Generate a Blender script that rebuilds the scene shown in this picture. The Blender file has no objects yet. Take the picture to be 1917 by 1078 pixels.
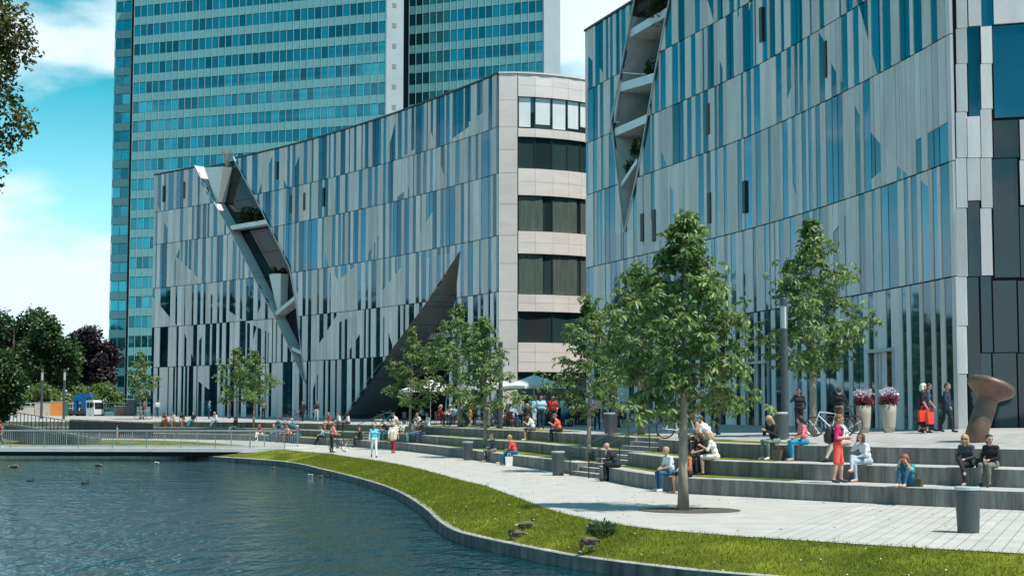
import bpy, bmesh, math, random
import numpy as np
from mathutils import Vector, Matrix, Euler

# ------------------------------------------------------------------ camera, sky, sun, exposure
scene = bpy.context.scene
COL = scene.collection
W, H, F = 1917.0, 1078.0, 2900.0          # photograph size and focal length in its pixels
PITCH = math.atan(228.0 / F)
CAMZ = 2.47                               # eye height over the promenade (z = 0)

cam_data = bpy.data.cameras.new("camera")
cam_data.sensor_width = 36.0
cam_data.lens = 36.0 * F / W
cam_data.clip_start = 0.1
cam_data.clip_end = 6000.0
cam = bpy.data.objects.new("camera", cam_data)
COL.objects.link(cam)
cam.location = (0, 0, CAMZ)
cam.rotation_euler = (math.pi / 2 + PITCH, 0, 0)
scene.camera = cam

SUN_DIR = Vector((0.385, -0.29, 0.875)).normalized()      # towards the sun
SUN_EL = math.asin(SUN_DIR.z)
SUN_AZ = math.atan2(SUN_DIR.x, SUN_DIR.y)

world = bpy.data.worlds.new("World")
scene.world = world
world.use_nodes = True
nt = world.node_tree
nt.nodes.clear()
w_out = nt.nodes.new("ShaderNodeOutputWorld")
w_bg = nt.nodes.new("ShaderNodeBackground")
w_sky = nt.nodes.new("ShaderNodeTexSky")
w_sky.sky_type = 'NISHITA'
w_sky.sun_disc = False
w_sky.sun_elevation = SUN_EL
w_sky.sun_rotation = SUN_AZ
w_sky.air_density = 1.0
w_sky.dust_density = 0.6
w_sky.ozone_density = 2.0
w_tc = nt.nodes.new("ShaderNodeTexCoord")
w_sep = nt.nodes.new("ShaderNodeSeparateXYZ")
nt.links.new(w_tc.outputs["Generated"], w_sep.inputs[0])
w_bw = nt.nodes.new("ShaderNodeRGBToBW")
nt.links.new(w_sky.outputs[0], w_bw.inputs[0])
w_hue = nt.nodes.new("ShaderNodeValToRGB")          # teal graded sky colour by height over the horizon
w_hue.color_ramp.elements[0].position = 0.0; w_hue.color_ramp.elements[0].color = (0.62, 0.86, 0.94, 1)
w_hue.color_ramp.elements[1].position = 1.0; w_hue.color_ramp.elements[1].color = (0.10, 0.52, 0.80, 1)
e_ = w_hue.color_ramp.elements.new(0.09); e_.color = (0.42, 0.82, 0.95, 1)
e_ = w_hue.color_ramp.elements.new(0.22); e_.color = (0.0, 0.50, 0.68, 1)
nt.links.new(w_sep.outputs[2], w_hue.inputs[0])
w_tint = nt.nodes.new("ShaderNodeMix"); w_tint.data_type = 'RGBA'; w_tint.blend_type = 'MULTIPLY'
w_tint.inputs[0].default_value = 1.0
w_gain = nt.nodes.new("ShaderNodeMath"); w_gain.operation = 'MULTIPLY'; w_gain.inputs[1].default_value = 1.2
nt.links.new(w_bw.outputs[0], w_gain.inputs[0])
nt.links.new(w_gain.outputs[0], w_tint.inputs[6])
nt.links.new(w_hue.outputs[0], w_tint.inputs[7])
# soft cumulus clouds over the whole sky
w_map = nt.nodes.new("ShaderNodeMapping")
w_map.inputs[1].default_value = (0.3, 0.7, 0.06)
w_map.inputs[3].default_value = (1.0, 1.0, 2.6)
nt.links.new(w_tc.outputs["Generated"], w_map.inputs[0])
w_n = nt.nodes.new("ShaderNodeTexNoise")
w_n.inputs["Scale"].default_value = 4.2
w_n.inputs["Detail"].default_value = 7.0
w_n.inputs["Roughness"].default_value = 0.48
nt.links.new(w_map.outputs[0], w_n.inputs["Vector"])
w_r = nt.nodes.new("ShaderNodeMapRange")
w_r.interpolation_type = 'SMOOTHSTEP'
w_r.inputs[1].default_value = 0.49
w_r.inputs[2].default_value = 0.60
w_b1 = nt.nodes.new("ShaderNodeMapRange")           # more cloud towards the horizon
w_b1.inputs[1].default_value = 0.04; w_b1.inputs[2].default_value = 0.5; w_b1.inputs[3].default_value = 0.09; w_b1.inputs[4].default_value = -0.10
nt.links.new(w_sep.outputs[2], w_b1.inputs[0])
w_ad = nt.nodes.new("ShaderNodeMath"); w_ad.operation = 'ADD'
nt.links.new(w_n.outputs["Fac"], w_ad.inputs[0]); nt.links.new(w_b1.outputs[0], w_ad.inputs[1])
nt.links.new(w_ad.outputs[0], w_r.inputs[0])
w_mix = nt.nodes.new("ShaderNodeMix"); w_mix.data_type = 'RGBA'
w_mix.inputs[7].default_value = (3.7, 4.5, 4.9, 1)
nt.links.new(w_r.outputs[0], w_mix.inputs[0])
nt.links.new(w_tint.outputs[2], w_mix.inputs[6])
nt.links.new(w_mix.outputs[2], w_bg.inputs[0])
w_bg.inputs[1].default_value = 0.15
nt.links.new(w_bg.outputs[0], w_out.inputs[0])

sun_data = bpy.data.lights.new("sun", 'SUN')
sun_data.energy = 3.5
sun_data.angle = math.radians(0.53)
sun_data.color = (1.0, 0.92, 0.82)
sun = bpy.data.objects.new("sun", sun_data)
COL.objects.link(sun)
sun.rotation_euler = SUN_DIR.to_track_quat('Z', 'Y').to_euler()
sun.location = (40, -10, 90)

scene.render.engine = 'CYCLES'
scene.view_settings.view_transform = 'Standard'
scene.view_settings.look = 'None'
scene.view_settings.exposure = 0.68
scene.view_settings.gamma = 1.0
scene.view_settings.use_curve_mapping = False
scene.cycles.max_bounces = 8
scene.cycles.transparent_max_bounces = 12
scene.cycles.caustics_reflective = False
scene.cycles.caustics_refractive = False
scene.cycles.sample_clamp_indirect = 6.0
scene.cycles.use_denoising = True

# ------------------------------------------------------------------ helpers
R = random.Random(7)

def lin(c):
    return tuple(((v / 255.0) / 12.92 if v / 255.0 <= 0.04045 else ((v / 255.0 + 0.055) / 1.055) ** 2.4) for v in c)

def ray(px, py):
    u = (px - W / 2) / F
    v = (H / 2 - py) / F
    return Vector((u, math.cos(PITCH) - v * math.sin(PITCH), math.sin(PITCH) + v * math.cos(PITCH)))

def at_z(px, py, z):
    r = ray(px, py)
    t = (z - CAMZ) / r.z
    return Vector((r.x * t, r.y * t, z))

def at_y(px, py, y):
    r = ray(px, py)
    t = y / r.y
    return Vector((r.x * t, y, CAMZ + r.z * t))

def px_x(px, y, py=780.0):
    r = ray(px, py)
    return r.x / r.y * y

MATS = {}
def mat(name, col, rough=0.7, metal=0.0, var=0.0, scale=3.0, bump=0.0, bscale=20.0, stretch=(1, 1, 1), rnd=0.0, ior=1.5,
        spec=None, col2=None, trans=0.0, coords='Object', alpha=1.0, detail=6.0, contrast=(0.3, 0.7), isl=False):
    """Principled material with procedural variation; col is linear rgb."""
    if name in MATS:
        return MATS[name]
    m = bpy.data.materials.new(name)
    MATS[name] = m
    m.use_nodes = True
    n = m.node_tree
    b = n.nodes["Principled BSDF"]
    b.inputs["Base Color"].default_value = (*col, 1)
    b.inputs["Roughness"].default_value = rough
    b.inputs["Metallic"].default_value = metal
    b.inputs["IOR"].default_value = ior
    if spec is not None:
        b.inputs["Specular IOR Level"].default_value = spec
    if trans:
        b.inputs["Transmission Weight"].default_value = trans
    if alpha < 1:
        b.inputs["Alpha"].default_value = alpha
    tc = mp = None
    def mapped():
        nonlocal tc, mp
        if tc is None:
            tc = n.nodes.new("ShaderNodeTexCoord")
            mp = n.nodes.new("ShaderNodeMapping")
            mp.inputs[3].default_value = stretch
            n.links.new(tc.outputs[coords], mp.inputs[0])
        return mp.outputs[0]
    src = None
    if var > 0 or col2 is not None:
        no = n.nodes.new("ShaderNodeTexNoise")
        no.inputs["Scale"].default_value = scale
        no.inputs["Detail"].default_value = detail
        no.inputs["Roughness"].default_value = 0.6
        n.links.new(mapped(), no.inputs["Vector"])
        rp = n.nodes.new("ShaderNodeMapRange")
        rp.inputs[1].default_value, rp.inputs[2].default_value = contrast
        n.links.new(no.outputs["Fac"], rp.inputs[0])
        mx = n.nodes.new("ShaderNodeMix"); mx.data_type = 'RGBA'
        mx.inputs[6].default_value = (*[c * (1 - var) for c in col], 1)
        mx.inputs[7].default_value = (*(col2 if col2 is not None else [min(1, c * (1 + var)) for c in col]), 1)
        n.links.new(rp.outputs[0], mx.inputs[0])
        src = mx.outputs[2]
    if rnd > 0:
        oi = n.nodes.new("ShaderNodeObjectInfo")
        mr = n.nodes.new("ShaderNodeMapRange")
        mr.inputs[3].default_value = 1 - rnd
        mr.inputs[4].default_value = 1 + rnd
        rsrc = oi.outputs["Random"]
        if isl:
            gi = n.nodes.new("ShaderNodeNewGeometry"); ai = n.nodes.new("ShaderNodeMath"); ai.operation = 'ADD'; fi_ = n.nodes.new("ShaderNodeMath"); fi_.operation = 'FRACT'
            n.links.new(rsrc, ai.inputs[0]); n.links.new(gi.outputs["Random Per Island"], ai.inputs[1]); n.links.new(ai.outputs[0], fi_.inputs[0]); rsrc = fi_.outputs[0]
        n.links.new(rsrc, mr.inputs[0])
        hs = n.nodes.new("ShaderNodeHueSaturation")
        n.links.new(mr.outputs[0], hs.inputs["Value"])
        if src is not None:
            n.links.new(src, hs.inputs["Color"])
        else:
            hs.inputs["Color"].default_value = (*col, 1)
        src = hs.outputs[0]
    if src is not None:
        n.links.new(src, b.inputs["Base Color"])
    if bump > 0:
        nb = n.nodes.new("ShaderNodeTexNoise")
        nb.inputs["Scale"].default_value = bscale
        nb.inputs["Detail"].default_value = 4.0
        n.links.new(mapped(), nb.inputs["Vector"])
        bp = n.nodes.new("ShaderNodeBump")
        bp.inputs["Strength"].default_value = bump
        bp.inputs["Distance"].default_value = 0.05
        n.links.new(nb.outputs["Fac"], bp.inputs["Height"])
        n.links.new(bp.outputs[0], b.inputs["Normal"])
    return m

def link(name, mesh, m=None, parent=None, loc=None, rot=None):
    o = bpy.data.objects.new(name, mesh)
    COL.objects.link(o)
    if m is not None and len(mesh.materials) == 0:
        mesh.materials.append(m)
    if parent is not None:
        o.parent = parent
    if loc is not None:
        o.location = loc
    if rot is not None:
        o.rotation_euler = rot
    return o

def tag(o, label=None, cat=None, group=None, kind=None):
    if label: o["label"] = label
    if cat: o["category"] = cat
    if group: o["group"] = group
    if kind: o["kind"] = kind
    return o

def empty(name, loc=(0, 0, 0), rz=0.0, label=None, cat=None, group=None):
    o = bpy.data.objects.new(name, None)
    o.empty_display_size = 0.2
    COL.objects.link(o)
    o.location = loc
    o.rotation_euler = (0, 0, rz)
    return tag(o, label, cat, group)

class MB:
    """collects vertices and faces for one mesh"""
    def __init__(s):
        s.v = []; s.f = []; s.mi = []
        s.cur = 0
    def add(s, vs, fs):
        o = len(s.v)
        s.v.extend([tuple(v) for v in vs])
        for f in fs:
            s.f.append(tuple(i + o for i in f)); s.mi.append(s.cur)
        return s
    def box(s, c, d, M=None):
        x, y, z = d[0] / 2, d[1] / 2, d[2] / 2
        vs = [Vector((c[0] + sx * x, c[1] + sy * y, c[2] + sz * z)) for sz in (-1, 1) for sy in (-1, 1) for sx in (-1, 1)]
        if M is not None: vs = [M @ v for v in vs]
        return s.add(vs, [(0, 2, 3, 1), (4, 5, 7, 6), (0, 1, 5, 4), (2, 6, 7, 3), (0, 4, 6, 2), (1, 3, 7, 5)])
    def bar(s, a, b, w, h=None, up=(0, 0, 1)):
        """box beam from a to b"""
        a = Vector(a); b = Vector(b); h = h or w
        d = (b - a).normalized(); u = Vector(up)
        if abs(d.dot(u)) > 0.98: u = Vector((1, 0, 0))
        r = d.cross(u).normalized() * (w / 2); u = r.cross(d).normalized() * (h / 2)
        vs = [p + q for p in (a, b) for q in (-r - u, r - u, r + u, -r + u)]
        return s.add(vs, [(0, 1, 2, 3), (7, 6, 5, 4), (0, 4, 5, 1), (1, 5, 6, 2), (2, 6, 7, 3), (3, 7, 4, 0)])
    def tube(s, pts, rad, n=8, cap=True):
        pts = [Vector(p) for p in pts]
        rads = rad if isinstance(rad, (list, tuple)) else [rad] * len(pts)
        o = len(s.v); prev = None
        for i, p in enumerate(pts):
            if i == 0: d = pts[1] - p
            elif i == len(pts) - 1: d = p - pts[i - 1]
            else: d = pts[i + 1] - pts[i - 1]
            d = d.normalized() if d.length > 1e-9 else Vector((0, 0, 1))
            if prev is None:
                u = Vector((0, 0, 1)) if abs(d.z) < 0.9 else Vector((1, 0, 0))
            else: u = prev
            r = d.cross(u)
            if r.length < 1e-6: r = d.cross(Vector((0.3, 0.8, 0.1)))
            r.normalize(); u = r.cross(d).normalized(); prev = u
            for k in range(n):
                a = 2 * math.pi * k / n
                s.v.append(tuple(p + (r * math.cos(a) + u * math.sin(a)) * rads[i]))
        for i in range(len(pts) - 1):
            for k in range(n):
                a = o + i * n + k; b = o + i * n + (k + 1) % n
                s.f.append((a, b, b + n, a + n)); s.mi.append(s.cur)
        if cap:
            s.f.append(tuple(o + k for k in reversed(range(n)))); s.mi.append(s.cur)
            s.f.append(tuple(o + (len(pts) - 1) * n + k for k in range(n))); s.mi.append(s.cur)
        return s
    def lathe(s, prof, n=20, c=(0, 0, 0)):
        """profile of (r, z), closed top and bottom"""
        o = len(s.v)
        for r, z in prof:
            for k in range(n):
                a = 2 * math.pi * k / n
                s.v.append((c[0] + r * math.cos(a), c[1] + r * math.sin(a), c[2] + z))
        for i in range(len(prof) - 1):
            for k in range(n):
                a = o + i * n + k; b = o + i * n + (k + 1) % n
                s.f.append((a, b, b + n, a + n)); s.mi.append(s.cur)
        s.f.append(tuple(o + k for k in reversed(range(n)))); s.mi.append(s.cur)
        s.f.append(tuple(o + (len(prof) - 1) * n + k for k in range(n))); s.mi.append(s.cur)
        return s
    def prism(s, poly, z0, z1):
        """vertical prism over a plan polygon (counter-clockwise), z may be numbers or lists"""
        n = len(poly)
        zl = z0 if isinstance(z0, (list, tuple)) else [z0] * n
        zh = z1 if isinstance(z1, (list, tuple)) else [z1] * n
        vs = [(p[0], p[1], zl[i]) for i, p in enumerate(poly)] + [(p[0], p[1], zh[i]) for i, p in enumerate(poly)]
        fs = [tuple(reversed(range(n))), tuple(range(n, 2 * n))] + [(i, (i + 1) % n, (i + 1) % n + n, i + n) for i in range(n)]
        return s.add(vs, fs)
    def mesh(s, name, smooth=False):
        me = bpy.data.meshes.new(name)
        me.from_pydata(s.v, [], s.f)
        if any(s.mi):
            me.polygons.foreach_set("material_index", s.mi)
        if smooth:
            me.polygons.foreach_set("use_smooth", [True] * len(me.polygons))
        me.update()
        return me
    def build(s, name, m=None, parent=None, loc=None, rot=None, smooth=False, mats=None):
        me = s.mesh(name, smooth)
        if mats:
            for k in mats: me.materials.append(k)
        return link(name, me, m, parent, loc, rot)

def area2(p):
    return sum(p[i][0] * p[(i + 1) % len(p)][1] - p[(i + 1) % len(p)][0] * p[i][1] for i in range(len(p)))

def clip_half(poly, a, b, keep_left=True):
    """part of a 2-D polygon left (or right) of the directed line a->b"""
    out = []; n = len(poly)
    def side(p):
        v = (b[0] - a[0]) * (p[1] - a[1]) - (b[1] - a[1]) * (p[0] - a[0])
        return v if keep_left else -v
    for i in range(n):
        p, q = poly[i], poly[(i + 1) % n]
        sp, sq = side(p), side(q)
        if sp >= 0: out.append(p)
        if (sp > 0 and sq < 0) or (sp < 0 and sq > 0):
            t = sp / (sp - sq)
            out.append((p[0] + (q[0] - p[0]) * t, p[1] + (q[1] - p[1]) * t))
    res = []
    for p in out:
        if not res or (abs(p[0] - res[-1][0]) + abs(p[1] - res[-1][1])) > 1e-4: res.append(p)
    if len(res) > 1 and (abs(res[0][0] - res[-1][0]) + abs(res[0][1] - res[-1][1])) < 1e-4: res.pop()
    return res if len(res) >= 3 and abs(area2(res)) > 2e-3 else []

def spline(pts, step=0.5):
    """Catmull-Rom through plan points, resampled evenly"""
    P = [np.array(p[:2], float) for p in pts]
    P = [2 * P[0] - P[1]] + P + [2 * P[-1] - P[-2]]
    out = []
    for i in range(1, len(P) - 2):
        n = max(4, int(np.linalg.norm(P[i + 1] - P[i]) / (step * 0.5)))
        for k in range(n):
            t = k / n
            out.append(0.5 * ((2 * P[i]) + (-P[i - 1] + P[i + 1]) * t + (2 * P[i - 1] - 5 * P[i] + 4 * P[i + 1] - P[i + 2]) * t * t
                              + (-P[i - 1] + 3 * P[i] - 3 * P[i + 1] + P[i + 2]) * t ** 3))
    out.append(P[-2])
    out = np.array(out)
    s = np.concatenate([[0], np.cumsum(np.linalg.norm(np.diff(out, axis=0), axis=1))])
    n = max(2, int(round(s[-1] / step)))
    u = np.linspace(0, s[-1], n + 1)
    return np.stack([np.interp(u, s, out[:, 0]), np.interp(u, s, out[:, 1])], 1)

class Curve:
    """plan curve with arc length; nrm points to the left of travel times side"""
    def __init__(s, pts, step=0.5, side=1, straight=False):
        s.p = np.array(pts, float) if straight else spline(pts, step)
        d = np.linalg.norm(np.diff(s.p, axis=0), axis=1)
        s.s = np.concatenate([[0], np.cumsum(d)])
        s.L = s.s[-1]; s.side = side
    def at(s, u):
        return Vector((float(np.interp(u, s.s, s.p[:, 0])), float(np.interp(u, s.s, s.p[:, 1])), 0))
    def tan(s, u, e=0.2):
        a = s.at(max(0, u - e)); b = s.at(min(s.L, u + e))
        return (b - a).normalized()
    def nrm(s, u):
        t = s.tan(u)
        return Vector((-t.y, t.x, 0)) * s.side
    def s_at_px(s, px, py=780.0):
        """arc length where the vertical plane through pixel column px meets the curve"""
        r = ray(px, py); k = r.x / r.y
        g = s.p[:, 0] - k * s.p[:, 1]
        for i in range(len(g) - 1):
            if g[i] == 0 or g[i] * g[i + 1] < 0:
                t = g[i] / (g[i] - g[i + 1])
                return float(s.s[i] + t * (s.s[i + 1] - s.s[i]))
        return 0.0 if abs(g[0]) < abs(g[-1]) else s.L
    def sz(s, px, py):
        """pixel on the upright surface over the curve -> (s, z)"""
        u = s.s_at_px(px, py); p = s.at(u); r = ray(px, py)
        return (u, CAMZ + r.z / r.y * p.y)

# ------------------------------------------------------------------ setting: water, ground, promenade, terraces, plaza
from mathutils.geometry import tessellate_polygon
from mathutils.bvhtree import BVHTree

def make_water_mat():
    m = bpy.data.materials.new("pond_water"); m.use_nodes = True
    n = m.node_tree; b = n.nodes["Principled BSDF"]
    b.inputs["Base Color"].default_value = (0.001, 0.034, 0.046, 1)
    b.inputs["Roughness"].default_value = 0.06
    b.inputs["IOR"].default_value = 1.22
    tc = n.nodes.new("ShaderNodeTexCoord")
    hs = []
    for sc, st, wgt in ((1.1, (1.0, 0.55, 1), 1.0), (4.2, (1.0, 0.4, 1), 0.5), (0.25, (1.0, 0.7, 1), 0.9)):
        mp = n.nodes.new("ShaderNodeMapping"); mp.inputs[3].default_value = st
        mp.inputs[2].default_value = (0, 0, 0.25)
        n.links.new(tc.outputs["Object"], mp.inputs[0])
        no = n.nodes.new("ShaderNodeTexNoise"); no.inputs["Scale"].default_value = sc
        no.inputs["Detail"].default_value = 3.0
        n.links.new(mp.outputs[0], no.inputs["Vector"])
        mu = n.nodes.new("ShaderNodeMath"); mu.operation = 'MULTIPLY'; mu.inputs[1].default_value = wgt
        n.links.new(no.outputs["Fac"], mu.inputs[0])
        hs.append(mu)
    a = n.nodes.new("ShaderNodeMath"); a.operation = 'ADD'
    n.links.new(hs[0].outputs[0], a.inputs[0]); n.links.new(hs[1].outputs[0], a.inputs[1])
    a2 = n.nodes.new("ShaderNodeMath"); a2.operation = 'ADD'
    n.links.new(a.outputs[0], a2.inputs[0]); n.links.new(hs[2].outputs[0], a2.inputs[1])
    bp = n.nodes.new("ShaderNodeBump"); bp.inputs["Strength"].default_value = 0.9; bp.inputs["Distance"].default_value = 0.30
    n.links.new(a2.outputs[0], bp.inputs["Height"]); n.links.new(bp.outputs[0], b.inputs["Normal"])
    return m

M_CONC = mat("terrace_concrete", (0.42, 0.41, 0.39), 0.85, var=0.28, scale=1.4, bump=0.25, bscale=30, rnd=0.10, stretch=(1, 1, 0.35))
def streaked_shaded(m, dark):
    """dirt and run-off streaks, with shade painted into the upright faces of cast concrete"""
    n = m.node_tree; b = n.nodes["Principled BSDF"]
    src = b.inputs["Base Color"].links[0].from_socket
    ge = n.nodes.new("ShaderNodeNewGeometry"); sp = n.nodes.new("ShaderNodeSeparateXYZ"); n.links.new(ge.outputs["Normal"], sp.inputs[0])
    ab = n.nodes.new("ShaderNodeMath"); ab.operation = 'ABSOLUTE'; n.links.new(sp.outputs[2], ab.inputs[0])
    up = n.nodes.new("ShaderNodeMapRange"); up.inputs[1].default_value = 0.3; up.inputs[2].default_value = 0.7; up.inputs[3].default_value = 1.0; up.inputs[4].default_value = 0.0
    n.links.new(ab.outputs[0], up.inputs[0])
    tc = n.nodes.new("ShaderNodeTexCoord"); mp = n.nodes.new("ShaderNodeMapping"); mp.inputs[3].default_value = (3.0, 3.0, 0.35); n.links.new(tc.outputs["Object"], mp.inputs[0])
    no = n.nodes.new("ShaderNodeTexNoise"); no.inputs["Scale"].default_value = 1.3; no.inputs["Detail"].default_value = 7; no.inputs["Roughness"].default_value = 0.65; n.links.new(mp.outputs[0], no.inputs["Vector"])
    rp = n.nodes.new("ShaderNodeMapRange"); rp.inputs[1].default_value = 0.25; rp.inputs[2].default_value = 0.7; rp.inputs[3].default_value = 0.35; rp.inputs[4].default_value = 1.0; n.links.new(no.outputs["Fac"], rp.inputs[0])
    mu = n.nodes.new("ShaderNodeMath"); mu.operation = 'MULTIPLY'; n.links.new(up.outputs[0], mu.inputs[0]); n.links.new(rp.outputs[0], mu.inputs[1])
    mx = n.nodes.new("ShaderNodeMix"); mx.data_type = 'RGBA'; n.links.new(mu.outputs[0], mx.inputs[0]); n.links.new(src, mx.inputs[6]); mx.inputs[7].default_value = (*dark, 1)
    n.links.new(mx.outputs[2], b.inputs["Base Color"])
streaked_shaded(M_CONC, (0.075, 0.070, 0.064))  # riser colour carries their shade as well as the stains; treads stay pale
M_COPE = mat("pond_coping", (0.42, 0.41, 0.39), 0.85, var=0.25, scale=2.0, bump=0.2, bscale=30, rnd=0.06)
streaked_shaded(M_COPE, (0.035, 0.036, 0.032))
M_PAVE = mat("pale_paving", (0.46, 0.44, 0.415), 0.8, var=0.16, scale=1.1, bump=0.06, bscale=40, rnd=0.05, contrast=(0.25, 0.75))
M_PLAZA = mat("plaza_paving", (0.37, 0.36, 0.35), 0.75, var=0.10, scale=0.5, bump=0.06, bscale=30, rnd=0.07)
M_GRASS = mat("lawn_grass", (0.11, 0.145, 0.012), 0.9, col2=(0.25, 0.27, 0.022), var=0.35, scale=0.55, bump=0.8, bscale=60, contrast=(0.36, 0.64), spec=0.2)
M_EARTH = mat("tree_pit_soil", (0.10, 0.085, 0.07), 0.95, var=0.3, scale=6, bump=0.5, bscale=40)
M_GROUND = mat("street_ground", (0.30, 0.295, 0.285), 0.9, var=0.2, scale=0.2, bump=0.1, bscale=10)
M_BED = mat("pond_bed", (0.05, 0.05, 0.04), 0.95, var=0.3, scale=1)
M_DARK = mat("dark_joint", (0.012, 0.015, 0.017), 0.8, var=0.2)
M_STEEL = mat("brushed_steel", (0.45, 0.46, 0.47), 0.35, metal=0.9, var=0.1, scale=8)
M_BLACKMETAL = mat("black_painted_metal", (0.02, 0.023, 0.026), 0.45, var=0.2, scale=5)
M_GREYMETAL = mat("grey_painted_metal", (0.060, 0.072, 0.078), 0.45, var=0.12, scale=4)

GROUND_BVH = []
def sheet(name, poly, z, m, kind='structure', surf=True):
    """flat plan polygon with straight edges"""
    tri = tessellate_polygon([[Vector((p[0], p[1], 0)) for p in poly]])
    vs = [(p[0], p[1], z) for p in poly]
    fs = []
    for t in tri:
        a, b, c = [vs[i] for i in t]
        if (b[0] - a[0]) * (c[1] - a[1]) - (b[1] - a[1]) * (c[0] - a[0]) < 0: t = (t[0], t[2], t[1])
        fs.append(tuple(t))
    mb = MB(); mb.add(vs, fs)
    o = mb.build(name, m)
    if kind: o["kind"] = kind
    if surf: GROUND_BVH.append(BVHTree.FromPolygons([Vector(v) for v in vs], fs))
    return o

def ground_z(x, y, default=0.0):
    best = None
    for t in GROUND_BVH:
        h = t.ray_cast(Vector((x, y, 60)), Vector((0, 0, -1)))
        if h[0] is not None and (best is None or h[0].z > best): best = h[0].z
    return default if best is None else best

# --- plan curves, all from left to right
E1 = Curve([(-48, 139), (-40, 137), (-31, 134), (-25, 129.5), (-20, 124), (-16.5, 116.5), (-14, 111.2), (-9.7, 102), (-7.2, 96.3), (-5.15, 89.5), (-2.55, 80), (-1.7, 76.5),
            (0.2, 68.9), (2.25, 60.5), (3.25, 55), (3.85, 51.2), (4.4, 48.5), (5.2, 46.2), (6.65, 44.5), (8.3, 42.6), (10.35, 40.4), (12.6, 38.4), (16, 35.2), (22, 29)], 0.4, -1)
E2 = Curve([(-48, 141), (-40, 139.3), (-31, 136.6), (-25, 132.2), (-19.5, 126.4), (-16, 119), (-13.3, 113), (-9.2, 104.2), (-6.7, 98.0), (-4.5, 90.6), (-2.1, 82.6), (0.6, 74),
            (2.5, 65), (3.8, 58.5), (4.55, 53.5), (5.34, 49.6), (6.3, 47.3), (7.2, 46.0), (8.4, 44.6), (10.9, 42.2), (13.2, 40.0), (16.6, 36.8), (23, 30.6)], 0.4, -1)
E3 = Curve([(-48, 143.4), (-40, 141.6), (-31, 139), (-25, 134.9), (-19.6, 129.2), (-15.7, 122), (-12.7, 115.5), (-8.6, 106.6), (-6.0, 100), (-3.8, 92.8), (-1.4, 85), (1.3, 76.2),
            (3.6, 66), (5.0, 58.8), (5.7, 54), (6.6, 50), (7.6, 48.0), (9.0, 46.2), (11.5, 43.8), (13.9, 41.6), (17.2, 38.5), (23.6, 32.3)], 0.4, -1)
TIERZ = (0.475, 0.95, 1.425)
prom_px = [(535, 841.5), (605, 847.7), (640, 852.7), (702, 861.5), (765, 872.8), (815, 885), (865, 899), (900, 907), (960, 927.6), (1018, 949.5), (1080, 966.5), (1153, 979.7),
           (1238, 991), (1440, 1007), (1700, 1024), (1917, 1036)]
PROM = Curve([(-60, 136), (-44, 133.5), (-31, 128), (-24, 119.5), (-18.6, 108.5)] + [tuple(at_z(*p, 0.0)[:2]) for p in prom_px] + [(12, 24.4), (17, 20.4)], 0.5, -1)
cop_px = [(530, 864), (605.5, 879), (680.6, 897.8), (740, 918), (790, 948), (820, 975), (850, 993), (900, 1006.5), (984.5, 1024), (1069, 1040), (1153.5, 1051.5), (1238, 1061.4), (1350, 1072.7)]
ZC = -0.45
COPE = Curve([(-60, 127.5), (-46, 124.6), (-34, 118), (-25.5, 108), (-19.5, 98.8)] + [tuple(at_z(*p, ZC)[:2]) for p in cop_px] + [(7.5, 25.0), (11, 22.0), (15.5, 18.2)], 0.5, -1)

# pond bed, water, far ground
sheet("ground", [(-4000, -2500), (4000, -2500), (4000, 5000), (-4000, 5000)], -1.6, M_BED, surf=False)
water_poly = [(-70, 3), (16, 3), (16, 17.8)] + [tuple(p) for p in COPE.p[::-3]] + [(-70, 128)]
W_OBJ = sheet("water", water_poly, -0.70, make_water_mat(), surf=False)
street_poly = [(4000, 33.0)] + [tuple(p) for p in (E3.p[::-4] + np.array([0.25, 0.35]))] + [(-4000, 145), (-4000, 5000), (4000, 5000)]
sheet("street", street_poly, 1.36, M_GROUND)

# promenade
prom_poly = [tuple(p) for p in PROM.p[::2]] + [tuple(p) for p in (E1.p[::-2] + np.array([0.15, 0.25]))]
PROM_OBJ = sheet("promenade", prom_poly, 0.0, M_PAVE)

# paving slabs of the promenade near the camera: long narrow slabs with open joints
slab_dir = Vector((1.76, 4.5, 0)).normalized()
slab_nrm = Vector((slab_dir.y, -slab_dir.x, 0))
n_slab = 0
bed0 = clip_half(list(prom_poly), (4.6, 30.2), (4.6 + slab_dir.x, 30.2 + slab_dir.y), False)
for k_ in range(4):
    bed0 = clip_half(bed0, ((2.0, 24.0), (15.5, 24.0), (15.5, 45.0), (2.0, 45.0))[k_], ((15.5, 24.0), (15.5, 45.0), (2.0, 45.0), (2.0, 24.0))[k_])
for i in range(-48, 40):
    off = i * 0.27
    seglen = 4.2
    for j in range(-3, 9):
        a0 = 21.0 + j * seglen + (i * 1.37) % seglen
        o = slab_nrm * off
        q = [o + slab_dir * (a0 + 0.006), o + slab_dir * (a0 + seglen - 0.006)]
        quad = [q[0] + slab_nrm * 0.009, q[0] + slab_nrm * 0.261, q[1] + slab_nrm * 0.261, q[1] + slab_nrm * 0.009]
        cx = sum(p.x for p in quad) / 4 + 2.2; cy = sum(p.y for p in quad) / 4
        if not (0.5 < cx < 17 and 21 < cy < 48): continue
        quad = [(p.x + 2.2, p.y) for p in quad]
        if area2(quad) < 0: quad.reverse()
        # part of the promenade under this slab
        s_lo = [k for k in range(4)]
        poly = [tuple(p) for p in bed0]
        for k in range(4):
            poly = clip_half(poly, quad[k], quad[(k + 1) % 4])
            if not poly: break
        if not poly or abs(area2(poly)) < 0.03: continue
        z1 = 0.006 + R.random() * 0.002
        mb = MB()
        if area2(poly) < 0: poly.reverse()
        mb.prism(poly, 0.001, z1)
        if True:
            mb.build("paving_slab", M_PAVE, PROM_OBJ)
            n_slab += 1

bed = bed0
sheet("joint_bed", bed, 0.003, mat("paving_joint_sand", (0.16, 0.155, 0.145), 0.95, var=0.2, scale=4), surf=False)

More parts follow.
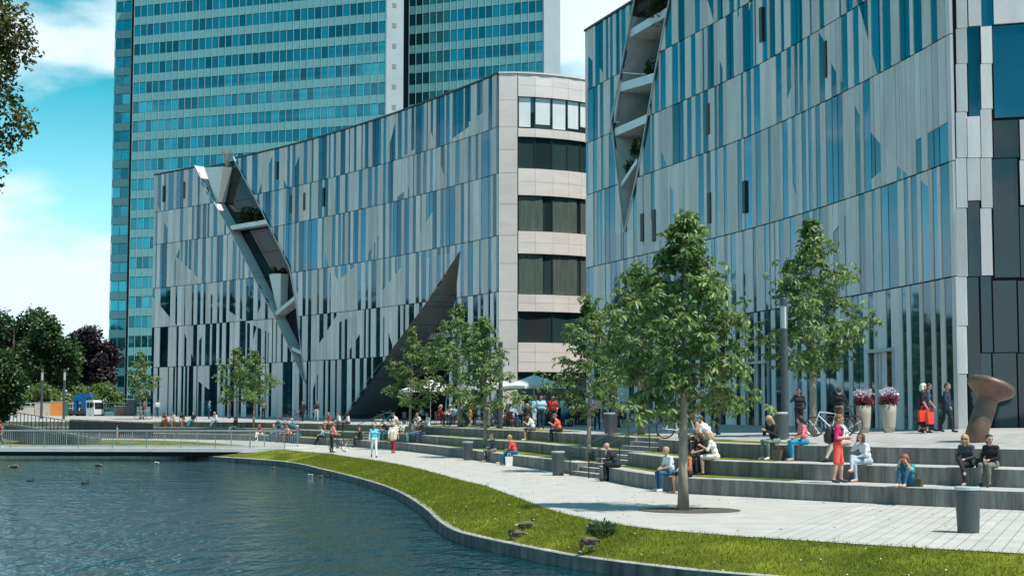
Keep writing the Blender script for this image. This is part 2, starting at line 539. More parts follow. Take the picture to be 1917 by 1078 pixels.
# lawn bank between promenade and pond, with a gentle hump
def frac_pts(c, n):
    return [c.at(c.L * k / (n - 1)) for k in range(n)]
NB = 300; MBK = 9
sP = [PROM.L * k / (NB - 1) for k in range(NB)]
lawn = MB()
gv = []
for k in range(NB):
    a = PROM.at(sP[k])
    d = np.linalg.norm(COPE.p - np.array([a.x, a.y]), axis=1)
    # matched point on the coping: blend of nearest point and equal fraction keeps rows from crossing
    sc = float(COPE.s[int(np.argmin(d))])
    gv.append((sP[k], sc))
ssm = np.array([g[1] for g in gv])
ssm = np.maximum.accumulate(ssm)
ker = np.ones(9) / 9
ssm = np.convolve(np.pad(ssm, 4, mode='edge'), ker, 'valid')
rows = []
for k in range(NB):
    a = PROM.at(sP[k]); b = COPE.at(float(ssm[k]))
    row = []
    for j in range(MBK):
        t = j / (MBK - 1)
        p = a.lerp(b, t)
        z = -0.012 + (ZC + 0.0 - 0.012 + 0.012) * (t ** 1.25) + 0.06 * math.sin(math.pi * t) * (0.6 + 0.4 * math.sin(k * 0.21 + j))
        z += 0.012 * math.sin(k * 1.7 + j * 2.1)
        row.append((p.x, p.y, z if 0 < j < MBK - 1 else (-0.012 if j == 0 else ZC - 0.02)))
    rows.append(row)
vs = [p for r in rows for p in r]
fs = [(k * MBK + j, k * MBK + j + 1, (k + 1) * MBK + j + 1, (k + 1) * MBK + j) for k in range(NB - 1) for j in range(MBK - 1)]
lawn.add(vs, [tuple(reversed(f)) for f in fs])
LAWN = lawn.build("lawn_bank", M_GRASS, smooth=True)
LAWN["kind"] = "structure"
LAWN_BVH = BVHTree.FromPolygons([Vector(v) for v in vs], fs)
GROUND_BVH.append(LAWN_BVH)

# pond edge wall of long concrete blocks
pw = empty("pond_wall", tuple(COPE.at(COPE.L / 2)), 0, "low curved concrete wall with pale coping holding the lawn above the pond", "wall")
pwl = Vector(pw.location)
def ribbon_block(c, s0, s1, depth, z0, z1, n=4, inset=0.0, org=Vector((0, 0, 0)), bev=0.0):
    """solid block following the curve: front on the curve, going back by depth"""
    mb = MB(); fr = []; bk = []
    for k in range(n + 1):
        s = s0 + (s1 - s0) * k / n
        p = c.at(s); nn = c.nrm(s)
        fr.append(p + nn * inset - org); bk.append(p - nn * depth - org)
    for k in range(n):
        a, b, cc, d = fr[k], fr[k + 1], bk[k + 1], bk[k]
        zb = bev
        v = [(*a[:2], z0), (*b[:2], z0), (*cc[:2], z0), (*d[:2], z0)]
        if bev:
            ai = a.lerp(d, bev / depth); bi = b.lerp(cc, bev / depth)
            v += [(*a[:2], z1 - bev), (*b[:2], z1 - bev), (*bi[:2], z1), (*cc[:2], z1), (*d[:2], z1), (*ai[:2], z1)]
            f = [(0, 1, 5, 4), (4, 5, 6, 9), (9, 6, 7, 8), (2, 3, 8, 7)]
            if k == 0: f.append((3, 0, 4, 9, 8))
            if k == n - 1: f.append((1, 2, 7, 6, 5))
        else:
            v += [(*a[:2], z1), (*b[:2], z1), (*cc[:2], z1), (*d[:2], z1)]
            f = [(0, 1, 5, 4), (4, 5, 6, 7), (2, 3, 7, 6)]
            if k == 0: f.append((3, 0, 4, 7))
            if k == n - 1: f.append((1, 2, 6, 5))
        mb.add(v, f)
    return mb
s = 0.0
while s < COPE.L - 0.5:
    e = min(COPE.L, s + 3.0)
    mb = ribbon_block(COPE, s + 0.004, e - 0.004, 0.30, -1.5, ZC + 0.03, 5, 0.0, pwl, bev=0.02)
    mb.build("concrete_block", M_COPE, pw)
    s = e

# --- stairs through the terraces
class Stair:
    def __init__(s, c, n, w):
        s.c = Vector((*c, 0)); s.n = Vector((*n, 0)).normalized(); s.t = Vector((-s.n.y, s.n.x, 0)); s.w = w
    def inside(s, p, pad=0.0):
        d = Vector((p[0], p[1], 0)) - s.c
        return abs(d.dot(s.t)) < s.w / 2 + pad and -2.0 < d.dot(s.n) < 5.0
STAIRS = [Stair((2.72, 57.6), (0.95, 0.30), 3.6), Stair((-11.2, 105.2), (0.90, 0.43), 2.6)]

def intervals(c):
    """parts of the curve outside the stairs"""
    out = []; cur = None; n = int(c.L / 0.1)
    for k in range(n + 1):
        s = c.L * k / n
        p = c.at(s)
        ins = any(st.inside(p) for st in STAIRS)
        if not ins and cur is None: cur = s
        if ins and cur is not None: out.append((cur, s)); cur = None
    if cur is not None: out.append((cur, c.L))
    return out

TNAMES = ["lowest", "middle", "topmost"]
E4 = Curve([tuple(p) for p in (E3.p[::6])], 0.4, -1)
for i, (c, z1) in enumerate(zip((E1, E2, E3), TIERZ)):
    z0 = z1 - 0.475
    root = empty("seating_terrace", tuple(c.at(c.L * 0.6)), 0,
                 f"{TNAMES[i]} of the three curved concrete seating steps between promenade and plaza", "terrace")
    org = Vector(root.location)
    for (a, b) in intervals(c):
        n = max(1, int(round((b - a) / 2.6)))
        for k in range(n):
            s0 = a + (b - a) * k / n; s1 = a + (b - a) * (k + 1) / n
            mb = ribbon_block(c, s0 + 0.006, s1 - 0.006, 0.62, z0 - 0.15, z1 + R.uniform(-0.003, 0.003), 5, R.uniform(-0.004, 0.004), org, bev=0.018)
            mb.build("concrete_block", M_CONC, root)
        # end walls beside the stairs
        for (se, sg) in ((a, 1), (b, -1)):
            if 0.5 < se < c.L - 0.5:
                p = c.at(se); nn = c.nrm(se); t = c.tan(se) * sg
                q0 = p + t * 0.13 - nn * 0.63; q1 = p + t * 0.13 - nn * 2.6
                mb = MB(); mb.bar(Vector((q0.x, q0.y, z1 / 1 - 0.24)) - org, Vector((q1.x, q1.y, z1 - 0.24)) - org, 0.24, 0.50)
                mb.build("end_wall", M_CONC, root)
    if i == 2:      # grass strip behind the topmost step
        N = 420; segs = []; mb = None
        for k in range(N):
            p0 = c.at(c.L * k / N); p1 = c.at(c.L * (k + 1) / N); n0 = c.nrm(c.L * k / N); n1 = c.nrm(c.L * (k + 1) / N)
            if any(st.inside((p0 + p1) / 2 - n0) for st in STAIRS) or p0.x > 8.3 or p0.x < -9 or (1.9 < p0.x < 3.4):
                if mb: mb.build("lawn_strip", M_GRASS, root)
                mb = None; continue
            mb = mb or MB()
            A = [p0 - n0 * 0.61 - org, p1 - n1 * 0.61 - org, p1 - n1 * 1.5 - org, p0 - n0 * 1.5 - org]
            mb.add([(a.x, a.y, 1.43 + (0.03 if q > 1 else 0.0)) for q, a in enumerate(A)], [(0, 1, 2, 3)])
        if mb: mb.build("lawn_strip", M_GRASS, root)
    # fill between this step and the next one: lawn in the middle stretch, paving at the right
    if i < 2:
        nx = (E2, E3)[i]
        N = 420
        for what, m, lo, hi in (("lawn_strip", M_GRASS, -1e9, 8.0), ("paving_strip", M_PAVE, 8.0, 1e9)):
            mb = None
            for k in range(N):
                pts = []
                ok = True
                for kk in (k, k + 1):
                    s = c.L * kk / N
                    p = c.at(s); nn = c.nrm(s)
                    d = np.linalg.norm(nx.p - np.array([p.x, p.y]), axis=1)
                    q = nx.p[int(np.argmin(d))]
                    q = Vector((q[0], q[1], 0))
                    pts.append((p - nn * 0.60, q - nn * 0.2))
                mid = (pts[0][0] + pts[1][1]) / 2
                if any(st.inside(mid) for st in STAIRS) or not (lo <= mid.x < hi):
                    if mb: mb.build(what, m, root)
                    mb = None; continue
                mb = mb or MB()
                z = z1 + (0.012 if what == "lawn_strip" else -0.004)
                mb.add([(*(pts[0][0] - org)[:2], z), (*(pts[1][0] - org)[:2], z), (*(pts[1][1] - org)[:2], z), (*(pts[0][1] - org)[:2], z)], [(0, 1, 2, 3)])
            if mb: mb.build(what, m, root)
    
for k, st in enumerate(STAIRS):
    root = empty("stairs", tuple(st.c), 0, ("wide concrete stairs with thin handrails right of the tall grey litter bin" if k == 0 else "far concrete stairs beside the woman in black sitting on the lowest step"), "stairs")
    nr = 9; rise = 1.425 / nr; tread = 0.345
    for j in range(nr):
        mb = MB()
        c = st.n * (tread * j + 0.9 + 0.1)
        M = Matrix(((st.t.x, st.n.x, 0, 0), (st.t.y, st.n.y, 0, 0), (0, 0, 1, 0), (0, 0, 0, 1)))
        x0 = tread * j + 0.05
        mb.box((0, x0 + (3.4 - x0) / 2, rise * (j + 1) / 2 + rise * j / 2), (st.w - 0.02, 3.4 - x0, rise), M)
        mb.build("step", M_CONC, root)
    for sx in (-0.28, 0.28) if k == 0 else (0.3,):
        mb = MB()
        tt = st.t * (st.w * sx)
        A = tt + st.n * (-0.25) + Vector((0, 0, 0.92)); B = tt + st.n * 3.3 + Vector((0, 0, 1.425 + 0.92)); Cc = tt + st.n * 4.0 + Vector((0, 0, 1.425 + 0.92))
        mb.tube([A, B, Cc], 0.022, 8)
        for q in (0.0, 0.34, 0.67, 1.0):
            p = A.lerp(B, q); g = max(0.0, min(1.425, math.ceil(max(0, (p - tt).dot(st.n)) / tread) * rise))
            mb.tube([(p.x, p.y, g), tuple(p)], 0.02, 8)
        mb.build("handrail", M_BLACKMETAL, root)

# plaza: rises gently from the top step to the buildings
PB = Curve([(x * 1.15, y * 1.15) for x, y in [(-60, 172), (-45, 157.5), (-35.5, 148.2), (-28.9, 142.2), (-24.4, 137.2), (-17.4, 129), (-9.6, 117.8), (-3.04, 106.8), (1.5, 103), (4.4, 99), (5.6, 92), (8.5, 82), (11.3, 73), (13.0, 66.2), (14.3, 60),
            (15.3, 54.2), (16.0, 52), (24, 51.6), (40, 51.0)]], 0.5, -1)
NP = 200; MP = 12
vs = []
key3 = [0, .2, .35, .5, .62, .72, .8, .86, .92, 1.0]
for k in range(NP):
    f = k / (NP - 1)
    a = E3.at(E3.L * f); na = E3.nrm(E3.L * f); a = a - na * 0.60
    # the matched building point: nearest by projecting along the curve normal
    d = np.linalg.norm(PB.p - np.array([a.x, a.y]), axis=1)
    vs.append((a, float(PB.s[int(np.argmin(d))])))
sm = np.maximum.accumulate(np.array([v[1] for v in vs])); sm[0] = 0
sm = np.convolve(np.pad(sm, 7, mode='edge'), np.ones(15) / 15, 'valid'); sm[-1] = PB.L; sm[0] = 0
pv = []
for k in range(NP):
    a = vs[k][0]; b = PB.at(float(sm[k]))
    for j in range(MP):
        t = j / (MP - 1); p = a.lerp(b, t)
        pv.append((p.x, p.y, 1.421 + 0.024 * min((b - a).length * t, 16.0)))
pf = [(k * MP + j, (k + 1) * MP + j, (k + 1) * MP + j + 1, k * MP + j + 1) for k in range(NP - 1) for j in range(MP - 1)]
mb = MB(); mb.add(pv, pf)
PLAZA = mb.build("plaza", M_PLAZA); PLAZA["kind"] = "structure"
GROUND_BVH.append(BVHTree.FromPolygons([Vector(v) for v in pv], pf))

# bands of slabs on the sunny right part of the plaza
n_pl = 0
pn = Vector((slab_dir.y, -slab_dir.x, 0))
for i in range(0, 40):
    for j in range(0, 5):
        o = Vector((6.0, 40.0, 0)) + pn * (i * 0.42) + slab_dir * (j * 3.4 + (i * 1.7) % 3.4)
        quad = [o + pn * 0.012, o + pn * 0.408, o + pn * 0.408 + slab_dir * 3.38, o + pn * 0.012 + slab_dir * 3.38]
        c = sum(quad, Vector()) / 4
        def ok(p):
            d = np.linalg.norm(E3.p - np.array([p.x, p.y]), axis=1); q = int(np.argmin(d)); s = float(E3.s[q])
            sd = (Vector((p.x, p.y, 0)) - E3.at(s)).dot(-E3.nrm(s))
            return sd > 0.63 and p.x < 20
        if not all(ok(p) for p in quad) or c.y > 53 or c.x > 17.5 or c.x < 7.0: continue
        zz = [ground_z(p.x, p.y) for p in quad]
        mb = MB(); mb.prism([(p.x, p.y) for p in quad], [z + 0.001 for z in zz], [z + 0.007 for z in zz])
        mb.build("paving_slab", M_PLAZA, PLAZA); n_pl += 1

# tree pits
def pit(name, c, rx, ry, z, m):
    mb = MB(); mb.add([(c[0] + rx * math.cos(a) * 1, c[1] + ry * math.sin(a), z) for a in [2 * math.pi * k / 40 for k in range(40)]], [tuple(range(40))])
    o = mb.build(name, m); o["kind"] = "structure"; return o

# left bank with reddish stones
left_bank = [(-70, 30), (-19.5, 30), (-20.5, 45), (-23.0, 60), (-24.6, 66), (-26.2, 74), (-27.6, 80), (-30.5, 86), (-36, 90), (-70, 96)]
sheet("left_bank", left_bank, -0.40, mat("bank_grass", (0.05, 0.07, 0.015), 0.95, var=0.4, scale=1.5, bump=0.5, bscale=30))
M_ROCK = mat("bank_stone", (0.30, 0.20, 0.16), 0.9, var=0.3, scale=3, bump=0.5, bscale=12, rnd=0.25)
bank_curve = Curve([p for p in left_bank[1:9]], 0.4, 1)
rk = 0
for k in range(46):
    s = bank_curve.L * (0.30 + 0.68 * k / 46)
    p = bank_curve.at(s)
    if W / 2 + F * p.x / p.y < -25: continue
    p = p + Vector((R.uniform(-0.8, 0.5), R.uniform(-0.4, 0.4), 0))
    mb = MB(); sz = R.uniform(0.25, 0.6)
    vv = []
    bm = bmesh.new(); bmesh.ops.create_icosphere(bm, subdivisions=1, radius=1.0)
    for v in bm.verts:
        v.co = Vector((v.co.x * sz * R.uniform(0.8, 1.3), v.co.y * sz * R.uniform(0.7, 1.1), v.co.z * sz * R.uniform(0.4, 0.7)))
    me = bpy.data.meshes.new("bank_stone"); bm.to_mesh(me); bm.free()
    o = link("bank_stone", me, M_ROCK, None, (p.x, p.y, -0.62 + R.uniform(0, 0.25)))
    tag(o, "reddish rough stone in the heap along the left pond bank", "stone", "stones along the left pond bank")

# ------------------------------------------------------------------ buildings
M_STONE = mat("facade_stone", (0.76, 0.71, 0.705), 0.7, var=0.12, scale=1.2, stretch=(1, 1, 0.25), isl=True, rnd=0.16, bump=0.05, bscale=12)
M_STONE_END = mat("end_wall_stone", (0.72, 0.65, 0.62), 0.8, var=0.07, scale=0.9, stretch=(0.6, 0.6, 2.5), rnd=0.04, bump=0.05, bscale=15)
M_TRIM = mat("pale_metal_trim", (0.55, 0.57, 0.58), 0.4, metal=0.3, var=0.08, scale=2)
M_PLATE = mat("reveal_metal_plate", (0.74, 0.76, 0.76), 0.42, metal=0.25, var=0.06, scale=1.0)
M_PLATE_DARK = mat("dark_metal_plate", (0.27, 0.28, 0.285), 0.45, metal=0.1, var=0.15, scale=0.7)
M_CONCPLATE = mat("reveal_concrete", (0.58, 0.59, 0.58), 0.8, var=0.12, scale=1.2, bump=0.05)

def glass_mat(name, col, ior=2.2, rough=0.04, rnd=0.3, wob=0.012, metal=0.0):
    m = bpy.data.materials.new(name); m.use_nodes = True
    n = m.node_tree; b = n.nodes["Principled BSDF"]
    b.inputs["Roughness"].default_value = rough
    b.inputs["IOR"].default_value = ior
    b.inputs["Metallic"].default_value = metal
    oi = n.nodes.new("ShaderNodeObjectInfo")
    ge = n.nodes.new("ShaderNodeNewGeometry")
    ad = n.nodes.new("ShaderNodeMath"); ad.operation = 'ADD'
    n.links.new(oi.outputs["Random"], ad.inputs[0]); n.links.new(ge.outputs["Random Per Island"], ad.inputs[1])
    fr = n.nodes.new("ShaderNodeMath"); fr.operation = 'FRACT'; n.links.new(ad.outputs[0], fr.inputs[0])
    mr = n.nodes.new("ShaderNodeMapRange"); mr.inputs[3].default_value = 1 - rnd; mr.inputs[4].default_value = 1 + rnd
    n.links.new(fr.outputs[0], mr.inputs[0])
    hs = n.nodes.new("ShaderNodeHueSaturation"); hs.inputs["Color"].default_value = (*col, 1)
    n.links.new(mr.outputs[0], hs.inputs["Value"]); n.links.new(hs.outputs[0], b.inputs["Base Color"])
    tc = n.nodes.new("ShaderNodeTexCoord")
    no = n.nodes.new("ShaderNodeTexNoise"); no.inputs["Scale"].default_value = 0.5; no.inputs["Detail"].default_value = 1.0
    n.links.new(tc.outputs["Object"], no.inputs["Vector"])
    bp = n.nodes.new("ShaderNodeBump"); bp.inputs["Strength"].default_value = 1.0; bp.inputs["Distance"].default_value = wob
    n.links.new(no.outputs["Fac"], bp.inputs["Height"]); n.links.new(bp.outputs[0], b.inputs["Normal"])
    MATS[name] = m
    return m
M_GLASS = glass_mat("facade_glass", (0.022, 0.115, 0.18), 1.6, metal=0.72, rnd=0.5)
M_GLASS_R = glass_mat("facade_glass_right", (0.032, 0.15, 0.215), 1.6, metal=0.72, rnd=0.45)
M_GLASS_END = glass_mat("end_window_glass", (0.025, 0.05, 0.052), 1.9, rnd=0.6)
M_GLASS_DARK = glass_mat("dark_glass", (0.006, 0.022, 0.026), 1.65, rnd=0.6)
M_GLASS_CLEFT = glass_mat("cleft_glass", (0.003, 0.012, 0.015), 1.35, rnd=0.6)
M_BLIND = mat("white_roller_blind", (0.75, 0.78, 0.78), 0.35, var=0.05, scale=1, ior=1.6)

class Facade:
    def __init__(s, root, curve):
        s.root = root; s.c = curve; s.org = Vector(root.location)
    def pos(s, u, z, off):
        p = s.c.at(u) + s.c.nrm(u) * off
        return Vector((p.x, p.y, z)) - s.org
    def prism(s, poly, front, back, mb=None):
        """panel from a polygon in (arc length, z), between two offsets from the curve"""
        mb = mb or MB(); n = len(poly)
        if area2(poly) < 0: poly = poly[::-1]
        vs = [s.pos(u, z, front) for u, z in poly] + [s.pos(u, z, back) for u, z in poly]
        fs = [tuple(range(n)), tuple(reversed(range(n, 2 * n)))] + [((i + 1) % n, i, i + n, (i + 1) % n + n) for i in range(n)]
        mb.add(vs, fs)
        return mb
    def rect_px(s, x0, x1, y0, y1):
        """pixel rectangle -> upright rectangle on the facade"""
        ym = (y0 + y1) / 2
        a = s.c.s_at_px(x0, ym); b = s.c.s_at_px(x1, ym)
        m = s.c.s_at_px((x0 + x1) / 2, ym)
        yy = s.c.at(m).y
        def zz(py):
            r = ray((x0 + x1) / 2, py); return CAMZ + r.z / r.y * yy
        return a, b, zz(y1), zz(y0)
    def box_px(s, name, x0, x1, y0, y1, front, back, m, parent=None, g=0.0):
        a, b, z0, z1 = s.rect_px(x0, x1, y0, y1)
        mb = s.prism([(a + g, z0 + g), (b - g, z0 + g), (b - g, z1 - g), (a + g, z1 - g)], front, back)
        return mb.build(name, m, parent or s.root)

def polyline_at(pts, z):
    """s on a list of (s, z) sorted by z"""
    zs = [p[1] for p in pts]; ss = [p[0] for p in pts]
    return float(np.interp(z, zs, ss))

def striped(fc, levels, seed, stone, glass, openings, diags, wst, wgl, s_range=None, jit=0.6, extra=None):
    """rows of stone and glass strips; openings is a list of (left, right) polylines in (s, z)"""
    rr = random.Random(seed)
    L0, L1 = s_range or (0.0, fc.c.L)
    persist = []
    gl = []; so = []
    for fl in range(len(levels) - 1):
        z0, z1 = levels[fl] + 0.03, levels[fl + 1] - 0.03
        # strip boundaries: a third of the glass strips carry on from the storey below
        strips = []
        s = L0; isg = rr.random() < 0.5
        while s < L1 - 0.05:
            w = rr.choice(wgl) if isg else rr.choice(wst)
            w *= rr.uniform(0.85, 1.15)
            if persist and rr.random() < 0.45:
                near = [b for b in persist if 0.22 < b - s < 1.3]
                if near: w = min(near, key=lambda b: abs(b - s - w)) - s
            e = min(L1, s + w)
            if L1 - e < 0.2: e = L1
            strips.append((s, e, isg))
            s = e
            if isg and rr.random() < 0.22: isg = True
            elif (not isg) and rr.random() < 0.18: isg = False
            else: isg = not isg
        persist = [b for (_, b, _) in strips]
        for (a, b, g) in strips:
            polys = [([(a + (0.034 if g else 0.012), z0), (b - (0.034 if g else 0.012), z0), (b - (0.034 if g else 0.012), z1), (a + (0.034 if g else 0.012), z1)], g)]
            if g:
                for (p, q, keep_above) in diags:
                    mid = (a + b) / 2
                    if not (min(p[0], q[0]) - 0.05 <= mid <= max(p[0], q[0]) + 0.05): continue
                    if p[0] > q[0]: p, q = q, p
                    new = []
                    for (poly, gg) in polys:
                        if not gg: new.append((poly, gg)); continue
                        zc = [t[1] for t in poly]
                        zl = p[1] + (q[1] - p[1]) * (mid - p[0]) / max(1e-6, q[0] - p[0])
                        if zl <= min(zc) or zl >= max(zc): new.append((poly, gg)); continue
                        up = clip_half(poly, p, q, True); dn = clip_half(poly, p, q, False)
                        if up: new.append((up, keep_above))
                        if dn: new.append((dn, not keep_above))
                    polys = new
            for (poly, gg) in polys:
                parts = [poly]
                for (lf, rt) in openings:
                    zb = max(z0, min(lf[0][1], rt[0][1])); zt = min(z1, max(lf[-1][1], rt[-1][1]))
                    if zt <= zb: continue
                    nxt = []
                    for pp in parts:
                        smin = min(t[0] for t in pp); smax = max(t[0] for t in pp)
                        lz = [polyline_at(lf, zb), polyline_at(lf, zt)]; rz_ = [polyline_at(rt, zb), polyline_at(rt, zt)]
                        if smax < min(lz) or smin > max(rz_): nxt.append(pp); continue
                        pieces = []
                        if zb > z0 + 0.02:
                            lo = clip_half(pp, (L0 - 9, zb), (L1 + 9, zb), False)
                            if lo: pieces.append(lo)
                            pp = clip_half(pp, (L0 - 9, zb), (L1 + 9, zb), True)
                        if pp and zt < z1 - 0.02:
                            hi = clip_half(pp, (L0 - 9, zt), (L1 + 9, zt), True)
                            if hi: pieces.append(hi)
                            pp = clip_half(pp, (L0 - 9, zt), (L1 + 9, zt), False)
                        if pp:
                            l = clip_half(pp, (lz[0], zb), (lz[1], zt), True)
                            if l: pieces.append(l)
                            r_ = clip_half(pp, (rz_[0], zb), (rz_[1], zt), False)
                            if r_: pieces.append(r_)
                        nxt += pieces
                    parts = nxt
                for pp in parts:
                    if abs(area2(pp)) < 0.06: continue
                    (gl if gg else so).append(pp)
    for lst, nm, m_, fr_, lim in ((gl, "glass_pane", glass, 0.0, 296), (so, "stone_panel", stone, 0.028, 275)):
        # the panels that show largest are parts of their own, the small remainder is one part
        lst.sort(key=lambda p: -abs(area2(p)) / fc.c.at(sum(t[0] for t in p) / len(p)).length ** 2)
        for pp in lst[:lim]: fc.prism(pp, fr_, -0.10).build(nm, m_, fc.root)
        if len(lst) > lim:
            rest = MB()
            for pp in lst[lim:]: fc.prism(pp, fr_, -0.10, rest)
            rest.build(nm, m_, fc.root)["kind"] = "stuff"
    return len(gl), len(so)

def backing(fc, levels, openings, s_range=None, step=0.8, off=-0.09):
    """dark wall behind the panels, leaving the openings free"""
    L0, L1 = s_range or (0.0, fc.c.L)
    mb = MB()
    zs = sorted(set([levels[0], levels[-1]] + [levels[0] + k * 0.8 for k in range(int((levels[-1] - levels[0]) / 0.8) + 1)]))
    n = int((L1 - L0) / step)
    for i in range(len(zs) - 1):
        z0, z1 = zs[i], zs[i + 1]
        cuts = []
        for (lf, rt) in openings:
            zb = max(z0, lf[0][1], rt[0][1]); zt = min(z1, lf[-1][1], rt[-1][1])
            if zt > zb:
                cuts.append((min(polyline_at(lf, z0), polyline_at(lf, z1)), max(polyline_at(rt, z0), polyline_at(rt, z1)), (lf, rt)))
        segs = [(L0 + (L1 - L0) * k / n, L0 + (L1 - L0) * (k + 1) / n) for k in range(n)]
        for (a, b) in segs:
            polys = [[(a, z0), (b, z0), (b, z1), (a, z1)]]
            for (c0, c1, (lf, rt)) in cuts:
                nx = []
                for pp in polys:
                    l = clip_half(pp, (polyline_at(lf, z0), z0), (polyline_at(lf, z1), z1), True)
                    r_ = clip_half(pp, (polyline_at(rt, z0), z0), (polyline_at(rt, z1), z1), False)
                    if l: nx.append(l)
                    if r_: nx.append(r_)
                polys = nx
            for pp in polys:
                if area2(pp) < 0: pp = pp[::-1]
                mb.add([fc.pos(u, z, off) for u, z in pp], [tuple(range(len(pp)))])
    return mb.build("inner_wall", M_DARK, fc.root)

def opening_px(fc, left_px, right_px):
    lf = sorted([fc.c.sz(*p) for p in left_px], key=lambda t: t[1])
    rt = sorted([fc.c.sz(*p) for p in right_px], key=lambda t: t[1])
    return lf, rt

def recess(fc, op, depth, m_rev, m_back, levels, cols=3, trim=True):
    lf, rt = op
    z0 = max(lf[0][1], rt[0][1]); z1 = min(lf[-1][1], rt[-1][1])
    zs = sorted(set([z0, z1] + [z for z in levels if z0 < z < z1] + [p[1] for p in lf + rt if z0 < p[1] < z1]))
    zs = [z for i, z in enumerate(zs) if i == 0 or z - zs[i - 1] > 0.3 or z == z1]
    for i in range(len(zs) - 1):
        za, zb = zs[i], zs[i + 1]
        sa, sb = polyline_at(lf, za), polyline_at(lf, zb)
        ta, tb = polyline_at(rt, za), polyline_at(rt, zb)
        g = 0.012
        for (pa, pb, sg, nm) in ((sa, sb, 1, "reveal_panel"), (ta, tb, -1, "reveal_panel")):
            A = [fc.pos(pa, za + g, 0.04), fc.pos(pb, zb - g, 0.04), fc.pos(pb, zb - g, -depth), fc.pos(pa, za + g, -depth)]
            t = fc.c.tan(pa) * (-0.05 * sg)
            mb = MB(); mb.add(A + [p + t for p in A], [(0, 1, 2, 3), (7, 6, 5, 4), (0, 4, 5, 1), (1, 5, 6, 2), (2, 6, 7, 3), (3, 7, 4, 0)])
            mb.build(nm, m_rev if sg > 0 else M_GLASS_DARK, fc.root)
        for k in range(cols):
            f0, f1 = k / cols, (k + 1) / cols
            quad = [(sa + (ta - sa) * f0 + 0.02, za + 0.02), (sa + (ta - sa) * f1 - 0.02, za + 0.02), (sb + (tb - sb) * f1 - 0.02, zb - 0.02), (sb + (tb - sb) * f0 + 0.02, zb - 0.02)]
            if abs(area2(quad)) < 0.15: continue
            fc.prism(quad, -depth + 0.02, -depth - 0.08).build("recess_glass_pane", m_back, fc.root)
    if trim:
        for pl in (lf, rt):
            mb = MB()
            pts = [fc.pos(p[0], p[1], 0.07) for p in pl]
            for a, b in zip(pts[:-1], pts[1:]): mb.bar(a, b, 0.09, 0.09)
            mb.build("edge_trim", M_TRIM, fc.root)

def slab_in(fc, op, z, depth, th, m, back=0.0, tilt=0.0):
    """shelf across an opening"""
    lf, rt = op
    a, b = polyline_at(lf, z), polyline_at(rt, z)
    mb = MB()
    A = [fc.pos(a, z, -back), fc.pos(b, z + tilt, -back), fc.pos(b, z + tilt, -depth), fc.pos(a, z, -depth)]
    up = Vector((0, 0, th))
    mb.add(A + [p + up for p in A], [(3, 2, 1, 0), (4, 5, 6, 7), (0, 1, 5, 4), (1, 2, 6, 5), (2, 3, 7, 6), (3, 0, 4, 7)])
    return mb.build("planter_shelf", m, fc.root)

def roof_and_body(fc, levels, back_pts, notch=None, setback=6.2):
    """set-back solid core and the roof sheet"""
    c = fc.c
    n = 60
    fr = [c.at(c.L * k / n) for k in range(n + 1)]
    core = [(p - c.nrm(c.L * k / n) * setback) for k, p in enumerate(fr)]
    poly = [(p.x - fc.org.x, p.y - fc.org.y) for p in core] + [(p[0] - fc.org.x, p[1] - fc.org.y) for p in back_pts]
    if area2(poly) < 0: poly = poly[::-1]
    mb = MB(); mb.prism(poly, levels[0] - fc.org.z, levels[-1] - 0.4 - fc.org.z)
    mb.build("core", M_DARK, fc.root)
    mb = MB(); mc = MB()
    for k in range(n):
        s0, s1 = c.L * k / n, c.L * (k + 1) / n
        if notch and notch[0] < (s0 + s1) / 2 < notch[1]:
            if mc.v: mc.build("parapet_cap", M_BLACKMETAL, fc.root); mc = MB()
            continue
        A = [fc.pos(s0, levels[-1] - 0.25, 0.0), fc.pos(s1, levels[-1] - 0.25, 0.0), fc.pos(s1, levels[-1] - 0.25, -setback - 0.3), fc.pos(s0, levels[-1] - 0.25, -setback - 0.3)]
        mb.add(A, [(0, 1, 2, 3)])
        B = [fc.pos(s0, levels[-1], 0.10), fc.pos(s1, levels[-1], 0.10), fc.pos(s1, levels[-1], -0.25), fc.pos(s0, levels[-1], -0.25)]
        up = Vector((0, 0, 0.14))
        mc.add(B + [p + up for p in B], [(3, 2, 1, 0), (4, 5, 6, 7), (0, 1, 5, 4), (1, 2, 6, 5), (2, 3, 7, 6), (3, 0, 4, 7)])
    mb.build("roof", M_DARK, fc.root)
    mc.build("parapet_cap", M_BLACKMETAL, fc.root)

# --- left block: concave striped facade
BZ = 1.5
K = 1.15
def kc(pts): return [(x * K, y * K) for x, y in pts]
LC = Curve(kc([(-34.0, 146.0), (-28.9, 141.0), (-24.4, 136.0), (-17.4, 127.7), (-9.6, 116.5), (-3.04, 105.4), (-0.89, 101.3)]), 0.4, -1)
LBL = empty("office_building", (-12, 121, 1.5), 0, "striped stone and glass building with a slanting planted cleft in front of the tower", "building")
FL = Facade(LBL, LC)
LV = [BZ] + [v * K + CAMZ for v in (3.98, 7.72, 11.42, 15.56, 18.65, 22.2)]
opA = opening_px(FL, [(365, 310), (385, 349), (402, 379), (425, 420), (454, 474), (497, 559), (514, 589), (543, 650), (573, 718)],
                 [(438, 294), (442, 304), (483, 379), (506, 425), (543, 500), (550, 540), (556, 572), (563, 642), (567, 671), (574, 719)])
opB = opening_px(FL, [(861, 471), (794, 573), (690, 710), (646, 778), (640, 787)], [(862, 471), (854, 544), (846, 599), (838, 700), (833, 778), (832, 790)])
def dpx(fc, lst):
    return [(fc.c.sz(a, b), fc.c.sz(c, d), k) for (a, b, c, d, k) in lst]
